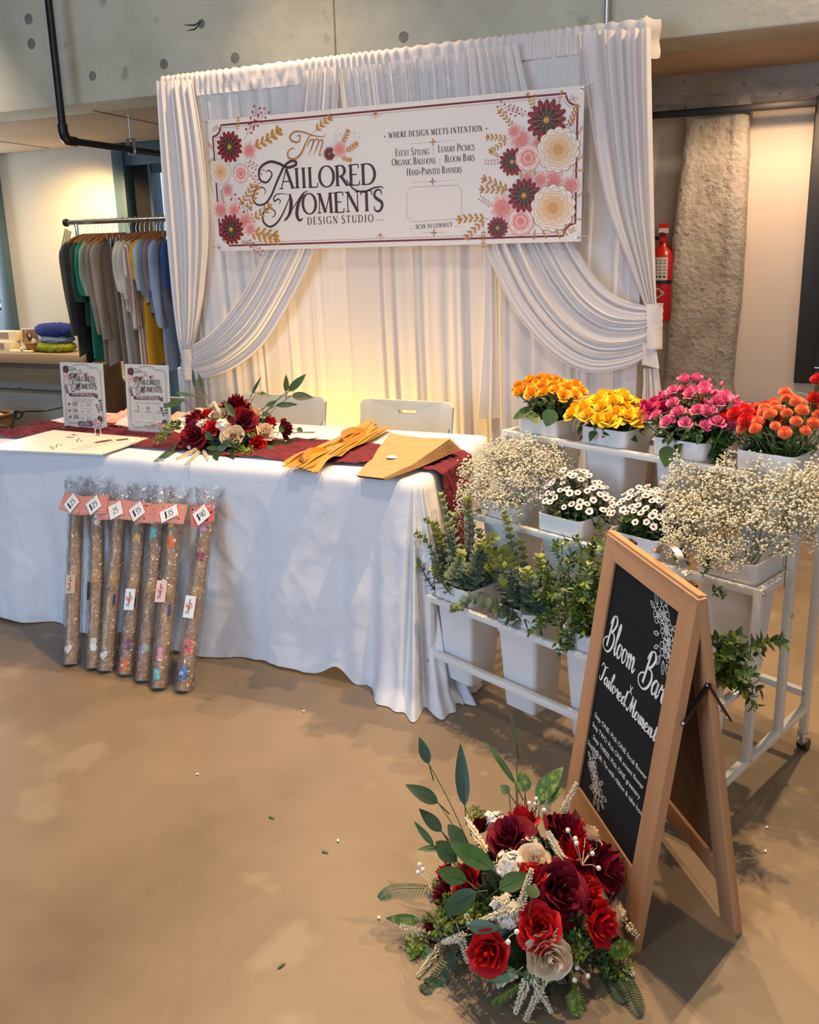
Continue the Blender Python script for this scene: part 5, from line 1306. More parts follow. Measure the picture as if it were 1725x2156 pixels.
gfill((1, 0), [(-.06, -.04, -.03, -.45, -.3, .95), (0, -.06, -.05, 0, -.5, .95), (.05, -.04, -.04, .4, -.3, .9), (-.05, .03, .0, -.35, .1, 1.0), (.02, .03, .01, .05, .1, 1.05), (.06, .04, .01, .45, .2, 1.0), (-.03, -.01, .0, -.1, -.1, 1.05), (.07, 0, .03, .65, 0, .9), (-.085, 0, -.02, -.8, -.1, .85), (.02, -.05, -.07, .2, -.8, .85), (.03, 0, .02, .25, -.1, 1.0), (-.06, -.06, -.08, -.5, -.8, .85)], 'cloud of white gypsophila in the middle tier bucket nearest the table', 'gypsophila beside the table', 1)
gfill((1, 3), [(-.09, -.02, -.02, -.6, -.2, 1.0), (-.05, -.05, -.03, -.4, -.4, 1.0), (0, -.05, -.03, 0, -.5, 1.0), (.05, -.04, -.01, .35, -.3, 1.0), (-.06, .03, .0, -.4, .15, 1.05), (.0, .03, .02, 0, .1, 1.1), (.06, .04, .03, .5, .15, 1.1), (-.02, -.01, .01, -.15, -.1, 1.1), (.08, 0, .07, .55, 0, 1.15), (.03, -.01, .02, .2, -.1, 1.1), (-.09, .02, .03, -.75, 0, 1.1), (.08, .05, .09, .8, .1, 1.0), (-.12, .0, .06, -.8, .05, .9), (.09, -.03, .05, .8, -.2, 1.0)], 'cloud of white gypsophila in the middle tier bucket at the end post', 'gypsophila at the end of the middle tier', 2)
for (px, py, e, sc, lab) in ((1530, 990, .30, .62, 'single tall white gypsophila head standing above the other sprays'), (1545, 1085, .30, .6, 'loose gypsophila head below the tall single one'), (1668, 1035, .28, .9, 'gypsophila head rising against the last top bucket')):
    X = at_pl(px, py, K(0, e), NB); plant(gy[2], (X - F0).dot(UB), e, X.z - .13 * sc, 0, 0, sc, 1.0, lab, 'gypsophila', 'tall gypsophila heads')
X = K(BKT[(1, 3)][0] - .05, TE[1] - .035, BKT[(1, 3)][2] - .03)
for i, (dl, dz, t) in enumerate(((-.05, .0, .9), (.03, -.02, 1.0), (.07, -.06, 1.2))):
    plant(gy[2], BKT[(1, 3)][0] - .04 + dl, TE[1] + .01, BKT[(1, 3)][2] + .01, .25 * i, -2.6 * t, .7, i, 'drooping gypsophila sprig hanging over the rim of the end bucket', 'gypsophila', 'gypsophila sprigs over the rim')
# eucalyptus stems
def euc_stem(P_, r0, r1, seed, label, young=.35, group='eucalyptus stems in the front tier', name='eucalyptus_stem', pitch=.0125):
    L = smooth_line(P_, 6); R = random.Random(seed); root = thing(name, label, 'eucalyptus', L[0], 0, group); o = L[0]
    sm = MB(); sm.tube([p - o for p in L], [.003 - .002 * i / len(L) for i in range(len(L))], 6); sm.build('stem', 'stem_dark', root)
    m = MB(); tot = sum((L[i + 1] - L[i]).length for i in range(len(L) - 1)); n = int(tot / pitch); ph = R.uniform(0, 6)
    for k in range(2, n + 1):
        t = k / n; p = samp(L, t) - o; d = (samp(L, min(1, t + .02)) - samp(L, t - .02)).normalized(); x = d.orthogonal().normalized(); y = d.cross(x)
        r = 1.15 * (r0 + (r1 - r0) * t ** 1.3) * R.uniform(.85, 1.1); mi = 1 if t > 1 - young * R.uniform(.6, 1.3) else 0
        for sg in (0, pi):
            a = ph + k * pi / 2 + sg + R.uniform(-.2, .2); w = x * cos(a) + y * sin(a)
            leaf_add(m, p + w * .002, w * 1.0 + d * (.25 + .9 * t), d, 2 * r, 1.85 * r, mi, .12, .12, 6, round_=True)
    m.build('leaves', ['euc', 'euc_young'], root)
    return root
def rp_(px, py, e): return at_pl(px, py, K(0, e), NB)
ES = [ # (polyline of pixels with depth), leaf radius at base and tip
 ([(960, 1240, .09), (960, 1170, .08), (945, 1110, .06), (930, 1040, .05)], .016, .007, 'tall eucalyptus stem at the left of the front tier pointing straight up'),
 ([(975, 1245, .10), (985, 1180, .11), (990, 1110, .12), (985, 1050, .12)], .017, .008, 'full eucalyptus stem standing against the gypsophila bucket'),
 ([(940, 1250, .06), (925, 1200, .04), (905, 1150, .03), (878, 1122, .02)], .013, .006, 'thin eucalyptus stem curving to the upper left over the tablecloth'),
 ([(935, 1255, .05), (910, 1235, .03), (890, 1200, .02), (880, 1183, .02)], .012, .006, 'short dark eucalyptus stem curling left over the bucket rim'),
 ([(970, 1250, .08), (960, 1180, .06), (935, 1130, .05), (900, 1096, .04)], .014, .006, 'pale eucalyptus stem leaning left above the curling ones'),
 ([(985, 1250, .05), (1000, 1200, .04), (1015, 1160, .05), (1040, 1130, .06)], .017, .010, 'eucalyptus stem leaning right with broad silver leaves'),
 ([(950, 1255, .03), (955, 1215, .01), (965, 1190, .0), (970, 1165, .0)], .017, .009, 'bushy eucalyptus stem at the front of the first bucket'),
 ([(990, 1255, .10), (1010, 1225, .1), (1030, 1200, .1), (1050, 1180, .09)], .017, .010, 'eucalyptus stem low between the first two front buckets'),
 ([(1090, 1290, .10), (1085, 1210, .1), (1075, 1130, .11), (1062, 1080, .11)], .019, .008, 'tallest eucalyptus stem of the second front bucket'),
 ([(1085, 1295, .08), (1070, 1240, .06), (1055, 1190, .05), (1030, 1160, .04)], .018, .009, 'eucalyptus stem of the second bucket leaning left'),
 ([(1100, 1295, .06), (1100, 1230, .04), (1080, 1190, .03), (1065, 1160, .03)], .020, .013, 'eucalyptus stem with the largest round grey leaves'),
 ([(1120, 1300, .08), (1135, 1250, .07), (1140, 1210, .07), (1138, 1175, .07)], .019, .009, 'olive eucalyptus stem at the right of the second bucket'),
 ([(1115, 1310, .02), (1070, 1290, -.01), (1030, 1270, -.015), (990, 1258, -.02), (972, 1275, -.02), (955, 1280, -.02)], .014, .007, 'long eucalyptus stem trailing left along the front rail'),
 ([(1120, 1300, .04), (1122, 1260, .02), (1115, 1230, .01), (1110, 1205, .01)], .020, .012, 'blue grey eucalyptus stem at the front of the second bucket'),
 ([(1105, 1305, .0), (1110, 1320, -.02), (1115, 1330, -.025)], .014, .008, 'stub of eucalyptus hanging over the second bucket rim'),
]
for i, (pl, lab) in enumerate(((((965, 1245, .11), (970, 1190, .13), (960, 1140, .14), (955, 1085, .14)), 'eucalyptus stem behind the tall left one'), (((1000, 1250, .12), (1012, 1210, .13), (1020, 1170, .14), (1010, 1120, .15)), 'eucalyptus stem in front of the burgundy cloth end'), (((945, 1250, .10), (935, 1195, .10), (930, 1150, .10), (915, 1105, .10)), 'grey eucalyptus stem at the back left of the first bucket'), (((960, 1255, .02), (940, 1240, .0), (925, 1215, -.005), (915, 1200, -.01)), 'short eucalyptus stem spilling over the left front corner'), (((980, 1250, .07), (990, 1215, .05), (1005, 1185, .05), (1010, 1150, .06)), 'leafy eucalyptus stem at the middle of the first bucket'),
    (((1075, 1295, .12), (1065, 1240, .13), (1050, 1200, .14), (1040, 1160, .14)), 'eucalyptus stem at the back left of the second bucket'), (((1110, 1300, .11), (1110, 1240, .12), (1105, 1190, .13), (1098, 1140, .14)), 'eucalyptus stem at the back of the second bucket'), (((1095, 1305, .04), (1090, 1265, .02), (1075, 1240, .01), (1062, 1225, .01)), 'grey eucalyptus stem at the front left of the second bucket'), (((1125, 1310, .05), (1140, 1290, .03), (1150, 1265, .03), (1155, 1240, .03)), 'eucalyptus stem meeting the greenery beside the chalkboard'), (((1110, 1310, .02), (1090, 1300, .0), (1065, 1295, -.01), (1045, 1285, -.012)), 'eucalyptus stem lying along the second bucket rim'))):
    ES.append((list(pl), .0175, .0095, lab))
for i, (pl, r0, r1, lab) in enumerate(ES): euc_stem([rp_(*p) for p in pl], r0, r1, 100 + i, lab)
under((0, 0), 120, 90, .085, .06, 'dense grey green leaves filling the first front bucket', 'leaves in the front buckets', 'euc', (.018, .03))
under((0, 1), 130, 91, .085, .06, 'dense grey green leaves filling the second front bucket', 'leaves in the front buckets', 'euc', (.018, .03))
# fine leafed greenery of the third and fourth buckets
def sprig(P_, seed, label, L0=.024, w=.009, mi=('green_small', 'green_lime'), group='green sprigs in the front tier', young=.3, side=True):
    L = smooth_line(P_, 6); R = random.Random(seed); o = L[0]; root = thing('green_sprig', label, 'greenery', o, 0, group)
    sm = MB(); sm.tube([p - o for p in L], .0013, 5); lines = [L]
    if side:
        for k in range(5):
            t = .3 + .14 * k; p = samp(L, t); d = (samp(L, t + .05) - p).normalized(); x = Vector((R.gauss(0, 1), R.gauss(0, 1), R.gauss(0, .6))); q = p + (d * .5 + x.normalized() * .8) * .055
            S_ = [p, p.lerp(q, .5) + Vector((0, 0, .004)), q]; sm.tube([a - o for a in S_], .0009, 4); lines.append(S_)
    sm.build('stem', 'stem', root); m = MB()
    for ln in lines:
        tot = sum((ln[i + 1] - ln[i]).length for i in range(len(ln) - 1)); n = max(4, int(tot / .0095)); ph = R.uniform(0, 6)
        for k in range(1, n + 1):
            t = k / n; p = samp(ln, t) - o; d = (samp(ln, min(1, t + .03)) - samp(ln, t - .03)).normalized(); x = d.orthogonal().normalized(); y = d.cross(x)
            for sg in (0, pi):
                a = ph + k * 1.9 + sg; v = x * cos(a) + y * sin(a)
                leaf_add(m, p, v + d * .8, d, L0 * R.uniform(.7, 1.15), w * R.uniform(.8, 1.2), 1 if R.random() < young * (.4 + t) else 0, .2, .2, 5)
    m.build('leaves', list(mi), root); return root
GS = [((1190, 1320, .09), (1190, 1250, .09), (1185, 1200, .10), (1165, 1150, .10)), ((1200, 1320, .10), (1215, 1240, .11), (1225, 1170, .12), (1215, 1130, .12)),
      ((1210, 1330, .08), (1235, 1250, .09), (1245, 1190, .10), (1248, 1140, .11)), ((1195, 1330, .05), (1185, 1280, .03), (1165, 1230, .03), (1150, 1190, .04)),
      ((1215, 1330, .05), (1225, 1280, .03), (1235, 1230, .03), (1240, 1190, .03)), ((1190, 1335, .03), (1170, 1310, .0), (1155, 1300, -.01), (1140, 1325, -.02)),
      ((1210, 1340, .02), (1205, 1330, -.01), (1200, 1345, -.02), (1195, 1365, -.025)), ((1230, 1330, .08), (1255, 1260, .09), (1270, 1180, .10), (1285, 1130, .10)),
      ((1200, 1325, .07), (1205, 1260, .06), (1200, 1220, .06), (1195, 1180, .06)), ((1215, 1325, .06), (1225, 1290, .03), (1220, 1270, .02), (1230, 1300, -.01), (1228, 1335, -.02)),
      ((1185, 1325, .06), (1170, 1280, .04), (1160, 1260, .02), (1150, 1250, .02)), ((1225, 1330, .1), (1240, 1270, .1), (1250, 1230, .1), (1255, 1200, .1)),
      ((1205, 1330, .04), (1208, 1300, .01), (1212, 1280, .0), (1208, 1262, .0)), ((1230, 1340, .04), (1240, 1310, .02), (1250, 1290, .01), (1246, 1270, .01))]
for i, p in enumerate(GS): sprig([rp_(*q) for q in p], 200 + i, 'leafy green sprig in the front tier bucket beside the chalkboard', young=.45 if i % 3 == 1 else .15)
under((0, 2), 200, 92, .09, .08, 'mass of small green leaves filling the bucket beside the chalkboard', 'leaves in the front buckets', 'green_small', (.018, .03))
G4 = [((1500, 1440, .08), (1520, 1390, .07), (1532, 1345, .07)), ((1510, 1440, .06), (1535, 1385, .05), (1545, 1372, .05), (1580, 1362, .04), (1612, 1352, .04), (1645, 1352, .04)), ((1510, 1445, .05), (1530, 1430, .02), (1550, 1432, .0), (1562, 1445, -.01)),
      ((1505, 1440, .07), (1525, 1410, .06), (1540, 1400, .06), (1555, 1385, .06)), ((1495, 1440, .06), (1515, 1400, .05), (1522, 1370, .05))]
for i, p in enumerate(G4): sprig([rp_(*q) for q in p], 230 + i, ('dark sprig with spread leaves reaching out to the right past the chalkboard' if i == 1 else 'dark green sprig showing just right of the chalkboard'), L0=.030, w=.014, young=.08, side=(i != 1), group='green sprigs behind the chalkboard')
for i, p in enumerate((((1420, 1180, .19), (1430, 1165, .16), (1440, 1178, .15)), ((1480, 1215, .16), (1490, 1190, .15), (1494, 1182, .15)), ((1500, 1255, .14), (1512, 1240, .13), (1522, 1250, .13)))):
    sprig([rp_(*q) for q in p], 240 + i, 'small dark sprig peeping over the top edge of the chalkboard', L0=.026, w=.011, young=0, side=False, group='sprigs above the chalkboard')
# ================================================================== chalkboard A-frame
cb = thing('chalkboard_sign', 'wooden A-frame chalkboard with white lettering standing in front of the flower rack', 'chalkboard', BF, CC)
BWI, BHI = .424, .828          # panel width, length along the slope
lean = atan2(.110, .82)
FM = Matrix.Translation((0, 0, 0)) @ Matrix.Rotation(-lean, 4, 'X')     # front panel: x to the left is negative, z up the slope
fp = MB(); sw_ = .060; th = .020
def fbox(m, x0, x1, z0, z1, y0=0, y1=th, bev=.0015, mi=0): m.box(x0, x1, y0, y1, z0, z1, mi, bev)
Fr = bpy.data.objects.new('front_panel', None); COL.objects.link(Fr); Fr.parent = cb; Fr.matrix_local = FM
s1 = MB(); s1.prism([(-BWI, 0), (-BWI + sw_, 0), (-BWI + sw_, .106), (-BWI + sw_, BHI - sw_), (-BWI, BHI)], 0, th); s1.build('stile', 'wood', Fr, smooth=False)
s1 = MB(); s1.prism([(-sw_, 0), (0, 0), (0, BHI), (-sw_, BHI - sw_)], 0, th); s1.build('stile', 'wood', Fr, smooth=False)
s1 = MB(); s1.prism([(-BWI + sw_ + .0006, BHI - sw_ - .0), (-sw_ - .0006, BHI - sw_), (-.0008, BHI), (-BWI + .0008, BHI)], 0, th); s1.build('rail', 'wood_x', Fr, smooth=False)
s1 = MB(); s1.box(-BWI + sw_ + .0005, -sw_ - .0005, 0, th, .106, .166); s1.build('rail', 'wood_x', Fr, smooth=False)
M['panel'] = 0
pan = MB().box(-BWI + sw_, -sw_, .005, .009, .166, BHI - sw_).build('writing_panel', 'chalk', Fr, smooth=False)
bk = MB().box(-BWI + sw_, -sw_, .0135, .017, .166, BHI - sw_).build('panel_back', 'hardboard', Fr, smooth=False)
# lettering on the panel (front at y = .009)
def new_ca():
    a = Art(.0002); a.k = -.005 + .0004; return a
ca = new_ca()
def q_(nm): return nm
ca.script('Bloom', -.349, .556, .037, 0, .21, .085, wx=.90, shear=.10, P=lambda x, y: (x, y + (x + .353) * .02))
ca.script('Bar', -.163, .556, .037, 0, .21, .085, wx=.96, shear=.12)
ca.build('lettering', 'chalkwhite', Fr); ca = new_ca()
ca.script('x', -.205, .510, .020, 0, .16, .10)
def cfit(txt, x0, x1, y, h, thick, thin):
    w = ca.swidth(txt, h); ca.script(txt, x0, y, h, 0, thick, thin, wx=(x1 - x0) / w, shear=.12)
cfit('Tailored', -.352, -.212, .470, .0205, .36, .10); cfit('Moments', -.202, -.054, .468, .0205, .36, .10)
ca.build('lettering', 'chalkwhite', Fr); ca = new_ca()
for k, (t, x0, x1) in enumerate((('Step ONE: Pick ONE focal flower', -.340, -.068), ('Step TWO: Pick ONE accent flower', -.343, -.074), ('Step THREE: Pick ONE greenery', -.330, -.080), ('Step FOUR: Tie with ribbon & take home', -.353, -.048))):
    n0 = len(ca.mb.v); ca = new_ca(); n0 = 0; ca.sans(t, 0, 0, .0168, 0, 'l', 0, .0001)
    xs = [v[0] for v in ca.mb.v[n0:]]; w = max(xs) - min(xs); y = .372 - .0275 * k
    for i in range(n0, len(ca.mb.v)):
        v = ca.mb.v[i]; ca.mb.v[i] = (x0 - .005 + (v[0] - min(xs)) / w * (x1 - x0), v[1], y + v[2])
    ca.build('lettering', 'chalkwhite', Fr)
def line_flowers(lst, leaves):
    a = Art(.0002); a.k = -.005 + .0004; w = .0016
    for x, y, r, n, a0 in lst:
        for i in range(n):
            t = a0 + 2 * pi * i / n; c, s = cos(t), sin(t); hw = r * 2.0 / n * 1.25; L = []
            for (u, v) in ((.18, .12), (.5, .85), (.85, .95), (1.0, .35), (1.02, 0), (1.0, -.35), (.85, -.95), (.5, -.85), (.18, -.12)):
                L.append((x + c * u * r - s * v * hw * .8, y + s * u * r + c * v * hw * .8))
            a.curve(L, w, 0, 3); a.strip([(x + .15 * r * c, y + .15 * r * s), (x + .6 * r * c, y + .6 * r * s)], w * .6, 0)
        a.disc((x, y), r * .10, 0, 8)
    for x, y, L_, t in leaves:
        c, s = cos(t), sin(t); f = lambda u, v: (x + c * u * L_ - s * v * L_, y + s * u * L_ + c * v * L_)
        a.curve([f(0, 0), f(.35, .2), f(.75, .16), f(1, 0), f(.75, -.16), f(.35, -.2), f(0, 0)], w, 0, 3); a.strip([f(0, 0), f(.8, 0)], w * .6, 0)
    return a
line_flowers([(-.118, .738, .020, 5, .2), (-.142, .726, .018, 5, .8), (-.100, .712, .024, 10, 0), (-.082, .690, .020, 8, .3), (-.094, .670, .019, 5, .4), (-.074, .664, .014, 5, 1)],
             [(-.150, .745, .030, 2.2), (-.135, .752, .032, 1.75), (-.158, .735, .024, 2.8), (-.118, .755, .026, 1.4), (-.078, .720, .022, .7), (-.070, .700, .020, .5), (-.105, .650, .026, 4.4), (-.090, .645, .030, 4.9), (-.075, .645, .026, 5.1), (-.125, .690, .022, 3.4), (-.118, .665, .020, 3.7)]).build('drawn_flowers', 'chalkwhite', Fr)
line_flowers([(-.312, .262, .016, 5, .4), (-.326, .250, .013, 5, 1), (-.300, .240, .020, 9, 0), (-.282, .226, .020, 6, .3), (-.262, .214, .019, 5, .6), (-.285, .208, .014, 5, 0)],
             [(-.318, .276, .026, 1.9), (-.308, .278, .026, 1.3), (-.330, .264, .020, 2.6), (-.246, .216, .026, .2), (-.248, .205, .022, -.5), (-.276, .196, .024, -1.6), (-.262, .196, .026, -1.1), (-.295, .212, .022, 3.9), (-.268, .236, .022, .7)]).build('drawn_flowers', 'chalkwhite', Fr)
# rear panel
Rr = bpy.data.objects.new('rear_panel', None); COL.objects.link(Rr); Rr.parent = cb
lean2 = atan2(.275 - .138, .82); RM = Matrix.Translation((.006, .262, 0)) @ Matrix.Rotation(lean2, 4, 'X'); Rr.matrix_local = RM
for x0, x1 in ((-BWI, -BWI + sw_), (-sw_, 0)): MB().box(x0, x1, -th, 0, 0, BHI, 0, .0015).build('stile', 'wood', Rr)
MB().box(-BWI + sw_ + .0005, -sw_ - .0005, -th, 0, BHI - sw_, BHI, 0, .001).build('rail', 'wood_x', Rr); MB().box(-BWI + sw_ + .0005, -sw_ - .0005, -th, 0, .106, .166, 0, .001).build('rail', 'wood_x', Rr)
MB().box(-BWI + sw_, -sw_, -.012, -.008, .166, BHI - sw_).build('panel_back', 'hardboard', Rr, smooth=False)
M['brace'] = mat('dark bronze bracket', (.06, .04, .03), .4, .8)
# handle, hinges, folding braces
hd = MB(); zt2 = BHI * cos(lean)
hp = [(-.245, .146, zt2 - .004), (-.235, .146, zt2 + .004), (-.225, .146, zt2 + .018), (-.205, .146, zt2 + .030), (-.18, .146, zt2 + .034), (-.155, .146, zt2 + .030), (-.135, .146, zt2 + .018), (-.125, .146, zt2 + .004), (-.115, .146, zt2 - .004)]
L = smooth_line(hp, 4)
vs = [];
for p in L: vs += [(p.x, p.y - .008, p.z + .004), (p.x, p.y + .008, p.z + .004), (p.x, p.y + .008, p.z + .0065), (p.x, p.y - .008, p.z + .0065)]
hd.add(vs, [(4 * i + j, 4 * i + (j + 1) % 4, 4 * i + 4 + (j + 1) % 4, 4 * i + 4 + j) for i in range(len(L) - 1) for j in range(4)])
handle = hd.build('handle', 'steel', cb)
for x in (-.250, -.112):
    pl_ = MB(); pl_.lathe([(0, .0035), (.010, .003), (.013, 0)], 16, 0, (x, .146, zt2 + .001)); pl_.ball((x, .146, zt2 + .005), .004, 0, 2, (1, 1, .5)); pl_.build('rivet', 'steel', handle)
for x in (-.34, -.07): MB().box(x - .016, x + .016, .132, .140, zt2 - .008, zt2 - .0015, 0, .001).build('hinge', 'brace', cb)
def flatbar(a, b, w=.014, t=.002):
    a, b = Vector(a), Vector(b); d = (b - a); Lb = d.length; q = d.to_track_quat('Z', 'X').to_matrix().to_4x4()
    return MB().box(-t, t, -w / 2, w / 2, -w * .4, Lb + w * .4, 0, .0008, Matrix.Translation(a) @ q)
for x in (.004, -BWI - .004):
    a, b, c = (x, .090, .545), (x, .140, .625), (x, .190, .545)
    br = flatbar(a, b).build('brace_bar', 'brace', cb); flatbar((x + .003, b[1], b[2]), (x + .003, c[1], c[2])).build('brace_bar', 'brace', cb)
    for p in (a, b, c): MB().ball(p, .0055, 0, 2).build('rivet', 'steel', br)

# ================================================================== the two rose arrangements
M['rose_burg'] = mat('burgundy velvet petals', (.175, .003, .018), .7, spec=.2, sheen=.1, island=.25, noise=(40, .15))
M['rose_red'] = mat('red velvet petals', (.54, .006, .010), .6, spec=.3, sheen=.1, island=.2, noise=(40, .15))
M['rose_cream'] = mat('cream silk petals', (.78, .62, .44), .65, island=.10, sheen=.2, trans=.15)
M['hyd'] = mat('white hydrangea petals', (.78, .73, .64), .65, island=.08)
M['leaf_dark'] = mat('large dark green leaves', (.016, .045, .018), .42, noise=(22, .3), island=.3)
M['leaf_mid'] = mat('mid green leaves', (.032, .082, .020), .42, noise=(22, .3), island=.3)
M['leaf_var'] = stained('variegated leaf', ((.025, .07, .012), (.07, .14, .02), (.32, .38, .10)), 75, .45)
M['fern'] = mat('fern green', (.018, .060, .030), .55, island=.3)
M['spike'] = mat('cream flower spikes', (.74, .66, .47), .6, island=.12)
M['lime'] = mat('lime green filler', (.20, .27, .035), .5, island=.4)
M['berry'] = mat('white berries', (.82, .76, .66), .4)
ROSE = {}
def rose_part(root, kind, pos, axis, r, seed, spin=0.0):
    key = (kind, seed % 2)
    if key not in ROSE:
        if kind == 'rose_burg': mb = rose_mb(1.0, .80, 28, 300 + seed, .9, 8, 7, wide=.35)
        elif kind == 'rose_red': mb = rose_mb(1.0, .50, 18, 320 + seed, .6, 8, 7, .04, wide=.35)
        else: mb = rose_mb(1.0, .55, 20, 340 + seed, .0, 8, 7, .03, wide=.35)
        ROSE[key] = mb.mesh(kind, kind, True, 180)
    o = bpy.data.objects.new({'rose_burg': 'burgundy_rose', 'rose_red': 'red_rose', 'rose_cream': 'cream_rose'}[kind], ROSE[key]); COL.objects.link(o); o.parent = root
    a = Vector(axis).normalized(); q = a.to_track_quat('Z', 'Y') @ Matrix.Rotation(spin, 3, 'Z').to_quaternion()
    o.rotation_euler = q.to_euler(); o.scale = (r,) * 3; o.location = Vector(pos) - a * r * .85; return o
def leaf_part(root, nm, base, tip, w, mi='leaf_dark', up=(0, 0, 1), droop=.15, stem=0.0):
    m = MB(); b, t = Vector(base), Vector(tip); d = t - b; leaf_add(m, b, d, up, d.length, w, 0, .16, droop, 10)
    if stem: m.tube([b - d.normalized() * stem - Vector((0, 0, stem * .4)), b, b + d * .5], [.0014, .0012, .0004], 5)
    return m.build(nm, mi, root, ang=180)
def spike_part(root, base, tip, r=.010, seed=0):
    R = random.Random(seed); b, t = Vector(base), Vector(tip); d = t - b; L = d.length; x = d.orthogonal().normalized(); y = d.normalized().cross(x); m = MB(); n = max(6, int(L / .0055)); dn = d.normalized()
    m.tube([b - d * .3, b, t], .0009, 4)
    for i in range(n):
        f = i / n; rr = r * (1 - .6 * f) * R.uniform(.8, 1.1)
        for k in range(5):
            a = k * 1.2566 + i * 2.4 + R.uniform(-.4, .4); w = (x * cos(a) + y * sin(a) + dn * .75).normalized(); p = b + d * f
            q = p + w * rr; m.tube([p.lerp(q, .35), p.lerp(q, .6), q, q + w * .0025], [.0006, .0019, .0022, .0006], 5, cap=False)
    return m.build('flower_spike', 'spike', root)
def fern_part(root, line, w, mi='fern', n=26):
    L = smooth_line(line, 8); m = MB(); m.tube(L, .0012, 4); L_ = sum((L[i + 1] - L[i]).length for i in range(len(L) - 1)) / n
    for i in range(2, n):
        f = i / n; p = samp(L, f); d = (samp(L, f + .02) - samp(L, f - .02)).normalized(); up = Vector((0, 0, 1)) - d * d.z
        if up.length < .1: up = d.orthogonal()
        x = d.cross(up).normalized(); ww = w * sin(pi * (.12 + .86 * f)) ** .7
        for sg in (1, -1): leaf_add(m, p, x * sg + d * .35, up, ww, L_ * .75, 0, .1, .25, 4)
    return m.build('fern_frond', mi, root, ang=180)
def filler_part(root, c, r, seed, mi='lime', n=40, L0=.013):
    R = random.Random(seed); m = MB(); c = Vector(c)
    for k in range(n):
        v = Vector((R.gauss(0, 1), R.gauss(0, 1), abs(R.gauss(0, .8)))).normalized(); p = c + v * r * R.uniform(.5, 1)
        if k % 3 == 0: m.tube([c, p], .0006, 3, cap=False)
        for j in range(3):
            w = (v + Vector((R.gauss(0, .6), R.gauss(0, .6), R.gauss(0, .6)))).normalized(); leaf_add(m, p, w, v, L0 * R.uniform(.7, 1.2), L0 * .45, 0, .2, .2, 4)
    return m.build('filler_sprig', mi, root, ang=180)
def berry_part(root, base, tips):
    m = MB(); b = Vector(base); m2 = MB()
    for t in tips: 
        t = Vector(t); m.tube([b, b.lerp(t, .6) + Vector((0, 0, .006)), t], .0008, 4)
    o = m.build('berry_stem', 'spike', root)
    for t in tips: m2 = MB(); m2.ball(t, .0055, 0, 2); m2.build('berry', 'berry', o)
    return o
def hyd_part(root, c, r, seed):
    R = random.Random(seed); m = MB(); c = Vector(c)
    for k in range(60):
        v = Vector((R.gauss(0, 1), R.gauss(0, 1), abs(R.gauss(.3, .8)))).normalized(); p = c + v * r * R.uniform(.75, 1.05); v = (v + Vector((R.gauss(0, .35), R.gauss(0, .35), R.gauss(0, .35)))).normalized(); x = v.orthogonal().normalized(); y = v.cross(x); t0 = R.uniform(0, 6)
        for j in range(4):
            a = t0 + j * pi / 2; d = x * cos(a) + y * sin(a); leaf_add(m, p, d + v * .45, v, r * .30, r * .27, 0, .1, .35, 4, round_=True)
    m.ball(c, r * .82, 0, 2)
    return m.build('hydrangea', 'hyd', root, ang=180)
def dome_pt(px, py, c, rx, ry, rz):
    """where the view ray meets the dome of the arrangement (or the ground if it misses)"""
    d = ray(px, py); o = EYE - Vector(c); sc = Vector((1 / rx, 1 / ry, 1 / rz)); D = Vector((d.x * sc.x, d.y * sc.y, d.z * sc.z)); O = Vector((o.x * sc.x, o.y * sc.y, o.z * sc.z))
    a = D.dot(D); b = 2 * O.dot(D); cc = O.dot(O) - 1; disc = b * b - 4 * a * cc
    if disc < 0:
        t = -b / (2 * a); p = EYE + d * t; k = Vector(((p.x - c[0]) * sc.x, (p.y - c[1]) * sc.y, (p.z - c[2]) * sc.z)).length
        return p, (p - Vector(c)).normalized()
    p = EYE + d * ((-b - sqrt(disc)) / (2 * a)); n = Vector(((p.x - c[0]) * sc.x ** 2, (p.y - c[1]) * sc.y ** 2, (p.z - c[2]) * sc.z ** 2)).normalized()
    return p, n
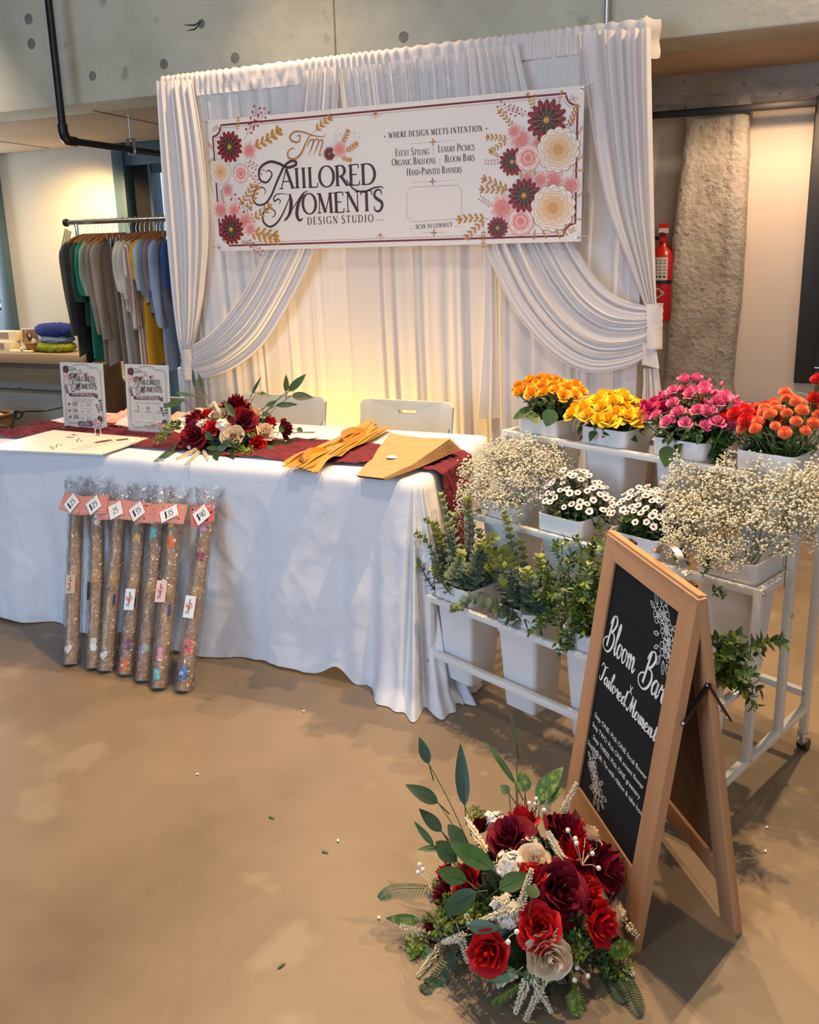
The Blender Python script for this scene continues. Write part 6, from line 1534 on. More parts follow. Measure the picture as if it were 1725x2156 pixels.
class Arr:
    def __init__(s, name, label, base, c, r): 
        s.base = Vector(base); s.c = c; s.r = r; s.root = thing(name, label, 'flower arrangement', base)
    def loc(s, px, py, h=0.0):
        p, n = dome_pt(px, py, s.c, *s.r); p = p + n * h
        if p.z < s.base.z + .004: p = at_z(px, py, s.base.z + .006); n = Vector((n.x, n.y, .3)).normalized()
        return p - s.base, n
    def rose(s, kind, px, py, dpx, seed=0, tilt=(0, 0, 0), h=.0):
        p, n = s.loc(px, py, h); dist = (p + s.base - EYE).dot(C_FW); r = dpx / 2 * dist / FPX
        ax = (n + Vector(tilt)).normalized(); k = .86 if kind == 'rose_burg' else .92 if kind == 'rose_red' else .96
        return rose_part(s.root, kind, p, ax, r * k, seed, seed * 1.3)
    def leaf(s, a, b, w, mi='leaf_dark', up=None, h=(0.02, .05), nm='leaf', droop=.12, stem=.03):
        p, n = s.loc(*a, h[0]); q, n2 = s.loc(*b, h[1]); u = up if up is not None else (EYE - (p + s.base)).normalized() * .7 + n * .4
        o = leaf_part(s.root, nm, p, q, w * .82, mi, u, droop, stem)
        c = (Vector(s.c) - s.base); e = Vector((c.x + (p.x - c.x) * .45, c.y + (p.y - c.y) * .45, max(.01, p.z * .35))); m = MB()
        m.tube(smooth_line([p, p.lerp(e, .45) + Vector((0, 0, .012)), e], 5), .0013, 5); m.build('leaf_stem', 'stem_dark', o)
        return o
    def spike(s, a, b, r=.010, h=(.01, .03), seed=0):
        return spike_part(s.root, s.loc(*a, h[0])[0], s.loc(*b, h[1])[0], r, seed)
    def fern(s, lst, w, mi='fern', n=26): return fern_part(s.root, [s.loc(x, y, h)[0] for x, y, h in lst], w, mi, n)
    def fill(s, px, py, r, seed, mi='lime', n=40, L0=.013, h=.0): return filler_part(s.root, s.loc(px, py, h)[0], r, seed, mi, n, L0)
    def berry(s, base, tips, h=.03): return berry_part(s.root, s.loc(*base, h * .3)[0], [s.loc(*t, h)[0] for t in tips])
    def hyd(s, px, py, r, seed): return hyd_part(s.root, s.loc(px, py, -.01)[0], r, seed)
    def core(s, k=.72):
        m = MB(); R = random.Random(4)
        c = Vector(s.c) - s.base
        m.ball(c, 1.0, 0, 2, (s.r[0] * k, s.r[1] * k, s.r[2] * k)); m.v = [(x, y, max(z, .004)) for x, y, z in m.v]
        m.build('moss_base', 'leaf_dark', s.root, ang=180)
        f = MB()
        for i in range(420):
            a = R.uniform(0, 2 * pi); e = R.uniform(-.05, 1) * pi / 2; v = Vector((cos(a) * cos(e), sin(a) * cos(e), sin(e))); p = c + Vector((v.x * s.r[0], v.y * s.r[1], v.z * s.r[2])) * R.uniform(.68, .9)
            if p.z < .006: continue
            leaf_add(f, p, v + Vector((R.gauss(0, .8), R.gauss(0, .8), R.gauss(0, .5))), v, R.uniform(.02, .045), R.uniform(.012, .022), 0, .2, .3, 5)
        o = f.build('base_foliage', 'leaf_dark', s.root, ang=180); o['kind'] = 'stuff'
# on the floor
A1 = Arr('rose_arrangement', 'large arrangement of burgundy red and cream roses on the floor against the chalkboard', (.225, 1.62, 0), (.225, 1.62, .02), (.178, .205, .215)); A1.core()
for kind, px, py, d, sd_, t in (('rose_burg', 1072, 1765, 96, 0, (-.2, -.2, .1)), ('rose_burg', 1178, 1882, 122, 1, (0, -.35, .1)), ('rose_burg', 1272, 1830, 112, 0, (.2, -.35, 0)), ('rose_burg', 1192, 1752, 96, 1, (.1, -.2, .2)), ('rose_burg', 940, 1888, 60, 0, (-.5, -.2, 0)), ('rose_burg', 1015, 1745, 50, 1, (-.3, 0, .2)), ('rose_burg', 930, 1960, 46, 1, (-.4, -.2, 0)),
      ('rose_red', 1100, 1728, 70, 0, (0, 0, .3)), ('rose_red', 1205, 1795, 100, 1, (.1, -.3, .3)), ('rose_red', 1215, 1760, 70, 0, (.2, 0, .3)), ('rose_red', 985, 1862, 82, 0, (-.2, -.2, .2)), ('rose_red', 1130, 1948, 100, 1, (-.1, -.3, .3)), ('rose_red', 1245, 1945, 96, 0, (.3, -.4, .1)), ('rose_red', 1040, 1998, 98, 1, (-.1, -.5, .1)), ('rose_red', 945, 1845, 56, 1, (-.5, 0, .1)), ('rose_red', 1120, 1850, 70, 0, (0, -.2, .3)), ('rose_red', 1235, 1880, 70, 1, (.1, -.3, .1)),
      ('rose_cream', 1150, 2008, 98, 0, (.05, -.7, .0)), ('rose_cream', 1290, 1925, 74, 1, (.5, -.3, .1)), ('rose_cream', 1125, 1820, 76, 0, (-.1, -.2, .3)), ('rose_cream', 1240, 1760, 50, 1, (.4, .2, .2)), ('rose_cream', 918, 1880, 50, 1, (-.6, -.2, 0))):
    A1.rose(kind, px, py, d, sd_, t, .03 if py > 1940 else .012)
A1.hyd(1070, 1820, .032, 1); A1.hyd(1040, 1725, .028, 2); A1.hyd(1068, 1925, .034, 3); A1.hyd(1118, 1778, .024, 4)
for a, b, w, mi, h in (((1000, 1742), (1000, 1662), .042, 'leaf_dark', (.05, .11)), ((950, 1690), (940, 1658), .032, 'leaf_dark', (.10, .13)), ((955, 1738), (902, 1708), .042, 'leaf_dark', (.06, .08)), ((955, 1780), (920, 1745), .036, 'leaf_dark', (.04, .06)), ((1002, 1805), (957, 1757), .042, 'leaf_dark', (.03, .04)), ((985, 1830), (935, 1790), .05, 'leaf_dark', (.03, .04)),
      ((1056, 1852), (985, 1808), .052, 'leaf_mid', (.05, .07)), ((1014, 1872), (960, 1852), .044, 'leaf_mid', (.05, .06)), ((1026, 1888), (960, 1932), .052, 'leaf_mid', (.04, .05)), ((1060, 1880), (1115, 1852), .046, 'leaf_mid', (.03, .03)), ((1115, 1902), (1120, 1876), .036, 'leaf_mid', (.05, .05)), ((935, 1800), (905, 1762), .02, 'leaf_mid', (.03, .05)), ((940, 1800), (902, 1803), .02, 'leaf_mid', (.02, .03)),
      ((1088, 1690), (1042, 1650), .020, 'leaf_mid', (.04, .10)), ((1090, 1655), (1082, 1622), .012, 'leaf_mid', (.10, .13)), ((1075, 1700), (1060, 1700), .03, 'leaf_mid', (.03, .05)),
      ((1105, 1698), (1098, 1670), .045, 'leaf_var', (.03, .05)), ((1128, 1705), (1170, 1668), .055, 'leaf_var', (.02, .06)), ((1135, 1712), (1175, 1692), .04, 'leaf_var', (.02, .04)), ((1090, 2035), (1010, 2045), .044, 'leaf_var', (.02, .02)), ((1100, 2045), (1165, 2062), .040, 'leaf_var', (.01, .01)), ((1260, 2000), (1318, 1985), .045, 'leaf_var', (.02, .03)), ((895, 1940), (840, 1935), .03, 'leaf_var', (.01, .03)), ((880, 1985), (862, 2020), .05, 'leaf_var', (.0, .01)), ((1010, 1948), (1065, 1952), .034, 'leaf_mid', (.04, .04)), ((910, 2015), (872, 2000), .045, 'leaf_var', (.0, .01))):
    A1.leaf(a, b, w, mi, None, h)
for i, (a, b, h) in enumerate((((1030, 1805), (1000, 1755), (.02, .04)), ((1175, 1740), (1195, 1700), (.03, .06)), ((1178, 1830), (1145, 1775), (.02, .03)), ((1095, 1920), (1115, 1855), (.02, .06)), ((1090, 1915), (1025, 1940), (.03, .03)), ((1080, 1905), (1050, 1900), (.03, .03)), ((985, 1970), (930, 1985), (.01, .02)), ((975, 1960), (995, 2025), (.01, .01)), ((930, 1990), (880, 2055), (.01, .01)), ((1090, 2040), (1050, 2070), (.01, .01)), ((1110, 2055), (1085, 2135), (.01, .01)), ((1120, 2050), (1158, 2122), (.01, .01)), ((1150, 2050), (1105, 2150), (.005, .01)), ((1300, 2010), (1335, 2055), (.01, .02)), ((1300, 1945), (1315, 1970), (.02, .03)), ((1145, 1735), (1150, 1710), (.02, .04)), ((930, 1975), (860, 1950), (.01, .02)), ((1010, 1955), (1000, 1925), (.02, .03)))):
    A1.spike(a, b, .0115, h, i)
for i, (px, py, r, mi, n, L0) in enumerate(((960, 1925, .045, 'lime', 50, .015), (925, 1950, .04, 'lime', 45, .013), (1000, 1930, .03, 'lime', 30, .013), (1205, 1965, .035, 'leaf_mid', 34, .015), (1210, 2005, .03, 'lime', 45, .012), (1265, 2020, .035, 'leaf_mid', 40, .016), (1300, 2040, .03, 'lime', 34, .013), (1285, 1995, .03, 'leaf_mid', 30, .014), (930, 1870, .025, 'lime', 24, .011), (875, 1995, .03, 'lime', 30, .012), (1000, 1715, .02, 'lime', 24, .01))):
    A1.fill(px, py, r, 400 + i, mi, n, L0)
A1.fern([(925, 1875, .0), (880, 1872, .005), (830, 1875, .005), (802, 1892, .005)], .030); A1.fern([(990, 1990, .0), (940, 2045, .005), (900, 2070, .0)], .035); A1.fern([(960, 2000, .0), (920, 2060, .0), (890, 2085, .0)], .03)
A1.fern([(1290, 2030, .0), (1320, 2075, .0), (1348, 2140, .0)], .030); A1.fern([(1200, 2040, .0), (1210, 2090, .0), (1215, 2140, .0)], .024, 'lime'); A1.fern([(1100, 2070, .0), (1060, 2095, .0), (1035, 2110, .0)], .02, 'lime'); A1.fern([(1270, 2035, .0), (1300, 2080, .0), (1318, 2110, .0)], .026)
A1.berry((1215, 1830), ((1172, 1786), (1184, 1800), (1210, 1782), (1218, 1808), (1232, 1812), (1212, 1825), (1222, 1850), (1186, 1808)), .05); A1.berry((1140, 1740), ((1125, 1725), (1112, 1735), (1145, 1728), (1135, 1748), (1123, 1736)), .045); A1.berry((1060, 1990), ((1092, 1958), (1078, 1976)), .04); A1.berry((1190, 2020), ((1202, 2028), (1222, 2045), (1198, 2052)), .02); A1.berry((920, 1870), ((908, 1835), (905, 1850), (915, 1845)), .03)
# on the table
c2 = T(-.945, .285, ZT)
A2 = Arr('rose_arrangement', 'arrangement of burgundy red and cream roses lying on the runner on the table', c2, (c2.x, c2.y, c2.z + .01), (.20, .145, .135)); A2.core()
for kind, px, py, d, sd_, t in (('rose_burg', 408, 915, 62, 0, (-.1, -.4, .1)), ('rose_burg', 516, 882, 58, 1, (.1, -.4, .2)), ('rose_burg', 498, 848, 60, 0, (0, -.1, .5)), ('rose_burg', 405, 882, 46, 1, (-.4, 0, .1)), ('rose_burg', 604, 902, 42, 0, (.6, -.3, 0)), ('rose_red', 435, 872, 40, 0, (-.1, 0, .3)), ('rose_red', 503, 868, 44, 1, (0, -.2, .4)), ('rose_red', 543, 935, 44, 1, (.3, -.5, .2)), ('rose_red', 445, 900, 40, 0, (0, -.3, .3)), ('rose_red', 572, 888, 36, 0, (.4, -.2, .2)), ('rose_red', 390, 918, 40, 1, (-.5, -.3, .1)),
      ('rose_cream', 458, 872, 50, 0, (-.1, -.2, .5)), ('rose_cream', 490, 917, 48, 1, (0, -.6, .2)), ('rose_cream', 538, 866, 42, 0, (.2, 0, .4)), ('rose_cream', 562, 908, 40, 1, (.3, -.4, .2)), ('rose_cream', 450, 855, 34, 1, (-.2, .1, .4))):
    A2.rose(kind, px, py, d, sd_, t)
A2.hyd(468, 893, .030, 5); A2.hyd(422, 893, .024, 6)
for a, b, w, mi, h in (((405, 862), (370, 872), .036, 'leaf_mid', (.05, .06)), ((425, 855), (392, 848), .022, 'leaf_mid', (.05, .06)), ((430, 848), (428, 822), .016, 'leaf_dark', (.07, .10)), ((440, 845), (436, 828), .02, 'leaf_mid', (.06, .09)), ((580, 848), (606, 822), .040, 'leaf_mid', (.07, .10)), ((575, 850), (570, 828), .03, 'leaf_mid', (.07, .10)), ((585, 855), (624, 856), .046, 'leaf_dark', (.07, .08)), ((560, 870), (600, 866), .03, 'leaf_dark', (.05, .06)), ((545, 870), (565, 860), .024, 'leaf_mid', (.04, .05)), ((530, 845), (556, 850), .028, 'leaf_mid', (.04, .04)), ((520, 852), (532, 830), .014, 'leaf_dark', (.05, .08)), ((495, 892), (473, 865), .036, 'leaf_dark', (.04, .05)), ((545, 885), (560, 880), .03, 'leaf_dark', (.03, .03)),
      ((450, 928), (440, 912), .036, 'leaf_dark', (.03, .03)), ((460, 942), (440, 942), .026, 'leaf_mid', (.02, .03)), ((458, 945), (480, 940), .030, 'leaf_mid', (.02, .03)), ((455, 948), (455, 968), .034, 'leaf_dark', (.0, .0)), ((470, 935), (490, 930), .03, 'leaf_dark', (.02, .02)), ((478, 948), (490, 965), .04, 'leaf_dark', (.0, .0)), ((565, 940), (622, 935), .05, 'leaf_mid', (.01, .02)), ((570, 948), (560, 935), .04, 'leaf_mid', (.02, .03)), ((575, 915), (585, 900), .03, 'leaf_mid', (.03, .04)), ((615, 905), (628, 910), .03, 'leaf_mid', (.02, .02))):
    A2.leaf(a, b, w, mi, None, h, droop=.08, stem=.02)
for i, (a, b, h) in enumerate((((420, 950), (390, 978), (.0, .004)), ((415, 945), (370, 966), (.0, .006)), ((430, 950), (438, 968), (.0, .004)), ((480, 862), (484, 842), (.02, .05)), ((520, 855), (542, 842), (.03, .05)), ((465, 880), (455, 866), (.03, .04)), ((405, 942), (400, 940), (.01, .01)))):
    A2.spike(a, b, .008, h, 50 + i)
for i, (px, py, r, mi, n, L0) in enumerate(((362, 905, .032, 'lime', 40, .014), (345, 920, .03, 'lime', 36, .012), (335, 932, .024, 'lime', 26, .011), (375, 898, .03, 'leaf_mid', 26, .014), (505, 948, .028, 'lime', 40, .012), (522, 955, .028, 'lime', 40, .012), (500, 938, .024, 'leaf_mid', 24, .013), (530, 918, .018, 'lime', 22, .010))):
    A2.fill(px, py, r, 450 + i, mi, n, L0)
A2.fern([(385, 925, .0), (360, 948, .002), (326, 972, .002)], .035); A2.fern([(600, 925, .0), (640, 925, .003), (668, 922, .003)], .02); A2.fern([(600, 912, .0), (640, 910, .003), (662, 910, .003)], .018); A2.fern([(370, 935, .0), (352, 955, .002), (340, 962, .002)], .026)
A2.berry((570, 925), ((563, 905), (572, 915), (580, 925), (586, 930), (560, 922)), .03)
# ================================================================== wrapped banner rolls leaning on the cloth
M['card_pink'] = mat('pink header card', (.62, .25, .20), .5); M['card_red'] = mat('coral header card', (.60, .14, .12), .5)
M['card_white'] = mat('white tag card', (.84, .83, .81), .6); M['card_cream'] = mat('cream tag card', (.62, .47, .33), .6); M['card_rose'] = mat('pale pink card', (.80, .56, .52), .6)
for k, c in dict(m_white=(.80, .76, .70), m_orange=(.85, .17, .02), m_yellow=(.80, .50, .03), m_teal=(.16, .58, .60), m_pink=(.80, .30, .42), m_purple=(.20, .03, .16), m_blue=(.03, .16, .45), m_coral=(.72, .09, .07), m_maroon=(.25, .02, .06), m_lilac=(.40, .25, .55), m_green=(.28, .45, .36), m_ink=(.012, .012, .02), m_heart=(.82, .42, .30), m_navy=(.02, .035, .14)).items():
    M[k] = mat('paint ' + k[2:], c, .5)
PAINT = ['m_white', 'm_orange', 'm_yellow', 'm_teal', 'm_pink', 'm_purple', 'm_blue', 'm_coral', 'm_maroon', 'm_lilac', 'm_green', 'm_ink', 'm_heart', 'm_navy', 'card_pink', 'card_red', 'card_white', 'card_cream', 'card_rose']
PI_ = {k: i for i, k in enumerate(PAINT)}
RR = .0255
class Roll:
    """things painted on a roll: x, z in metres on the face turned to the viewer"""
    def __init__(s): s.a = Art(.0001); s.a.k = 0; s.a.rings = 5
    def done(s, root):
        r0 = RR + .0004
        s.a.mb.v = [((r0 - y) * sin(x / r0), -(r0 - y) * cos(x / r0), z) for x, y, z in s.a.mb.v]
        return s.a.build('painted_motif', PAINT, root)
def heart(a, x, z, r, mi, rot=0.0):
    L = []
    for i in range(28):
        t = 2 * pi * i / 28; hx = 16 * sin(t) ** 3 / 17; hy = (13 * cos(t) - 5 * cos(2 * t) - 2 * cos(3 * t) - cos(4 * t)) / 17
        L.append((x + r * (hx * cos(rot) - hy * sin(rot)), z + r * (hx * sin(rot) + hy * cos(rot))))
    a.fan((x, z), L, mi)
def bloomp(a, x, z, r, n, mi, c=None, out=None):
    a.lift()
    if out is not None: a.blob((x, z), r * 1.08, n, .34, out); a.lift()
    a.blob((x, z), r, n, .34, mi); a.lift()
    if c is not None: a.disc((x, z), r * .25, c, 10)
TB = [  # bottom pixel, header pixel, price, header style, thank-you card (px, py, style), designs
 ((150, 1406), (163, 1058), '$25', 'card_pink', (165, 1228, 'card_cream'), 'leftmost wrapped brown banner roll with a white heart painted near its foot'),
 ((199, 1414), (207, 1062), '$25', 'card_pink', None, 'second wrapped banner roll from the left with a small blue mark at its middle'),
 ((223, 1419), (254, 1072), '25', 'card_pink', None, 'third wrapped banner roll from the left with a white heart at its foot'),
 ((266, 1427), (297, 1074), '$35', 'flower', (277, 1262, 'card_white'), 'wrapped banner roll with an orange flower at its foot and white thank you card'),
 ((302, 1440), (334, 1080), None, 'flower', None, 'wrapped banner roll with a teal top and lilac flower, the one without a price tag'),
 ((336, 1456), (371, 1080), '$35', 'flower', (340, 1245, 'card_rose'), 'wrapped banner roll with orange, yellow and teal flowers and a pink card'),
 ((387, 1461), (437, 1082), '$40', 'card_red', (405, 1278, 'card_white'), 'rightmost wrapped banner roll with coral and blue flowers and the $40 tag')]
for k, (bpx, hpx, price, hstyle, ty, lab) in enumerate(TB):
    b = at_z(bpx[0], bpx[1] - 6, .0); b.z = .004
    top = at_pl(hpx[0], hpx[1], T(0, -.062), N)
    ax = (top - b); Lr = ax.length; ax.normalize()
    xx = (U - ax * U.dot(ax)).normalized(); yy = ax.cross(xx)
    root = thing('banner_roll', lab, 'wrapped banner', b, 0, 'wrapped banner rolls against the tablecloth')
    root.rotation_euler = Matrix((xx, yy, ax)).transposed().to_euler()
    R = random.Random(900 + k)
    ro_ = MB(); ro_.lathe([(RR * .55, 0.001), (RR, 0), (RR, Lr + .01), (RR * .55, Lr + .01)], 26); roll = ro_.build('roll', 'kraft_roll', root)
    sp = MB(); a0 = -pi * .5
    sp.grid(lambda i, j: ((RR + .0012) * sin(-.9 + 1.8 * i + .55 * j), -(RR + .0012) * cos(-.9 + 1.8 * i + .55 * j), Lr * (.50 + .07 * j) + .008 * i), 10, 3); sp.build('paper_band', 'kraft', root)
    d = Roll(); a = d.a
    def strings(z0, z1, n):
        for q in range(n):
            P_ = [(R.uniform(-.012, .012), z0 + (z1 - z0) * t + R.uniform(-.01, .01)) for t in (0, .3, .6, 1)]; a.curve(P_, .0022, PI_['card_cream'], 5)
    if k in (0, 2):
        strings(.075, Lr * .45, 5); strings(Lr * .62, Lr * .95, 2); a.lift()
        heart(a, .002, .055, .0225, PI_['m_ink'], .25); a.lift(); heart(a, .002, .055, .0205, PI_['m_white'], .25); a.strip([(-.02, .088), (.02, .084)], .003, PI_['card_cream']); a.strip([(-.02, Lr * .93), (.02, Lr * .935)], .003, PI_['card_cream'])
    elif k == 1:
        strings(.08, Lr * .4, 2)
        for z in (.075, .097): a.disc((.012, z), .014, PI_['m_white'])
        for z in (Lr * .88, Lr * .92): a.disc((.016, z), .012, PI_['m_white'])
        a.strip([(-.005, Lr * .53), (-.002, Lr * .575)], .020, PI_['m_blue']); a.lift(); a.strip([(-.01, Lr * .565), (.008, Lr * .54)], .003, PI_['m_white'])
    elif k == 3:
        bloomp(a, -.002, .032, .027, 5, PI_['m_orange'], PI_['m_white'])
        for z in (.098, .118): a.disc((.014, z), .012, PI_['m_purple'])
        a.disc((-.02, .105), .012, PI_['m_pink']); bloomp(a, .006, Lr * .93, .018, 5, PI_['m_pink']); bloomp(a, .012, Lr * .83, .014, 5, PI_['m_yellow']); a.disc((-.02, Lr * .86), .013, PI_['m_teal'])
    elif k == 4:
        bloomp(a, -.006, .105, .020, 5, PI_['m_lilac']); bloomp(a, .016, .115, .018, 5, PI_['m_green'], PI_['m_heart']); bloomp(a, -.002, Lr * .87, .024, 5, PI_['m_teal']); bloomp(a, 0, Lr * .95, .02, 5, PI_['m_teal'])
    elif k == 5:
        bloomp(a, -.006, .045, .025, 5, PI_['m_teal']); a.disc((.006, .105), .014, PI_['m_pink']); a.disc((.004, .128), .013, PI_['m_pink']); bloomp(a, .0, Lr * .82, .027, 5, PI_['m_orange']); a.disc((.020, Lr * .83), .006, PI_['m_white']); bloomp(a, -.004, Lr * .93, .018, 4, PI_['m_yellow'])
    else:
        bloomp(a, -.002, .060, .030, 5, PI_['m_blue'], PI_['m_white'], PI_['m_ink']); bloomp(a, .004, .150, .030, 5, PI_['m_coral'], PI_['m_ink'], PI_['m_heart']); a.lift()
        for j in range(9): t = 2 * pi * j / 9; a.strip([(.004, .150), (.004 + .024 * cos(t), .150 + .024 * sin(t))], .0012, PI_['m_heart']); a.strip([(-.002, .06), (-.002 + .022 * cos(t), .06 + .022 * sin(t))], .0010, PI_['m_ink'])
        bloomp(a, .010, Lr * .75, .018, 4, PI_['m_maroon'], None, PI_['m_ink']); bloomp(a, .004, Lr * .92, .022, 5, PI_['m_pink'])
    d.done(roll)
    if k in (3, 5, 2): MB().box(.020, .029, -.022, -.018, Lr * .40, Lr * .46, 0, .001).build('sticker', 'm_navy', root)
    # clear sleeve with a gathered top
    fm = MB()
    def ff(i, j):
        a_ = 2 * pi * i; z = -.003 + (Lr + .012) * j; r = RR + .003 + .004 * abs(mnoise.noise((cos(a_) * 2 + k, sin(a_) * 2, z * 22))) + .003 * abs(sin(z * 31 + a_ * 2))
        return ((r + .008 * abs(cos(a_)) * (.6 + .4 * sin(z * 9 + k))) * cos(a_), r * sin(a_), z)
    fm.grid(ff, 26, 46, close=True)
    fm.build('film_sleeve', 'film', root, ang=180)
    pl_ = MB()
    def pf(i, j):
        a_ = 2 * pi * i; z = Lr - .012 + .105 * j; r = .014 + .044 * j ** .7
        n1 = mnoise.noise((cos(a_) * 3 + k, sin(a_) * 3, j * 4)); n2 = mnoise.noise((i * 14, j * 9, k * 2.3))
        return ((r + .014 * n1 + .008 * n2) * cos(a_) + .012 * n2, (r * .55 + .009 * n1) * sin(a_) - .01, z + .02 * n1 + .012 * n2)
    pl_.grid(pf, 40, 14, close=True); pl_.build('film_top', 'film', root, ang=180)
    # header card, price tag, thank-you card: small flat cards facing the viewer
    def card(nm, cx, cz, w, h, rot, y, mi, art=None, parent=root, tilt=0.0):
        mtx = Matrix.Translation((cx, y, cz)) @ Matrix.Rotation(rot, 4, 'Y') @ Matrix.Rotation(tilt, 4, 'X')
        c = MB().box(-w / 2, w / 2, -.0006, .0006, -h / 2, h / 2, 0, 0, mtx).build(nm, mi, parent, smooth=False)
        if art is not None:
            art.mb.xf(mtx); art.build('print', PAINT, c)
        return c
    ha = Art(.0001); ha.k = .0008
    if hstyle == 'flower':
        for j in range(20):
            sx, szz = R.uniform(-.05, .05), R.choice((-1, 1)) * R.uniform(.017, .026)
            ha.blob((sx, szz), .004, 5, .3, PI_[R.choice(('m_teal', 'm_coral', 'm_yellow', 'm_ink', 'm_pink'))])
        ha.script('Ma', -.026, -.004, .007, PI_['m_ink'], .10, .06) if k != 5 else None
    elif k < 3: ha.serif('IN', -.030, -.002, .008, PI_['m_ink']); ha.curve([(-.05, -.02), (-.02, -.024), (.02, -.019), (.05, -.024)], .002, PI_['card_rose'], 6)
    else:
        for j in range(26): ha.blob((R.uniform(-.04, .04), R.uniform(-.028, .028)), .0055, 5, .3, PI_[R.choice(('m_coral', 'm_pink', 'm_navy', 'm_teal', 'm_coral'))])
    wd = .100 if k in (0, 6) else .130
    card('header_card', (.004, .010, -.006, .006, .004, .006, .004)[k], Lr - .008, wd, .074, (.30, .05, -.02, .10, .06, .10, -.28)[k], -RR - .012, 'card_red' if hstyle == 'card_red' else 'card_pink', ha, root, -.1)
    if price:
        pa = Art(.0001); pa.k = .0008
        hh = .0160; w_ = pa.swidth(price, hh); pa.script(price, -w_ / 2, -.012, hh, PI_['m_ink'], .18, .12)
        rot = (-.75, -.55, -.42, -.62, -.42, -.38, -.72)[k]
        off = (.010, .014, .012, .016, 0, .0, .004)[k]
        tagc = card('price_tag', off, Lr - .010, .076 if k == 5 else .060, .044 if k == 5 else .055, rot, -RR - .017, 'card_white', pa, root, -.1)
        MB().tube([(off, -RR - .017, Lr + .018), (off - .006, -RR - .012, Lr + .026)], .0012, 5).build('tie_string', 'gold', tagc)
    if ty:
        t_ = at_pl(ty[0], ty[1], T(0, -.22), N); zc = (t_ - b).dot(ax); xc = (t_ - b).dot(xx)
        ta = Art(.0001); ta.k = .0008; ta_ = Art(.0001)
        heart(ta, -.002, 0, .017, PI_['m_heart'], -pi / 2 * 0); ta.lift()
        n0 = len(ta.mb.v); ta.script('Thank you', 0, 0, .0072, PI_['m_ink'], .20, .10, 'c')
        for i in range(n0, len(ta.mb.v)): x, y, z = ta.mb.v[i]; ta.mb.v[i] = (-z + .002, y, x)
        card('thank_you_card', max(-.012, min(.012, xc)), zc, .044, .078 if k != 0 else .070, .02, -RR - .008, ty[2], ta, root)
    elif k == 1: card('card_back', -.01, Lr * .46, .010, .066, .02, -RR - .006, 'm_ink', None, root)

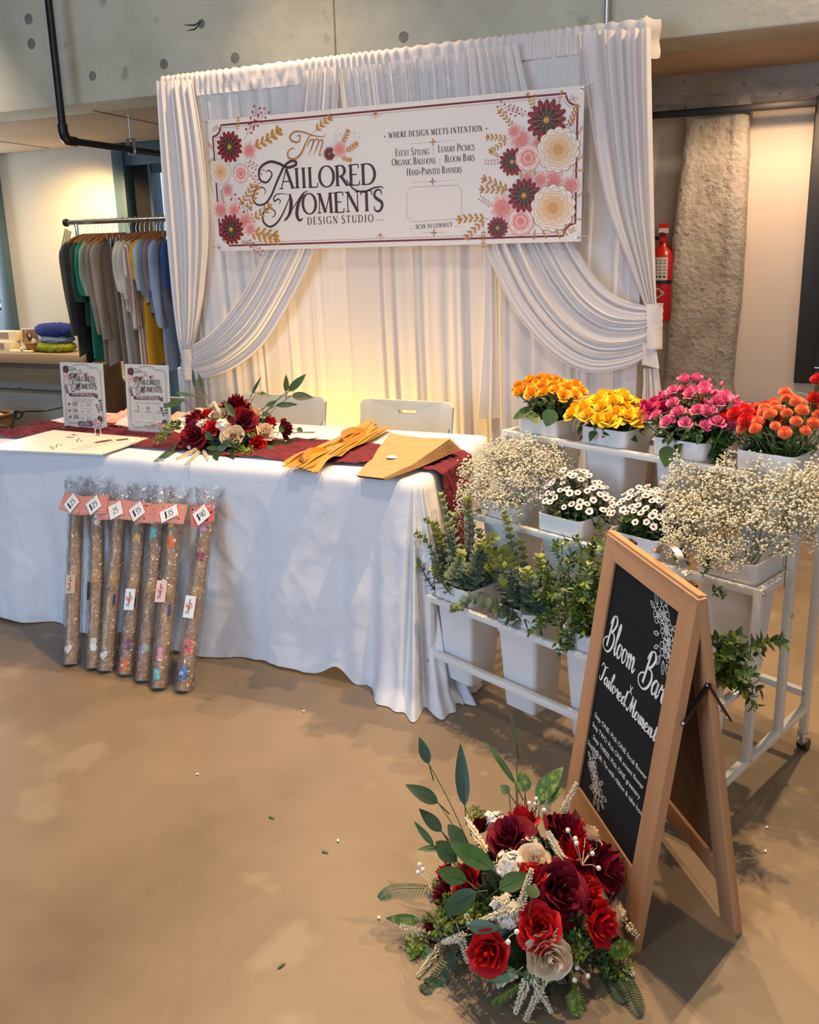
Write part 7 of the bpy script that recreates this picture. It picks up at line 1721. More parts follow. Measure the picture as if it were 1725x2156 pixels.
# ================================================================== things on the table
def sign(sl, d, w, label, kind):
    h = .295; t = thing('sign_holder', label, 'sign', T(sl, d, ZT + .008), AA)
    tl = Matrix.Rotation(-.06, 4, 'X')
    MB().box(0, w, -.02, .07, 0, .003, 0, .001).build('base', 'acrylic', t)
    MB().box(-.004, w + .004, -.003, -.0015, .003, h + .006, 0, 0, tl).build('clear_front', 'acrylic', t, smooth=False)
    m = MB().box(0, w, .0, .0006, .004, h, 0, 0, tl); p = m.build('paper_insert', 'paper', t, smooth=False)
    a = Art(.00012); a.k = .0001; BRN = I['p_plum']; X = lambda f: f * w; Z = lambda f: .004 + f * (h - .004)
    q = [(.07, .93), (.30, .93), (.36, .965), (.50, .98), (.64, .965), (.70, .93), (.86, .93), (.89, .90), (.93, .88), (.93, .10), (.89, .085), (.87, .06), (.13, .06), (.11, .085), (.07, .10), (.07, .93)]
    a.strip([(X(x), Z(z)) for x, z in q], .0022, BRN)
    a.strip([(X(x + (.025 if x < .5 else -.025)), Z(z - (.015 if z > .5 else -.015))) for x, z in q], .0008, I['p_bronze'])
    def flo(x, z, r, kind_):
        if kind_ == 'd': a.anemone((X(x), Z(z)), r, I['p_plum'], I['p_deep'], I['p_gold'], I['p_core'], I['p_dark'])
        else: a.peony((X(x), Z(z)), r, [I['p_pale'], I['p_cream'], I['p_pink']] if kind_ == 'p' else [I['p_pink'], I['p_pale'], I['p_pink2']], I['p_pink2'], 9)
    for (x, z, L, an) in ((.20, .88, .035, .1), (.18, .80, .035, -.2), (.12, .70, .04, -1.5), (.08, .66, .035, -1.3), (.90, .24, .05, 1.6), (.86, .22, .04, 1.9), (.70, .10, .03, 3.0)): a.sprig(X(x), Z(z), L, an, I['p_plum'], I['p_brown'], 4, .25, .1)
    flo(.14, .89, .019, 'd'); flo(.12, .78, .018, 'p'); flo(.215, .775, .012, 'k'); flo(.86, .15, .016, 'd'); flo(.82, .085, .016, 'p'); flo(.74, .105, .012, 'k')
    a.lift()
    a.curve([(X(.40), Z(.865)), (X(.46), Z(.895)), (X(.52), Z(.88))], .002, I['p_bronze'], 6); a.curve([(X(.48), Z(.885)), (X(.45), Z(.82)), (X(.41), Z(.815))], .0025, I['p_bronze'], 6)
    a.script('m', X(.49), Z(.825), .009, I['p_bronze'], .2, .1); a.blob((X(.60), Z(.82)), .007, 8, .25, I['p_plum']); a.lift(); a.blob((X(.64), Z(.83)), .006, 8, .25, I['p_pink'])
    def fitc(txt, cx, z, hh, wid, mi, bold=1.1, small=None):
        w0 = a.width(txt, hh, .08, small); a.serif(txt, X(cx) - wid / 2, Z(z), hh, mi, .08, small, 'l', wid / w0, bold)
    x0_, x1_, z0_ = X(.20), X(.84), Z(.555); k_ = (x1_ - x0_) / 1035.0
    title(a, lambda p, q: (x0_ + (p - 500) * k_, z0_ + (1190 - q - (p - 500) * .036) * k_ * 1.05), k_ * 1850, I['p_brown'], 'AILORED', 150 * k_)
    a.lift(); a.poly([(X(.20), Z(.525)), (X(.78), Z(.545)), (X(.84), Z(.50)), (X(.80), Z(.515)), (X(.80), Z(.485)), (X(.24), Z(.49)), (X(.20), Z(.475)), (X(.22), Z(.50))][:2] + [(X(.80), Z(.49)), (X(.22), Z(.475))], BRN)
    a.poly([(X(.17), Z(.535)), (X(.24), Z(.525)), (X(.24), Z(.49)), (X(.17), Z(.48)), (X(.195), Z(.508))], BRN); a.poly([(X(.86), Z(.53)), (X(.79), Z(.525)), (X(.79), Z(.475)), (X(.86), Z(.465)), (X(.835), Z(.50))], BRN)
    a.lift(); fitc('EVENT DAY DEALS' if kind == 0 else 'PAYMENT OPTIONS', .51, .496, .0105, w * .50, I['paper'], 1.1)
    def tiny(cx, z, wid, mi=I['p_plum']):
        x = X(cx) - wid / 2; R = random.Random(int(z * 999 + cx * 77))
        while x < X(cx) + wid / 2:
            l_ = R.uniform(.004, .009); a.strip([(x, Z(z)), (x + l_, Z(z))], .0016, mi); x += l_ + .002
    if kind == 0:
        for z in (.445, .42, .395): tiny(.5, z, w * (.5 if z > .4 else .34))
        for r_, (z, t_) in enumerate(((.335, '$20'), (.235, '15%'), (.135, '20%'))):
            a.blob((X(.17), Z(z + .02)), .008, 7, .3, I['p_pink2']); a.lift(); a.blob((X(.17), Z(z + .02)), .0045, 6, .3, I['p_plum'])
            a.serif(t_, X(.25), Z(z), .0155, I['p_plum'], .06, None, 'l', .9, 1.2); a.serif('OFF', X(.44), Z(z), .007, I['p_plum'], .1, None, 'l', 1, 1.2)
            tiny(.62, z + .035, .022); tiny(.62, z + .012, .022)
            if r_ < 2: a.strip([(X(.15), Z(z - .03)), (X(.72), Z(z - .03))], .0008, I['p_bronze'])
        a.lift(); a.poly([(X(.38), Z(.030)), (X(.66), Z(.030)), (X(.68), Z(.045)), (X(.68), Z(.085)), (X(.66), Z(.10)), (X(.38), Z(.10)), (X(.36), Z(.085)), (X(.36), Z(.045))], BRN); a.lift(); fitc('WELLNESS', .52, .045, .0085, w * .25, I['paper'], 1.2); tiny(.52, .085, .03, I['paper'])
    else:
        tiny(.5, .43, w * .55)
        for cx, t_, sub, mi in ((.24, 'V', 'VENMO', 'p_blue'), (.50, '$', 'CASH APP', 'p_green'), (.76, 'Z', 'ZELLE', 'p_black')):
            a.lift(); a.disc((X(cx), Z(.355)), .0095, I['p_black'], 20) if t_ != '$' else None; a.lift(); a.disc((X(cx), Z(.355)), .0086, I['paper'], 20); a.lift()
            if t_ == '$': a.poly([(X(cx) - .006, Z(.33)), (X(cx) + .006, Z(.33)), (X(cx) + .006, Z(.38)), (X(cx) - .006, Z(.38))], I['p_green']); a.lift()
            a.serif(t_, X(cx), Z(.338), .0105, I['paper'] if t_ == '$' else I[mi], .0, None, 'c', .8, 1.5); fitc(sub, cx, .29, .0062, w * .14, I['p_plum'], 1.2); tiny(cx, .14, .032)
        for x in (.37, .63): a.strip([(X(x), Z(.13)), (X(x), Z(.38))], .0008, I['p_bronze'])
        fitc('THANK YOU!', .52, .075, .0085, w * .26, I['p_plum'], 1.2); heart(a, X(.52), Z(.05), .0025, I['p_dark'])
    a.mb.xf(tl); a.build('print', PM, p)
    return t
sA, dA = sd(136, 903, ZT); sB, dB = sd(271, 912, ZT)
sign(sA, dA, .245, 'clear acrylic sign stand with the price deals sheet, left of the pair on the table', 0)
sign(sB, dB, .232, 'clear acrylic sign stand with the payment sheet, beside the rose arrangement', 1)
# flat board and sheet in front of the signs
def quadslab(px4, z, t, name, mi, label, cat, parent=None):
    P_ = [sd(x, y, z) for x, y in px4]; m = MB(); vs = [(s, d, z) for s, d in P_] + [(s, d, z + t) for s, d in P_]
    m.add(vs, [(3, 2, 1, 0), (4, 5, 6, 7), (0, 1, 5, 4), (1, 2, 6, 5), (2, 3, 7, 6), (3, 0, 4, 7)])
    return m.build(name, mi, None, FC, AA, False, label=label, cat=cat)
M['board'] = mat('cream display board', (.80, .74, .66), .35)
fb = quadslab(((-40, 948), (212, 959), (312, 925), (112, 908)), ZT + .010, .006, 'display_board', 'board', 'cream display board lying flat at the left end of the table', 'board')
a = Art(.0001); P_ = lambda px, py: sd(px, py, ZT + .0165)
vs_ = []
def flatprint(lst, mi, w):
    q = [P_(*p) for p in lst]; a.strip(q, w, mi)
for l_ in (((162, 930), (164, 925), (168, 922)), ((170, 929), (173, 926)), ((118, 942), (119, 937), (124, 934)), ((128, 938), (130, 935))): flatprint(l_, I['p_black'], .004)
for k in range(3): flatprint(((104 + k * 2, 940 + 3 * k), (112 + k * 2, 942 + 2 * k)), I['p_black'], .005)
for k in range(5): flatprint(((150 + k * 14, 944 - k * 4), (185 + k * 14, 946 - k * 4)), I['p_pale'], .012)
flatprint(((200, 932), (235, 926)), I['p_plum'], .03); flatprint(((245, 927), (270, 924)), I['p_stem'], .03)
a.mb.v = [(x, z, ZT + .0164) for x, y, z in a.mb.v]; a.build('print', PM, fb)
s_, d_ = sd(208, 915, ZT + .02); MB().tube([(s_ + .016 * cos(t), d_ - .003, ZT + .034 + .015 * sin(t)) for t in [2 * pi * i / 20 for i in range(21)]], .0022, 6).build('ring', 'chrome', None, FC, AA, label='small chrome ring standing at the foot of the left sign', cat='ring')
# pink packets behind the signs
M['packet'] = mat('pink tissue packet', (.80, .43, .33), .45, noise=(30, .2), bump=(25, .8))
R = random.Random(5)
for k, (px, py, rot) in enumerate(((228, 890, .3), (240, 884, -.2), (250, 893, .5), (236, 878, .1), (352, 893, .2), (366, 884, -.3), (376, 893, .4), (388, 884, 0))):
    s_, d_ = sd(px, py, ZT + .02 + .018 * (k % 4)); m = MB(); w, h = .07, .105
    m.grid(lambda i, j: ((i - .5) * w * (1 + .08 * sin(9 * j)), (j - .5) * h, .008 * sin(pi * i) * sin(pi * j) + .004 * mnoise.noise((i * 6, j * 6, k))), 10, 12); m.grid(lambda i, j: ((.5 - i) * w, (j - .5) * h, -.006 * sin(pi * i) * sin(pi * j)), 8, 8)
    m.xf(Matrix.Rotation(.35, 4, 'X')); o = m.build('gift_packet', 'packet', None, T(s_, max(d_, .47), ZT + .03 + .017 * (k % 4)), AA + rot, ang=180)
    tag(o, 'pink wrapped packet in the loose pile %s' % ('between the two sign stands' if k < 4 else 'behind the payment sign stand'), 'packet', 'pink packets %s' % ('between the signs' if k < 4 else 'behind the payment sign'))
# gold ribbons
a0, a1 = Vector((*sd(640, 998, ZT), 0)), Vector((*sd(795, 908, ZT), 0)); dr = (a1 - a0); Lr = dr.length; dr.normalize(); nr = Vector((-dr.y, dr.x, 0))
for k in range(9):
    R = random.Random(60 + k); off = (-.055, -.04, -.025, -.012, .0, .012, .024, .038, .05)[k]; w = .026; t0, t1 = -.04 * Lr + R.uniform(-.03, .03), Lr * R.uniform(.93, 1.08)
    m = MB()
    def rf(i, j):
        q = t0 + (t1 - t0) * j; z = ZT + .020 + .0022 * k + .007 * abs(mnoise.noise((q * 5, k, 0))) + (.018 * exp(-((j - .93) / .06) ** 2) if k in (3, 5) else 0)
        if k in (0, 8): z += .02 * max(0, sin(pi * min(1, j / .3))) * (1 if k == 0 else .5)
        c = a0 + dr * q + nr * (off * (1.1 - .25 * j) + .010 * sin(q * 6 + k) + (i - .5) * w * (1 - .15 * sin(q * 9)))
        return (c.x, c.y, z + .004 * (i - .5) * sin(q * 14 + k * 2))
    m.grid(rf, 4, 40); tag(m.build('gold_ribbon', 'gold', None, FC, AA, ang=180), 'gold satin ribbon strip in the bundle across the burgundy runner', 'ribbon', 'gold ribbon strips in the bundle')
for k, pl_ in enumerate((((770, 910, .03), (745, 905, .05), (722, 915, .055), (725, 928, .04), (750, 925, .03), (772, 915, .028)), ((690, 950, .03), (655, 950, .045), (640, 965, .05), (632, 975, .02), (650, 968, .02)))):
    L = smooth_line([(*sd(x, y, ZT + h), ZT + h) for x, y, h in pl_], 8); m = MB()
    m.grid(lambda i, j: tuple(samp(L, j) + Vector((0, 0, .024 * (i - .5))) + nr * .010 * (i - .5)), 3, 40)
    tag(m.build('gold_ribbon', 'gold', None, FC, AA, ang=180), ('curled gold ribbon loop at the far end of the ribbon bundle', 'curled gold ribbon loop at the near left of the bundle')[k], 'ribbon')
# kraft bouquet sleeves
fl0, fr0 = Vector((*sd(750, 1003, ZT + .02), 0)), Vector((*sd(806, 1009, ZT + .02), 0)); br0, bl0 = Vector((*sd(950, 937, ZT + .05), 0)), Vector((*sd(822, 920, ZT + .03), 0))
for k in range(9):
    m = MB(); sh = Vector((.0035, .001, 0)) * (8 - k)
    def kf(i, j, up=0.0):
        p = fl0.lerp(fr0, i).lerp(bl0.lerp(br0, i), j) + sh * (.3 + j)
        if j > .98: p = p + (Vector((0, .006, 0)) if int(i * 23) % 2 else Vector((0, 0, 0)))
        z = ZT + .018 + .0026 * k * (.25 + .75 * j) + .010 * sin(pi * min(1, j / .42)) * 0 + .012 * (j > .4) * (j - .4) + .03 * i * i * j * j * (.4 + .6 * k / 8) + .008 * sin(pi * j) * (1 - i) * 0
        z += -.010 * exp(-((j - .42) / .1) ** 2) * (1 - .6 * i) * (k / 8) + up
        return (p.x, p.y, z)
    m.grid(kf, 24, 26); m.grid(lambda i, j: kf(1 - i, j, -.0014), 24, 26)
    o = m.build('bouquet_sleeve', 'kraft', None, FC, AA, ang=50)
    tag(o, 'brown kraft bouquet sleeve in the stack at the right of the table' if k < 8 else 'topmost brown kraft bouquet sleeve of the stack, with the round white sticker', 'paper sleeve', 'kraft sleeves in the stack')
    if k == 8:
        c = kf(.42, .50, .002); st_ = MB(); st_.lathe([(0, .0008), (.021, .0008), (.022, 0)], 24); st_.xf(Matrix.Translation(c)); st_.build('round_sticker', 'card_white', o)

# ================================================================== clothes rail at the back left
DR = 2.10; sr0, zr = sz(143, 469, DR)
cr = thing('clothes_rail', 'chrome clothes rail on the left full of hanging clothes', 'clothes rail', FC, AA)
MB().tube([(sr0 - .01, DR, zr), (sr0 + 1.5, DR, zr - .004)], .016, 12).build('hanging_bar', 'chrome', cr)
MB().lathe([(0, -.012), (.024, -.012), (.026, 0), (.024, .012), (0, .012)], 16).xf(Matrix.Translation((sr0 - .014, DR, zr)) @ Matrix.Rotation(pi / 2, 4, 'Y')).build('end_cap', 'black', cr)
for s in (sr0 + .07, sr0 + 1.43):
    MB().tube([(s, DR, .09), (s, DR, zr)], .014, 10).build('upright', 'chrome', cr); MB().tube([(s, DR - .25, .08), (s, DR + .25, .08)], .012, 8).build('foot', 'chrome', cr)
    for q in (-.23, .23): MB().ball((s, DR + q, .034), .034, 0, 2, (.5, 1, 1)).build('wheel', 'black', cr)
M['hanger'] = stained('wooden hanger', ((.28, .11, .035), (.38, .17, .06)), 12, .4)
def hanger(s, clip):
    h = thing('hanger', None, 'hanger', T(s, DR, zr), AA, 'wooden hangers on the clothes rail')
    m = MB(); m.tube([(0, .016 * cos(t) + 0, .016 * sin(t) + .004) for t in [pi * 1.05 - pi * 1.0 * i / 10 for i in range(11)]] + [(0, .012, -.02), (0, 0, -.045), (0, 0, -.085)], .0018, 6); m.build('hook', 'steel', h)
    b = MB()
    if clip:
        b.box(-.008, .008, -.17, .17, -.125, -.085, 0, .004); b.build('bar', 'hanger', h)
        for q in (-.14, .14): MB().box(-.014, .014, q - .012, q + .012, -.165, -.10, 0, .003).build('clip', 'chrome', h)
    else:
        L = smooth_line([(0, -.205, -.150), (0, -.15, -.118), (0, -.07, -.092), (0, 0, -.082), (0, .07, -.092), (0, .15, -.118), (0, .205, -.150)], 5); n = len(L); vs = []
        for i, p in enumerate(L):
            e = abs(i / (n - 1) * 2 - 1); w = .008 + .009 * e; hh = .012 + .012 * e
            for q in range(8): t = 2 * pi * q / 8; vs.append((p.x + w * cos(t), p.y, p.z - .006 + hh * sin(t)))
        b.add(vs, [(i * 8 + q, i * 8 + (q + 1) % 8, i * 8 + 8 + (q + 1) % 8, i * 8 + 8 + q) for i in range(n - 1) for q in range(8)] + [tuple(range(7, -1, -1)), tuple((n - 1) * 8 + q for q in range(8))]); b.build('bar', 'hanger', h)
    return h
def garment(s, kind, zb, ms, mi, seed, thick, slv, name, label, sl_len=.4):
    g = thing(name, label, 'clothing', T(s, DR, zr), AA, None); R = random.Random(seed); H = zr - zb
    m = MB(); top = .10 if kind != 'pants' else .135
    def prof(f):
        if kind == 'pants': return .155 - .03 * f, thick * (.5 + .5 * f)
        if f < .12: t = f / .12; return .055 + .15 * t ** .8, thick * (.35 + .35 * t)
        return .205 - .02 * min(1, (f - .12) * 3) + .015 * f, thick * (.7 + .5 * f)
    def fn(i, j):
        a = 2 * pi * i; hd, ht = prof(j); z = -top - (H - top) * j
        if kind != 'pants' and j < .12: z = -.095 - (.075 * (j / .12) ** 1.4)
        n_ = mnoise.noise((cos(a) * 2 + seed, sin(a) * 2, z * 3))
        fold = 1 + .35 * sin(a * 7 + seed + z * 2) * j * .6 + .25 * n_
        return (ht * cos(a) * fold, hd * sin(a) * (1 + .03 * n_ * j), z + .012 * sin(a * 3 + seed) * (j > .97))
    m.grid(fn, 36, 34, close=True); m.build('body' if kind != 'pants' else 'legs', ms, g, ang=180)
    if kind != 'pants':
        for sg in (-1, 1):
            sm = MB(); n_ = 16; L0 = sl_len
            ln = smooth_line([(0, sg * .150, -.130), (0, sg * .200, -.165), (.004 * sg, sg * .224, -.24), (0, sg * .222, -.17 - L0 * .6), (.006, sg * .212, -.17 - L0)], 5)
            def sf(i, j):
                a = 2 * pi * i; p = samp(ln, j); r = .060 - (.022 if slv == 'long' else .0) * j; k = 1 + .18 * sin(a * 3 + j * 9 + seed) * j + .12 * mnoise.noise((a, j * 6, seed))
                return (p.x + thick * .95 * k * cos(a) * min(1, .4 + j * 2), p.y + r * sin(a) * k * .9, p.z + .004 * sin(2 * a))
            sm.grid(sf, 18, 22, close=True); sm.build('sleeve', ms, g, ang=180)
        co = MB(); co.grid(lambda i, j: ((.030 + .006 * j) * cos(2 * pi * i), (.060 + .004 * j) * sin(2 * pi * i), -.105 + .030 * j - .02 * (sin(2 * pi * i) < 0) * j), 18, 4, close=True); co.build('collar', ms, g, ang=180)
    return g
def cloth_mat(c, n=.12): return mat('cloth', c, .85, noise=(9, n), sheen=.15, bump=(60, .15))
GM = [('shirt', (.060, .060, .045), 748, 146, 'long', .56, 'long_shirt', 'charcoal olive long sleeved coat at the left end of the clothes rail'),
      ('shirt', (.006, .006, .007), 762, 160, 'long', .60, 'long_shirt', 'black long sleeved garment second on the clothes rail'),
      ('shirt', (.020, .055, .028), 690, 168, 'short', .34, 'shirt', 'dark forest green shirt on the rail'),
      ('shirt', (.010, .17, .12), 757, 178, 'short', .30, 'long_dress', 'emerald green long dress on the rail'),
      ('shirt', (.26, .31, .20), 645, 187, 'short', .30, 'shirt', 'sage green short sleeved shirt on the rail'),
      ('shirt', (.24, .19, .14), 762, 200, 'long', .55, 'long_shirt', 'tan long sleeved shirt on the rail'),
      ('shirt', (.32, .26, .20), 765, 211, 'long', .58, 'long_shirt', 'light beige long shirt with a rolled cuff on the rail'),
      ('pants', (.29, .23, .18), 865, 224, '', 0, 'trousers', 'taupe trousers clipped to a wooden hanger'),
      ('pants', (.68, .63, .56), 868, 236, '', 0, 'trousers', 'off white trousers clipped to a wooden hanger'),
      ('pants', (.30, .26, .22), 790, 250, '', 0, 'trousers', 'grey beige trousers clipped to a wooden hanger'),
      ('shirt', (.66, .56, .44), 655, 258, 'short', .28, 'blouse', 'cream short sleeved blouse with a frayed hem on the rail'),
      ('shirt', (.60, .54, .48), 690, 268, 'short', .32, 'blouse', 'pale cream blouse hanging beside the frayed one'),
      ('shirt', 'stripe', 768, 279, 'long', .5, 'striped_shirt', 'pink and white striped long shirt on the rail'),
      ('shirt', (.74, .36, .012), 770, 294, 'short', .20, 'long_dress', 'mustard yellow dress on the rail'),
      ('shirt', (.42, .52, .57), 640, 301, 'short', .27, 'shirt', 'pale blue short sleeved shirt on the rail'),
      ('shirt', (.20, .23, .28), 662, 310, 'short', .30, 'shirt', 'slate grey short sleeved shirt on the rail'),
      ('shirt', (.22, .18, .19), 640, 320, 'short', .27, 'shirt', 'mauve grey short sleeved shirt on the rail'),
      ('shirt', (.32, .40, .55), 775, 331, 'long', .5, 'long_shirt', 'light blue long shirt on the rail'),
      ('pants', (.15, .22, .32), 660, 342, '', 0, 'jeans', 'faded blue ripped denim shorts clipped on the rail'),
      ('pants', (.11, .16, .24), 725, 352, '', 0, 'jeans', 'washed denim jeans beside the denim shorts'),
      ('shirt', (.015, .075, .30), 620, 360, 'short', .26, 'shirt', 'royal blue shirt near the curtain on the rail'),
      ('shirt', (.018, .026, .075), 800, 368, 'short', .26, 'long_dress', 'navy blue long garment nearest the white curtain')]
ms_, nt, b_ = node_mat('striped cloth'); w_ = nt.nodes.new('ShaderNodeTexWave'); w_.inputs['Scale'].default_value = 14; w_.bands_direction = 'Y'; tc = nt.nodes.new('ShaderNodeTexCoord'); cr2 = nt.nodes.new('ShaderNodeValToRGB')
cr2.color_ramp.elements[0].position = .55; cr2.color_ramp.elements[0].color = (.72, .62, .54, 1); cr2.color_ramp.elements[1].position = .8; cr2.color_ramp.elements[1].color = (.36, .20, .16, 1)
nt.links.new(tc.outputs['Object'], w_.inputs['Vector']); nt.links.new(w_.outputs['Fac'], cr2.inputs['Fac']); nt.links.new(cr2.outputs['Color'], b_.inputs['Base Color']); b_.inputs['Roughness'].default_value = .85; M['stripe'] = ms_
for k, (kind, c, yb, px, slv, sll, nm, lab) in enumerate(GM):
    s_, _ = sz(px, 560, 1.90); _, zb = sz(px, yb, 1.93)
    mt = M['stripe'] if c == 'stripe' else cloth_mat(c)
    h = hanger(s_, kind == 'pants'); h['label'] = 'wooden hanger holding the ' + lab.split(' on the rail')[0].split(' clipped')[0].split(' at the left')[0]
    garment(s_, kind, zb, mt, 0, 500 + k, .026 if kind == 'shirt' else .022, slv, nm, lab, sll)
# striped paper sign hung at the rail end
M['gold_print'] = mat('gold printed card', (.50, .40, .12), .4)
ca_, cz_ = sz(139, 507, 2.0); m = MB(); mt_ = Matrix.Rotation(.42, 4, 'Y')
o = MB().box(-.030, .030, -.001, .001, -.075, .075, 0, 0, mt_).build('paper_sign', 'card_white', None, T(ca_, 2.0, cz_), AA, False, label='small gold and white striped paper sign at the left end of the clothes rail', cat='sign')
for q in (-.022, -.002, .018): MB().box(q - .006, q + .006, -.002, -.001, -.073, .073, 0, 0, mt_).build('gold_stripe', 'gold_print', o, smooth=False)

# ================================================================== wooden shelf bench with craft goods at the far left
M['slab'] = stained('pale bench wood', ((.33, .23, .14), (.45, .33, .21)), 6, .5, stretch=(.15, 1, 1)); M['greywood'] = stained('grey brown bench wood', ((.13, .115, .085), (.22, .195, .15)), 9, .6, stretch=(.12, 1, 1)); M['darkwood'] = stained('brown bench end', ((.17, .085, .035), (.24, .13, .06)), 8, .6)
bch = thing('display_bench', 'wooden display bench under the left window, carrying soaps and knitted hats', 'bench', FC, AA)
zt_ = sz(60, 744, 2.72)[1]; zb_ = sz(60, 766, 2.72)[1]; za_ = sz(60, 805, 2.76)[1]; se = sz(176, 760, 2.72)[0]
MB().box(-6.2, se, 2.72, 3.05, zb_, zt_, 0, .012).build('top', 'slab', bch); MB().box(-6.2, se + .02, 2.76, 2.79, za_, zb_).build('apron', 'greywood', bch, smooth=False)
MB().box(se - .02, se + .09, 2.74, 3.04, 0, zb_).build('end_panel', 'darkwood', bch, smooth=False); MB().box(-6.2, -6.1, 2.76, 3.04, 0, zb_).build('end_panel', 'darkwood', bch, smooth=False)
def bs_(px, py, d): s, z = sz(px, py, d); return s, z
M['soap'] = mat('printed soap box', (.78, .66, .42), .6); M['soapprint'] = stained('soap box print', ((.70, .60, .42), (.20, .14, .12), (.62, .48, .36)), 90, .6)
R = random.Random(12)
for k, (x0, x1, y1, d, lv, lab) in enumerate(((-14, 26, 745, 2.80, 0, 'printed cream soap box at the lower left of the bench'), (28, 46, 736, 2.90, 0, 'printed cream soap box standing at the right of the stack'), (-8, 38, 725, 2.86, 1, 'printed cream soap box on top of the stack'))):
    a, z = bs_(x0, y1, d); b, _ = bs_(x1, y1, d); z = zt_ + .0805 * lv
    bx_ = MB().box(0, b - a, 0, .09, 0, .08, 0, .003).build('soap_box', 'soap', None, T(a, d, z + .001), AA, True, label=lab, cat='box')
    MB().box(.015, (b - a) * .62, -.001, 0, .012, .068).build('printed_panel', 'soapprint', bx_, smooth=False)
M['soapbar'] = mat('cream soap', (.80, .66, .38), .5)
for k, (px, py, lv) in enumerate(((42, 741, 0), (56, 738, 0), (48, 735, 1), (64, 744, 0), (30, 746, 0))):
    s_, z_ = bs_(px, py, 2.78); MB().lathe([(0, 0), (.030, 0), (.034, .004), (.034, .014), (.030, .018), (0, .018)], 20).build('soap_bar', 'soapbar', None, T(s_, 2.775 + .01 * (k % 3), zt_ + .001 + .019 * lv), AA, label='round cream soap bar lying in front of the soap boxes', cat='soap', group='round soap bars on the bench')
MB().box(-5.15, -4.62, 2.735, 2.765, zt_, zt_ + .006, 0, .002).build('wooden_tray', 'slab', None, FC, AA, label='thin wooden tray along the front of the bench', cat='tray')
M['photo1'] = stained('portrait card photo', ((.03, .05, .03), (.30, .17, .10), (.62, .42, .33)), 14, .4); M['skin'] = mat('printed skin tone', (.62, .36, .25), .5); M['hairp'] = mat('printed dark hair', (.05, .025, .02), .5)
a, z = bs_(50, 737, 2.92); b, z2 = bs_(79, 691, 2.92); w, h = b - a, z2 - z
pc = MB().box(0, w, 0, .002, 0, h).build('photo_card', 'card_white', None, T(a, 2.92, zt_), AA, False, label='small card with a printed portrait of a woman, standing on the bench', cat='card')
MB().box(.004, w - .004, -.001, 0, h * .26, h * .93).build('photo', 'photo1', pc, smooth=False)
pr_ = Art(.0004); pr_.k = .0014; pr_.fan((w * .45, h * .66), [(w * .45 + w * .17 * cos(t) * (1 + .2 * sin(3 * t)), h * .62 + h * .20 * sin(t)) for t in [2 * pi * i / 16 for i in range(16)]], 1); pr_.lift(); pr_.fan((w * .47, h * .68), [(w * .47 + w * .10 * cos(t), h * .68 + h * .10 * sin(t)) for t in [2 * pi * i / 14 for i in range(14)]], 0); pr_.poly([(w * .5, h * .3), (w * .85, h * .3), (w * .8, h * .5), (w * .62, h * .56)], 2); pr_.build('portrait_print', ['skin', 'hairp', 'card_white'], pc)
s_, z_ = bs_(74, 740, 2.84); MB().lathe([(0, .004), (.035, .0), (.05, .012), (.085, .075), (.082, .076), (.05, .02), (0, .012)], 28).build('wooden_bowl', 'hanger', None, T(s_, 2.84, zt_ + .001), AA, label='small wooden bowl beside the knitted stack', cat='bowl')
def knit(nm, px, py, w, h, z, mi, label, seed):
    s_, _ = bs_(px, py, 2.82); m = MB()
    def fn(i, j):
        a = 2 * pi * i; t = pi * (j - .5); r = cos(t) ** .5 if cos(t) > 0 else 0; k = 1 + .05 * sin(a * 26 + (1 if int(j * 16) % 2 else 0) * pi) + .05 * mnoise.noise((cos(a) * 2, sin(a) * 2, seed))
        return (w / 2 * r * k * cos(a), .10 * r * k * sin(a), h / 2 * (1 + sin(t)) + .010 * mnoise.noise((cos(a) * 3, sin(a) * 3 + seed, j * 3)) + .003 * sin(a * 26) * r)
    m.grid(fn, 90, 16, close=True); m.build(nm, mi, None, T(s_, 2.86, z), AA, ang=180, label=label, cat='knitwear')
M['knit_blue'] = mat('dark blue yarn', (.015, .03, .22), .9, noise=(60, .5), bump=(130, .8)); M['knit_pale'] = mat('pale blue yarn', (.20, .28, .38), .9, noise=(80, .6), bump=(130, .8)); M['knit_lime'] = mat('lime yarn', (.33, .38, .02), .9, noise=(80, .5), bump=(130, .8))
knit('knitted_scarf', 112, 745, .38, .085, zt_ + .001, 'knit_lime', 'lime green knitted piece at the bottom of the stack on the bench', 1); knit('knitted_scarf', 114, 730, .32, .06, zt_ + .075, 'knit_pale', 'pale blue knitted piece in the middle of the stack', 2); knit('knitted_scarf', 112, 715, .40, .11, zt_ + .125, 'knit_blue', 'dark blue knitted piece on top of the stack', 3)
# basket and cable
M['wicker'] = stained('wicker', ((.20, .10, .04), (.36, .21, .09)), 40, .7, (60, 1.0, .02), stretch=(1, 1, 2.2))
bk = thing('wicker_basket', 'brown wicker basket on the floor at the far left below the bench', 'basket', T(-4.86, 2.5, 0), AA)
m = MB()
def wf(i, j):
    a = 2 * pi * i; e = 4.0; c, s = cos(a), sin(a); r = 1 / (abs(c) ** e + abs(s) ** e) ** (1 / e); k = 1 + .10 * j + .012 * (1 if (int(i * 40) + int(j * 10)) % 2 else -1)
    return (.20 * r * c * k, .15 * r * s * k, .27 * j)
m.grid(wf, 80, 22, close=True); m.build('body', 'wicker', bk, ang=180)
MB().tube([Vector(wf(i / 40, 1.0)) for i in range(41)], .012, 8).build('rim', 'wicker', bk)
MB().tube(smooth_line([(-.19, -.15, .27), (-.16, -.16, .33), (-.08, -.16, .35), (-.02, -.15, .28)], 5), .011, 8).build('handle', 'wicker', bk)
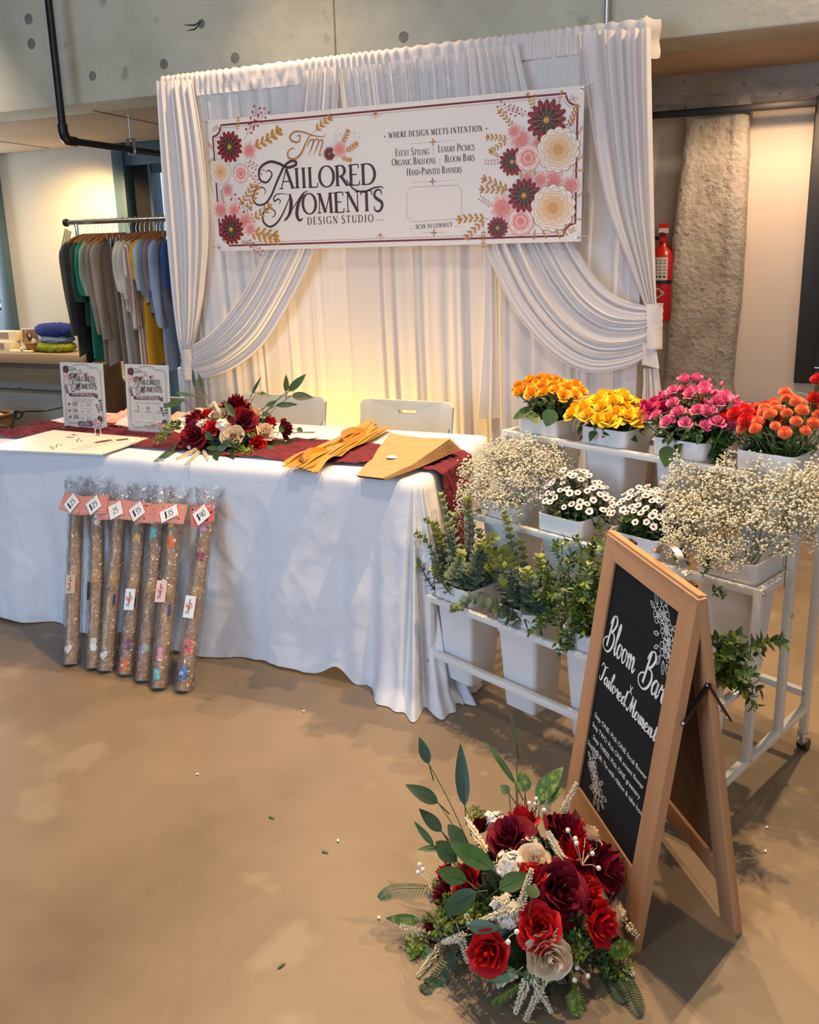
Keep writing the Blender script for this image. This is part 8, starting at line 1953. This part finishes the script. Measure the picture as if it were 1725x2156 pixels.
m = MB(); m.grid(lambda i, j: ((i - .5) * .36, (j - .5) * .26, .25 + .05 * sin(pi * i) * sin(pi * j) + .02 * mnoise.noise((i * 4, j * 4, 2))), 16, 12); m.build('lining', 'card_cream', bk, ang=180)
cbm = MB(); L = [at_pl(x, y, T(0, d), N) for x, y, d in ((-10, 898, 2.30), (10, 897, 2.30), (20, 905, 2.30), (24, 920, 2.28), (23, 924, 2.28), (21, 912, 2.29), (24, 900, 2.30), (28, 888, 2.32), (32, 875, 2.33), (30, 868, 2.33), (38, 864, 2.33), (46, 868, 2.33), (44, 878, 2.33), (36, 882, 2.33), (30, 876, 2.33), (33, 866, 2.34), (42, 864, 2.34), (48, 870, 2.34), (42, 880, 2.34), (34, 880, 2.34), (34, 870, 2.34), (44, 868, 2.36), (60, 866, 2.5), (95, 865, 2.66), (130, 858, 2.70), (180, 850, 2.70))]
cbm.tube(smooth_line(L, 6), .0065, 8); cbm.build('cable', 'black', None, label='black cable coiled over the wicker basket rim', cat='cable')
# bits on the floor
R = random.Random(2)
for k, (px, py, mi, c) in enumerate(((566, 1718, 'leaf', 'dark'), (677, 1791, 'leaf', 'green'), (584, 2038, 'leaf_mid', 'mid green'), (416, 1630, 'card_white', 'white'), (712, 1770, 'card_white', 'white'), (1612, 1792, 'card_white', 'white'), (1615, 1742, 'card_white', 'white'), (798, 1932, 'card_white', 'white'), (640, 1497, 'card_white', 'white'))):
    p = at_z(px, py, .003); m = MB()
    if 'leaf' in mi: leaf_add(m, (0, 0, 0), (1, .2 * k, .03), (0, 0, 1), .022, .008, 0, .2, .1)
    else: m.ball((0, 0, .001), .0045, 0, 1, (1.3, .8, .5))
    m.build('fallen_leaf' if 'leaf' in mi else 'fallen_bud', mi, None, p, R.uniform(0, 6), label=('%s fallen leaf on the open floor' % c + (' nearest the photographer' if k == 2 else ' at the centre' if k == 1 else ' below the banner rolls')) if 'leaf' in mi else 'tiny white flower bud fallen on the floor', cat='leaf' if 'leaf' in mi else 'flower bud', group='fallen leaves' if 'leaf' in mi else 'fallen white buds')
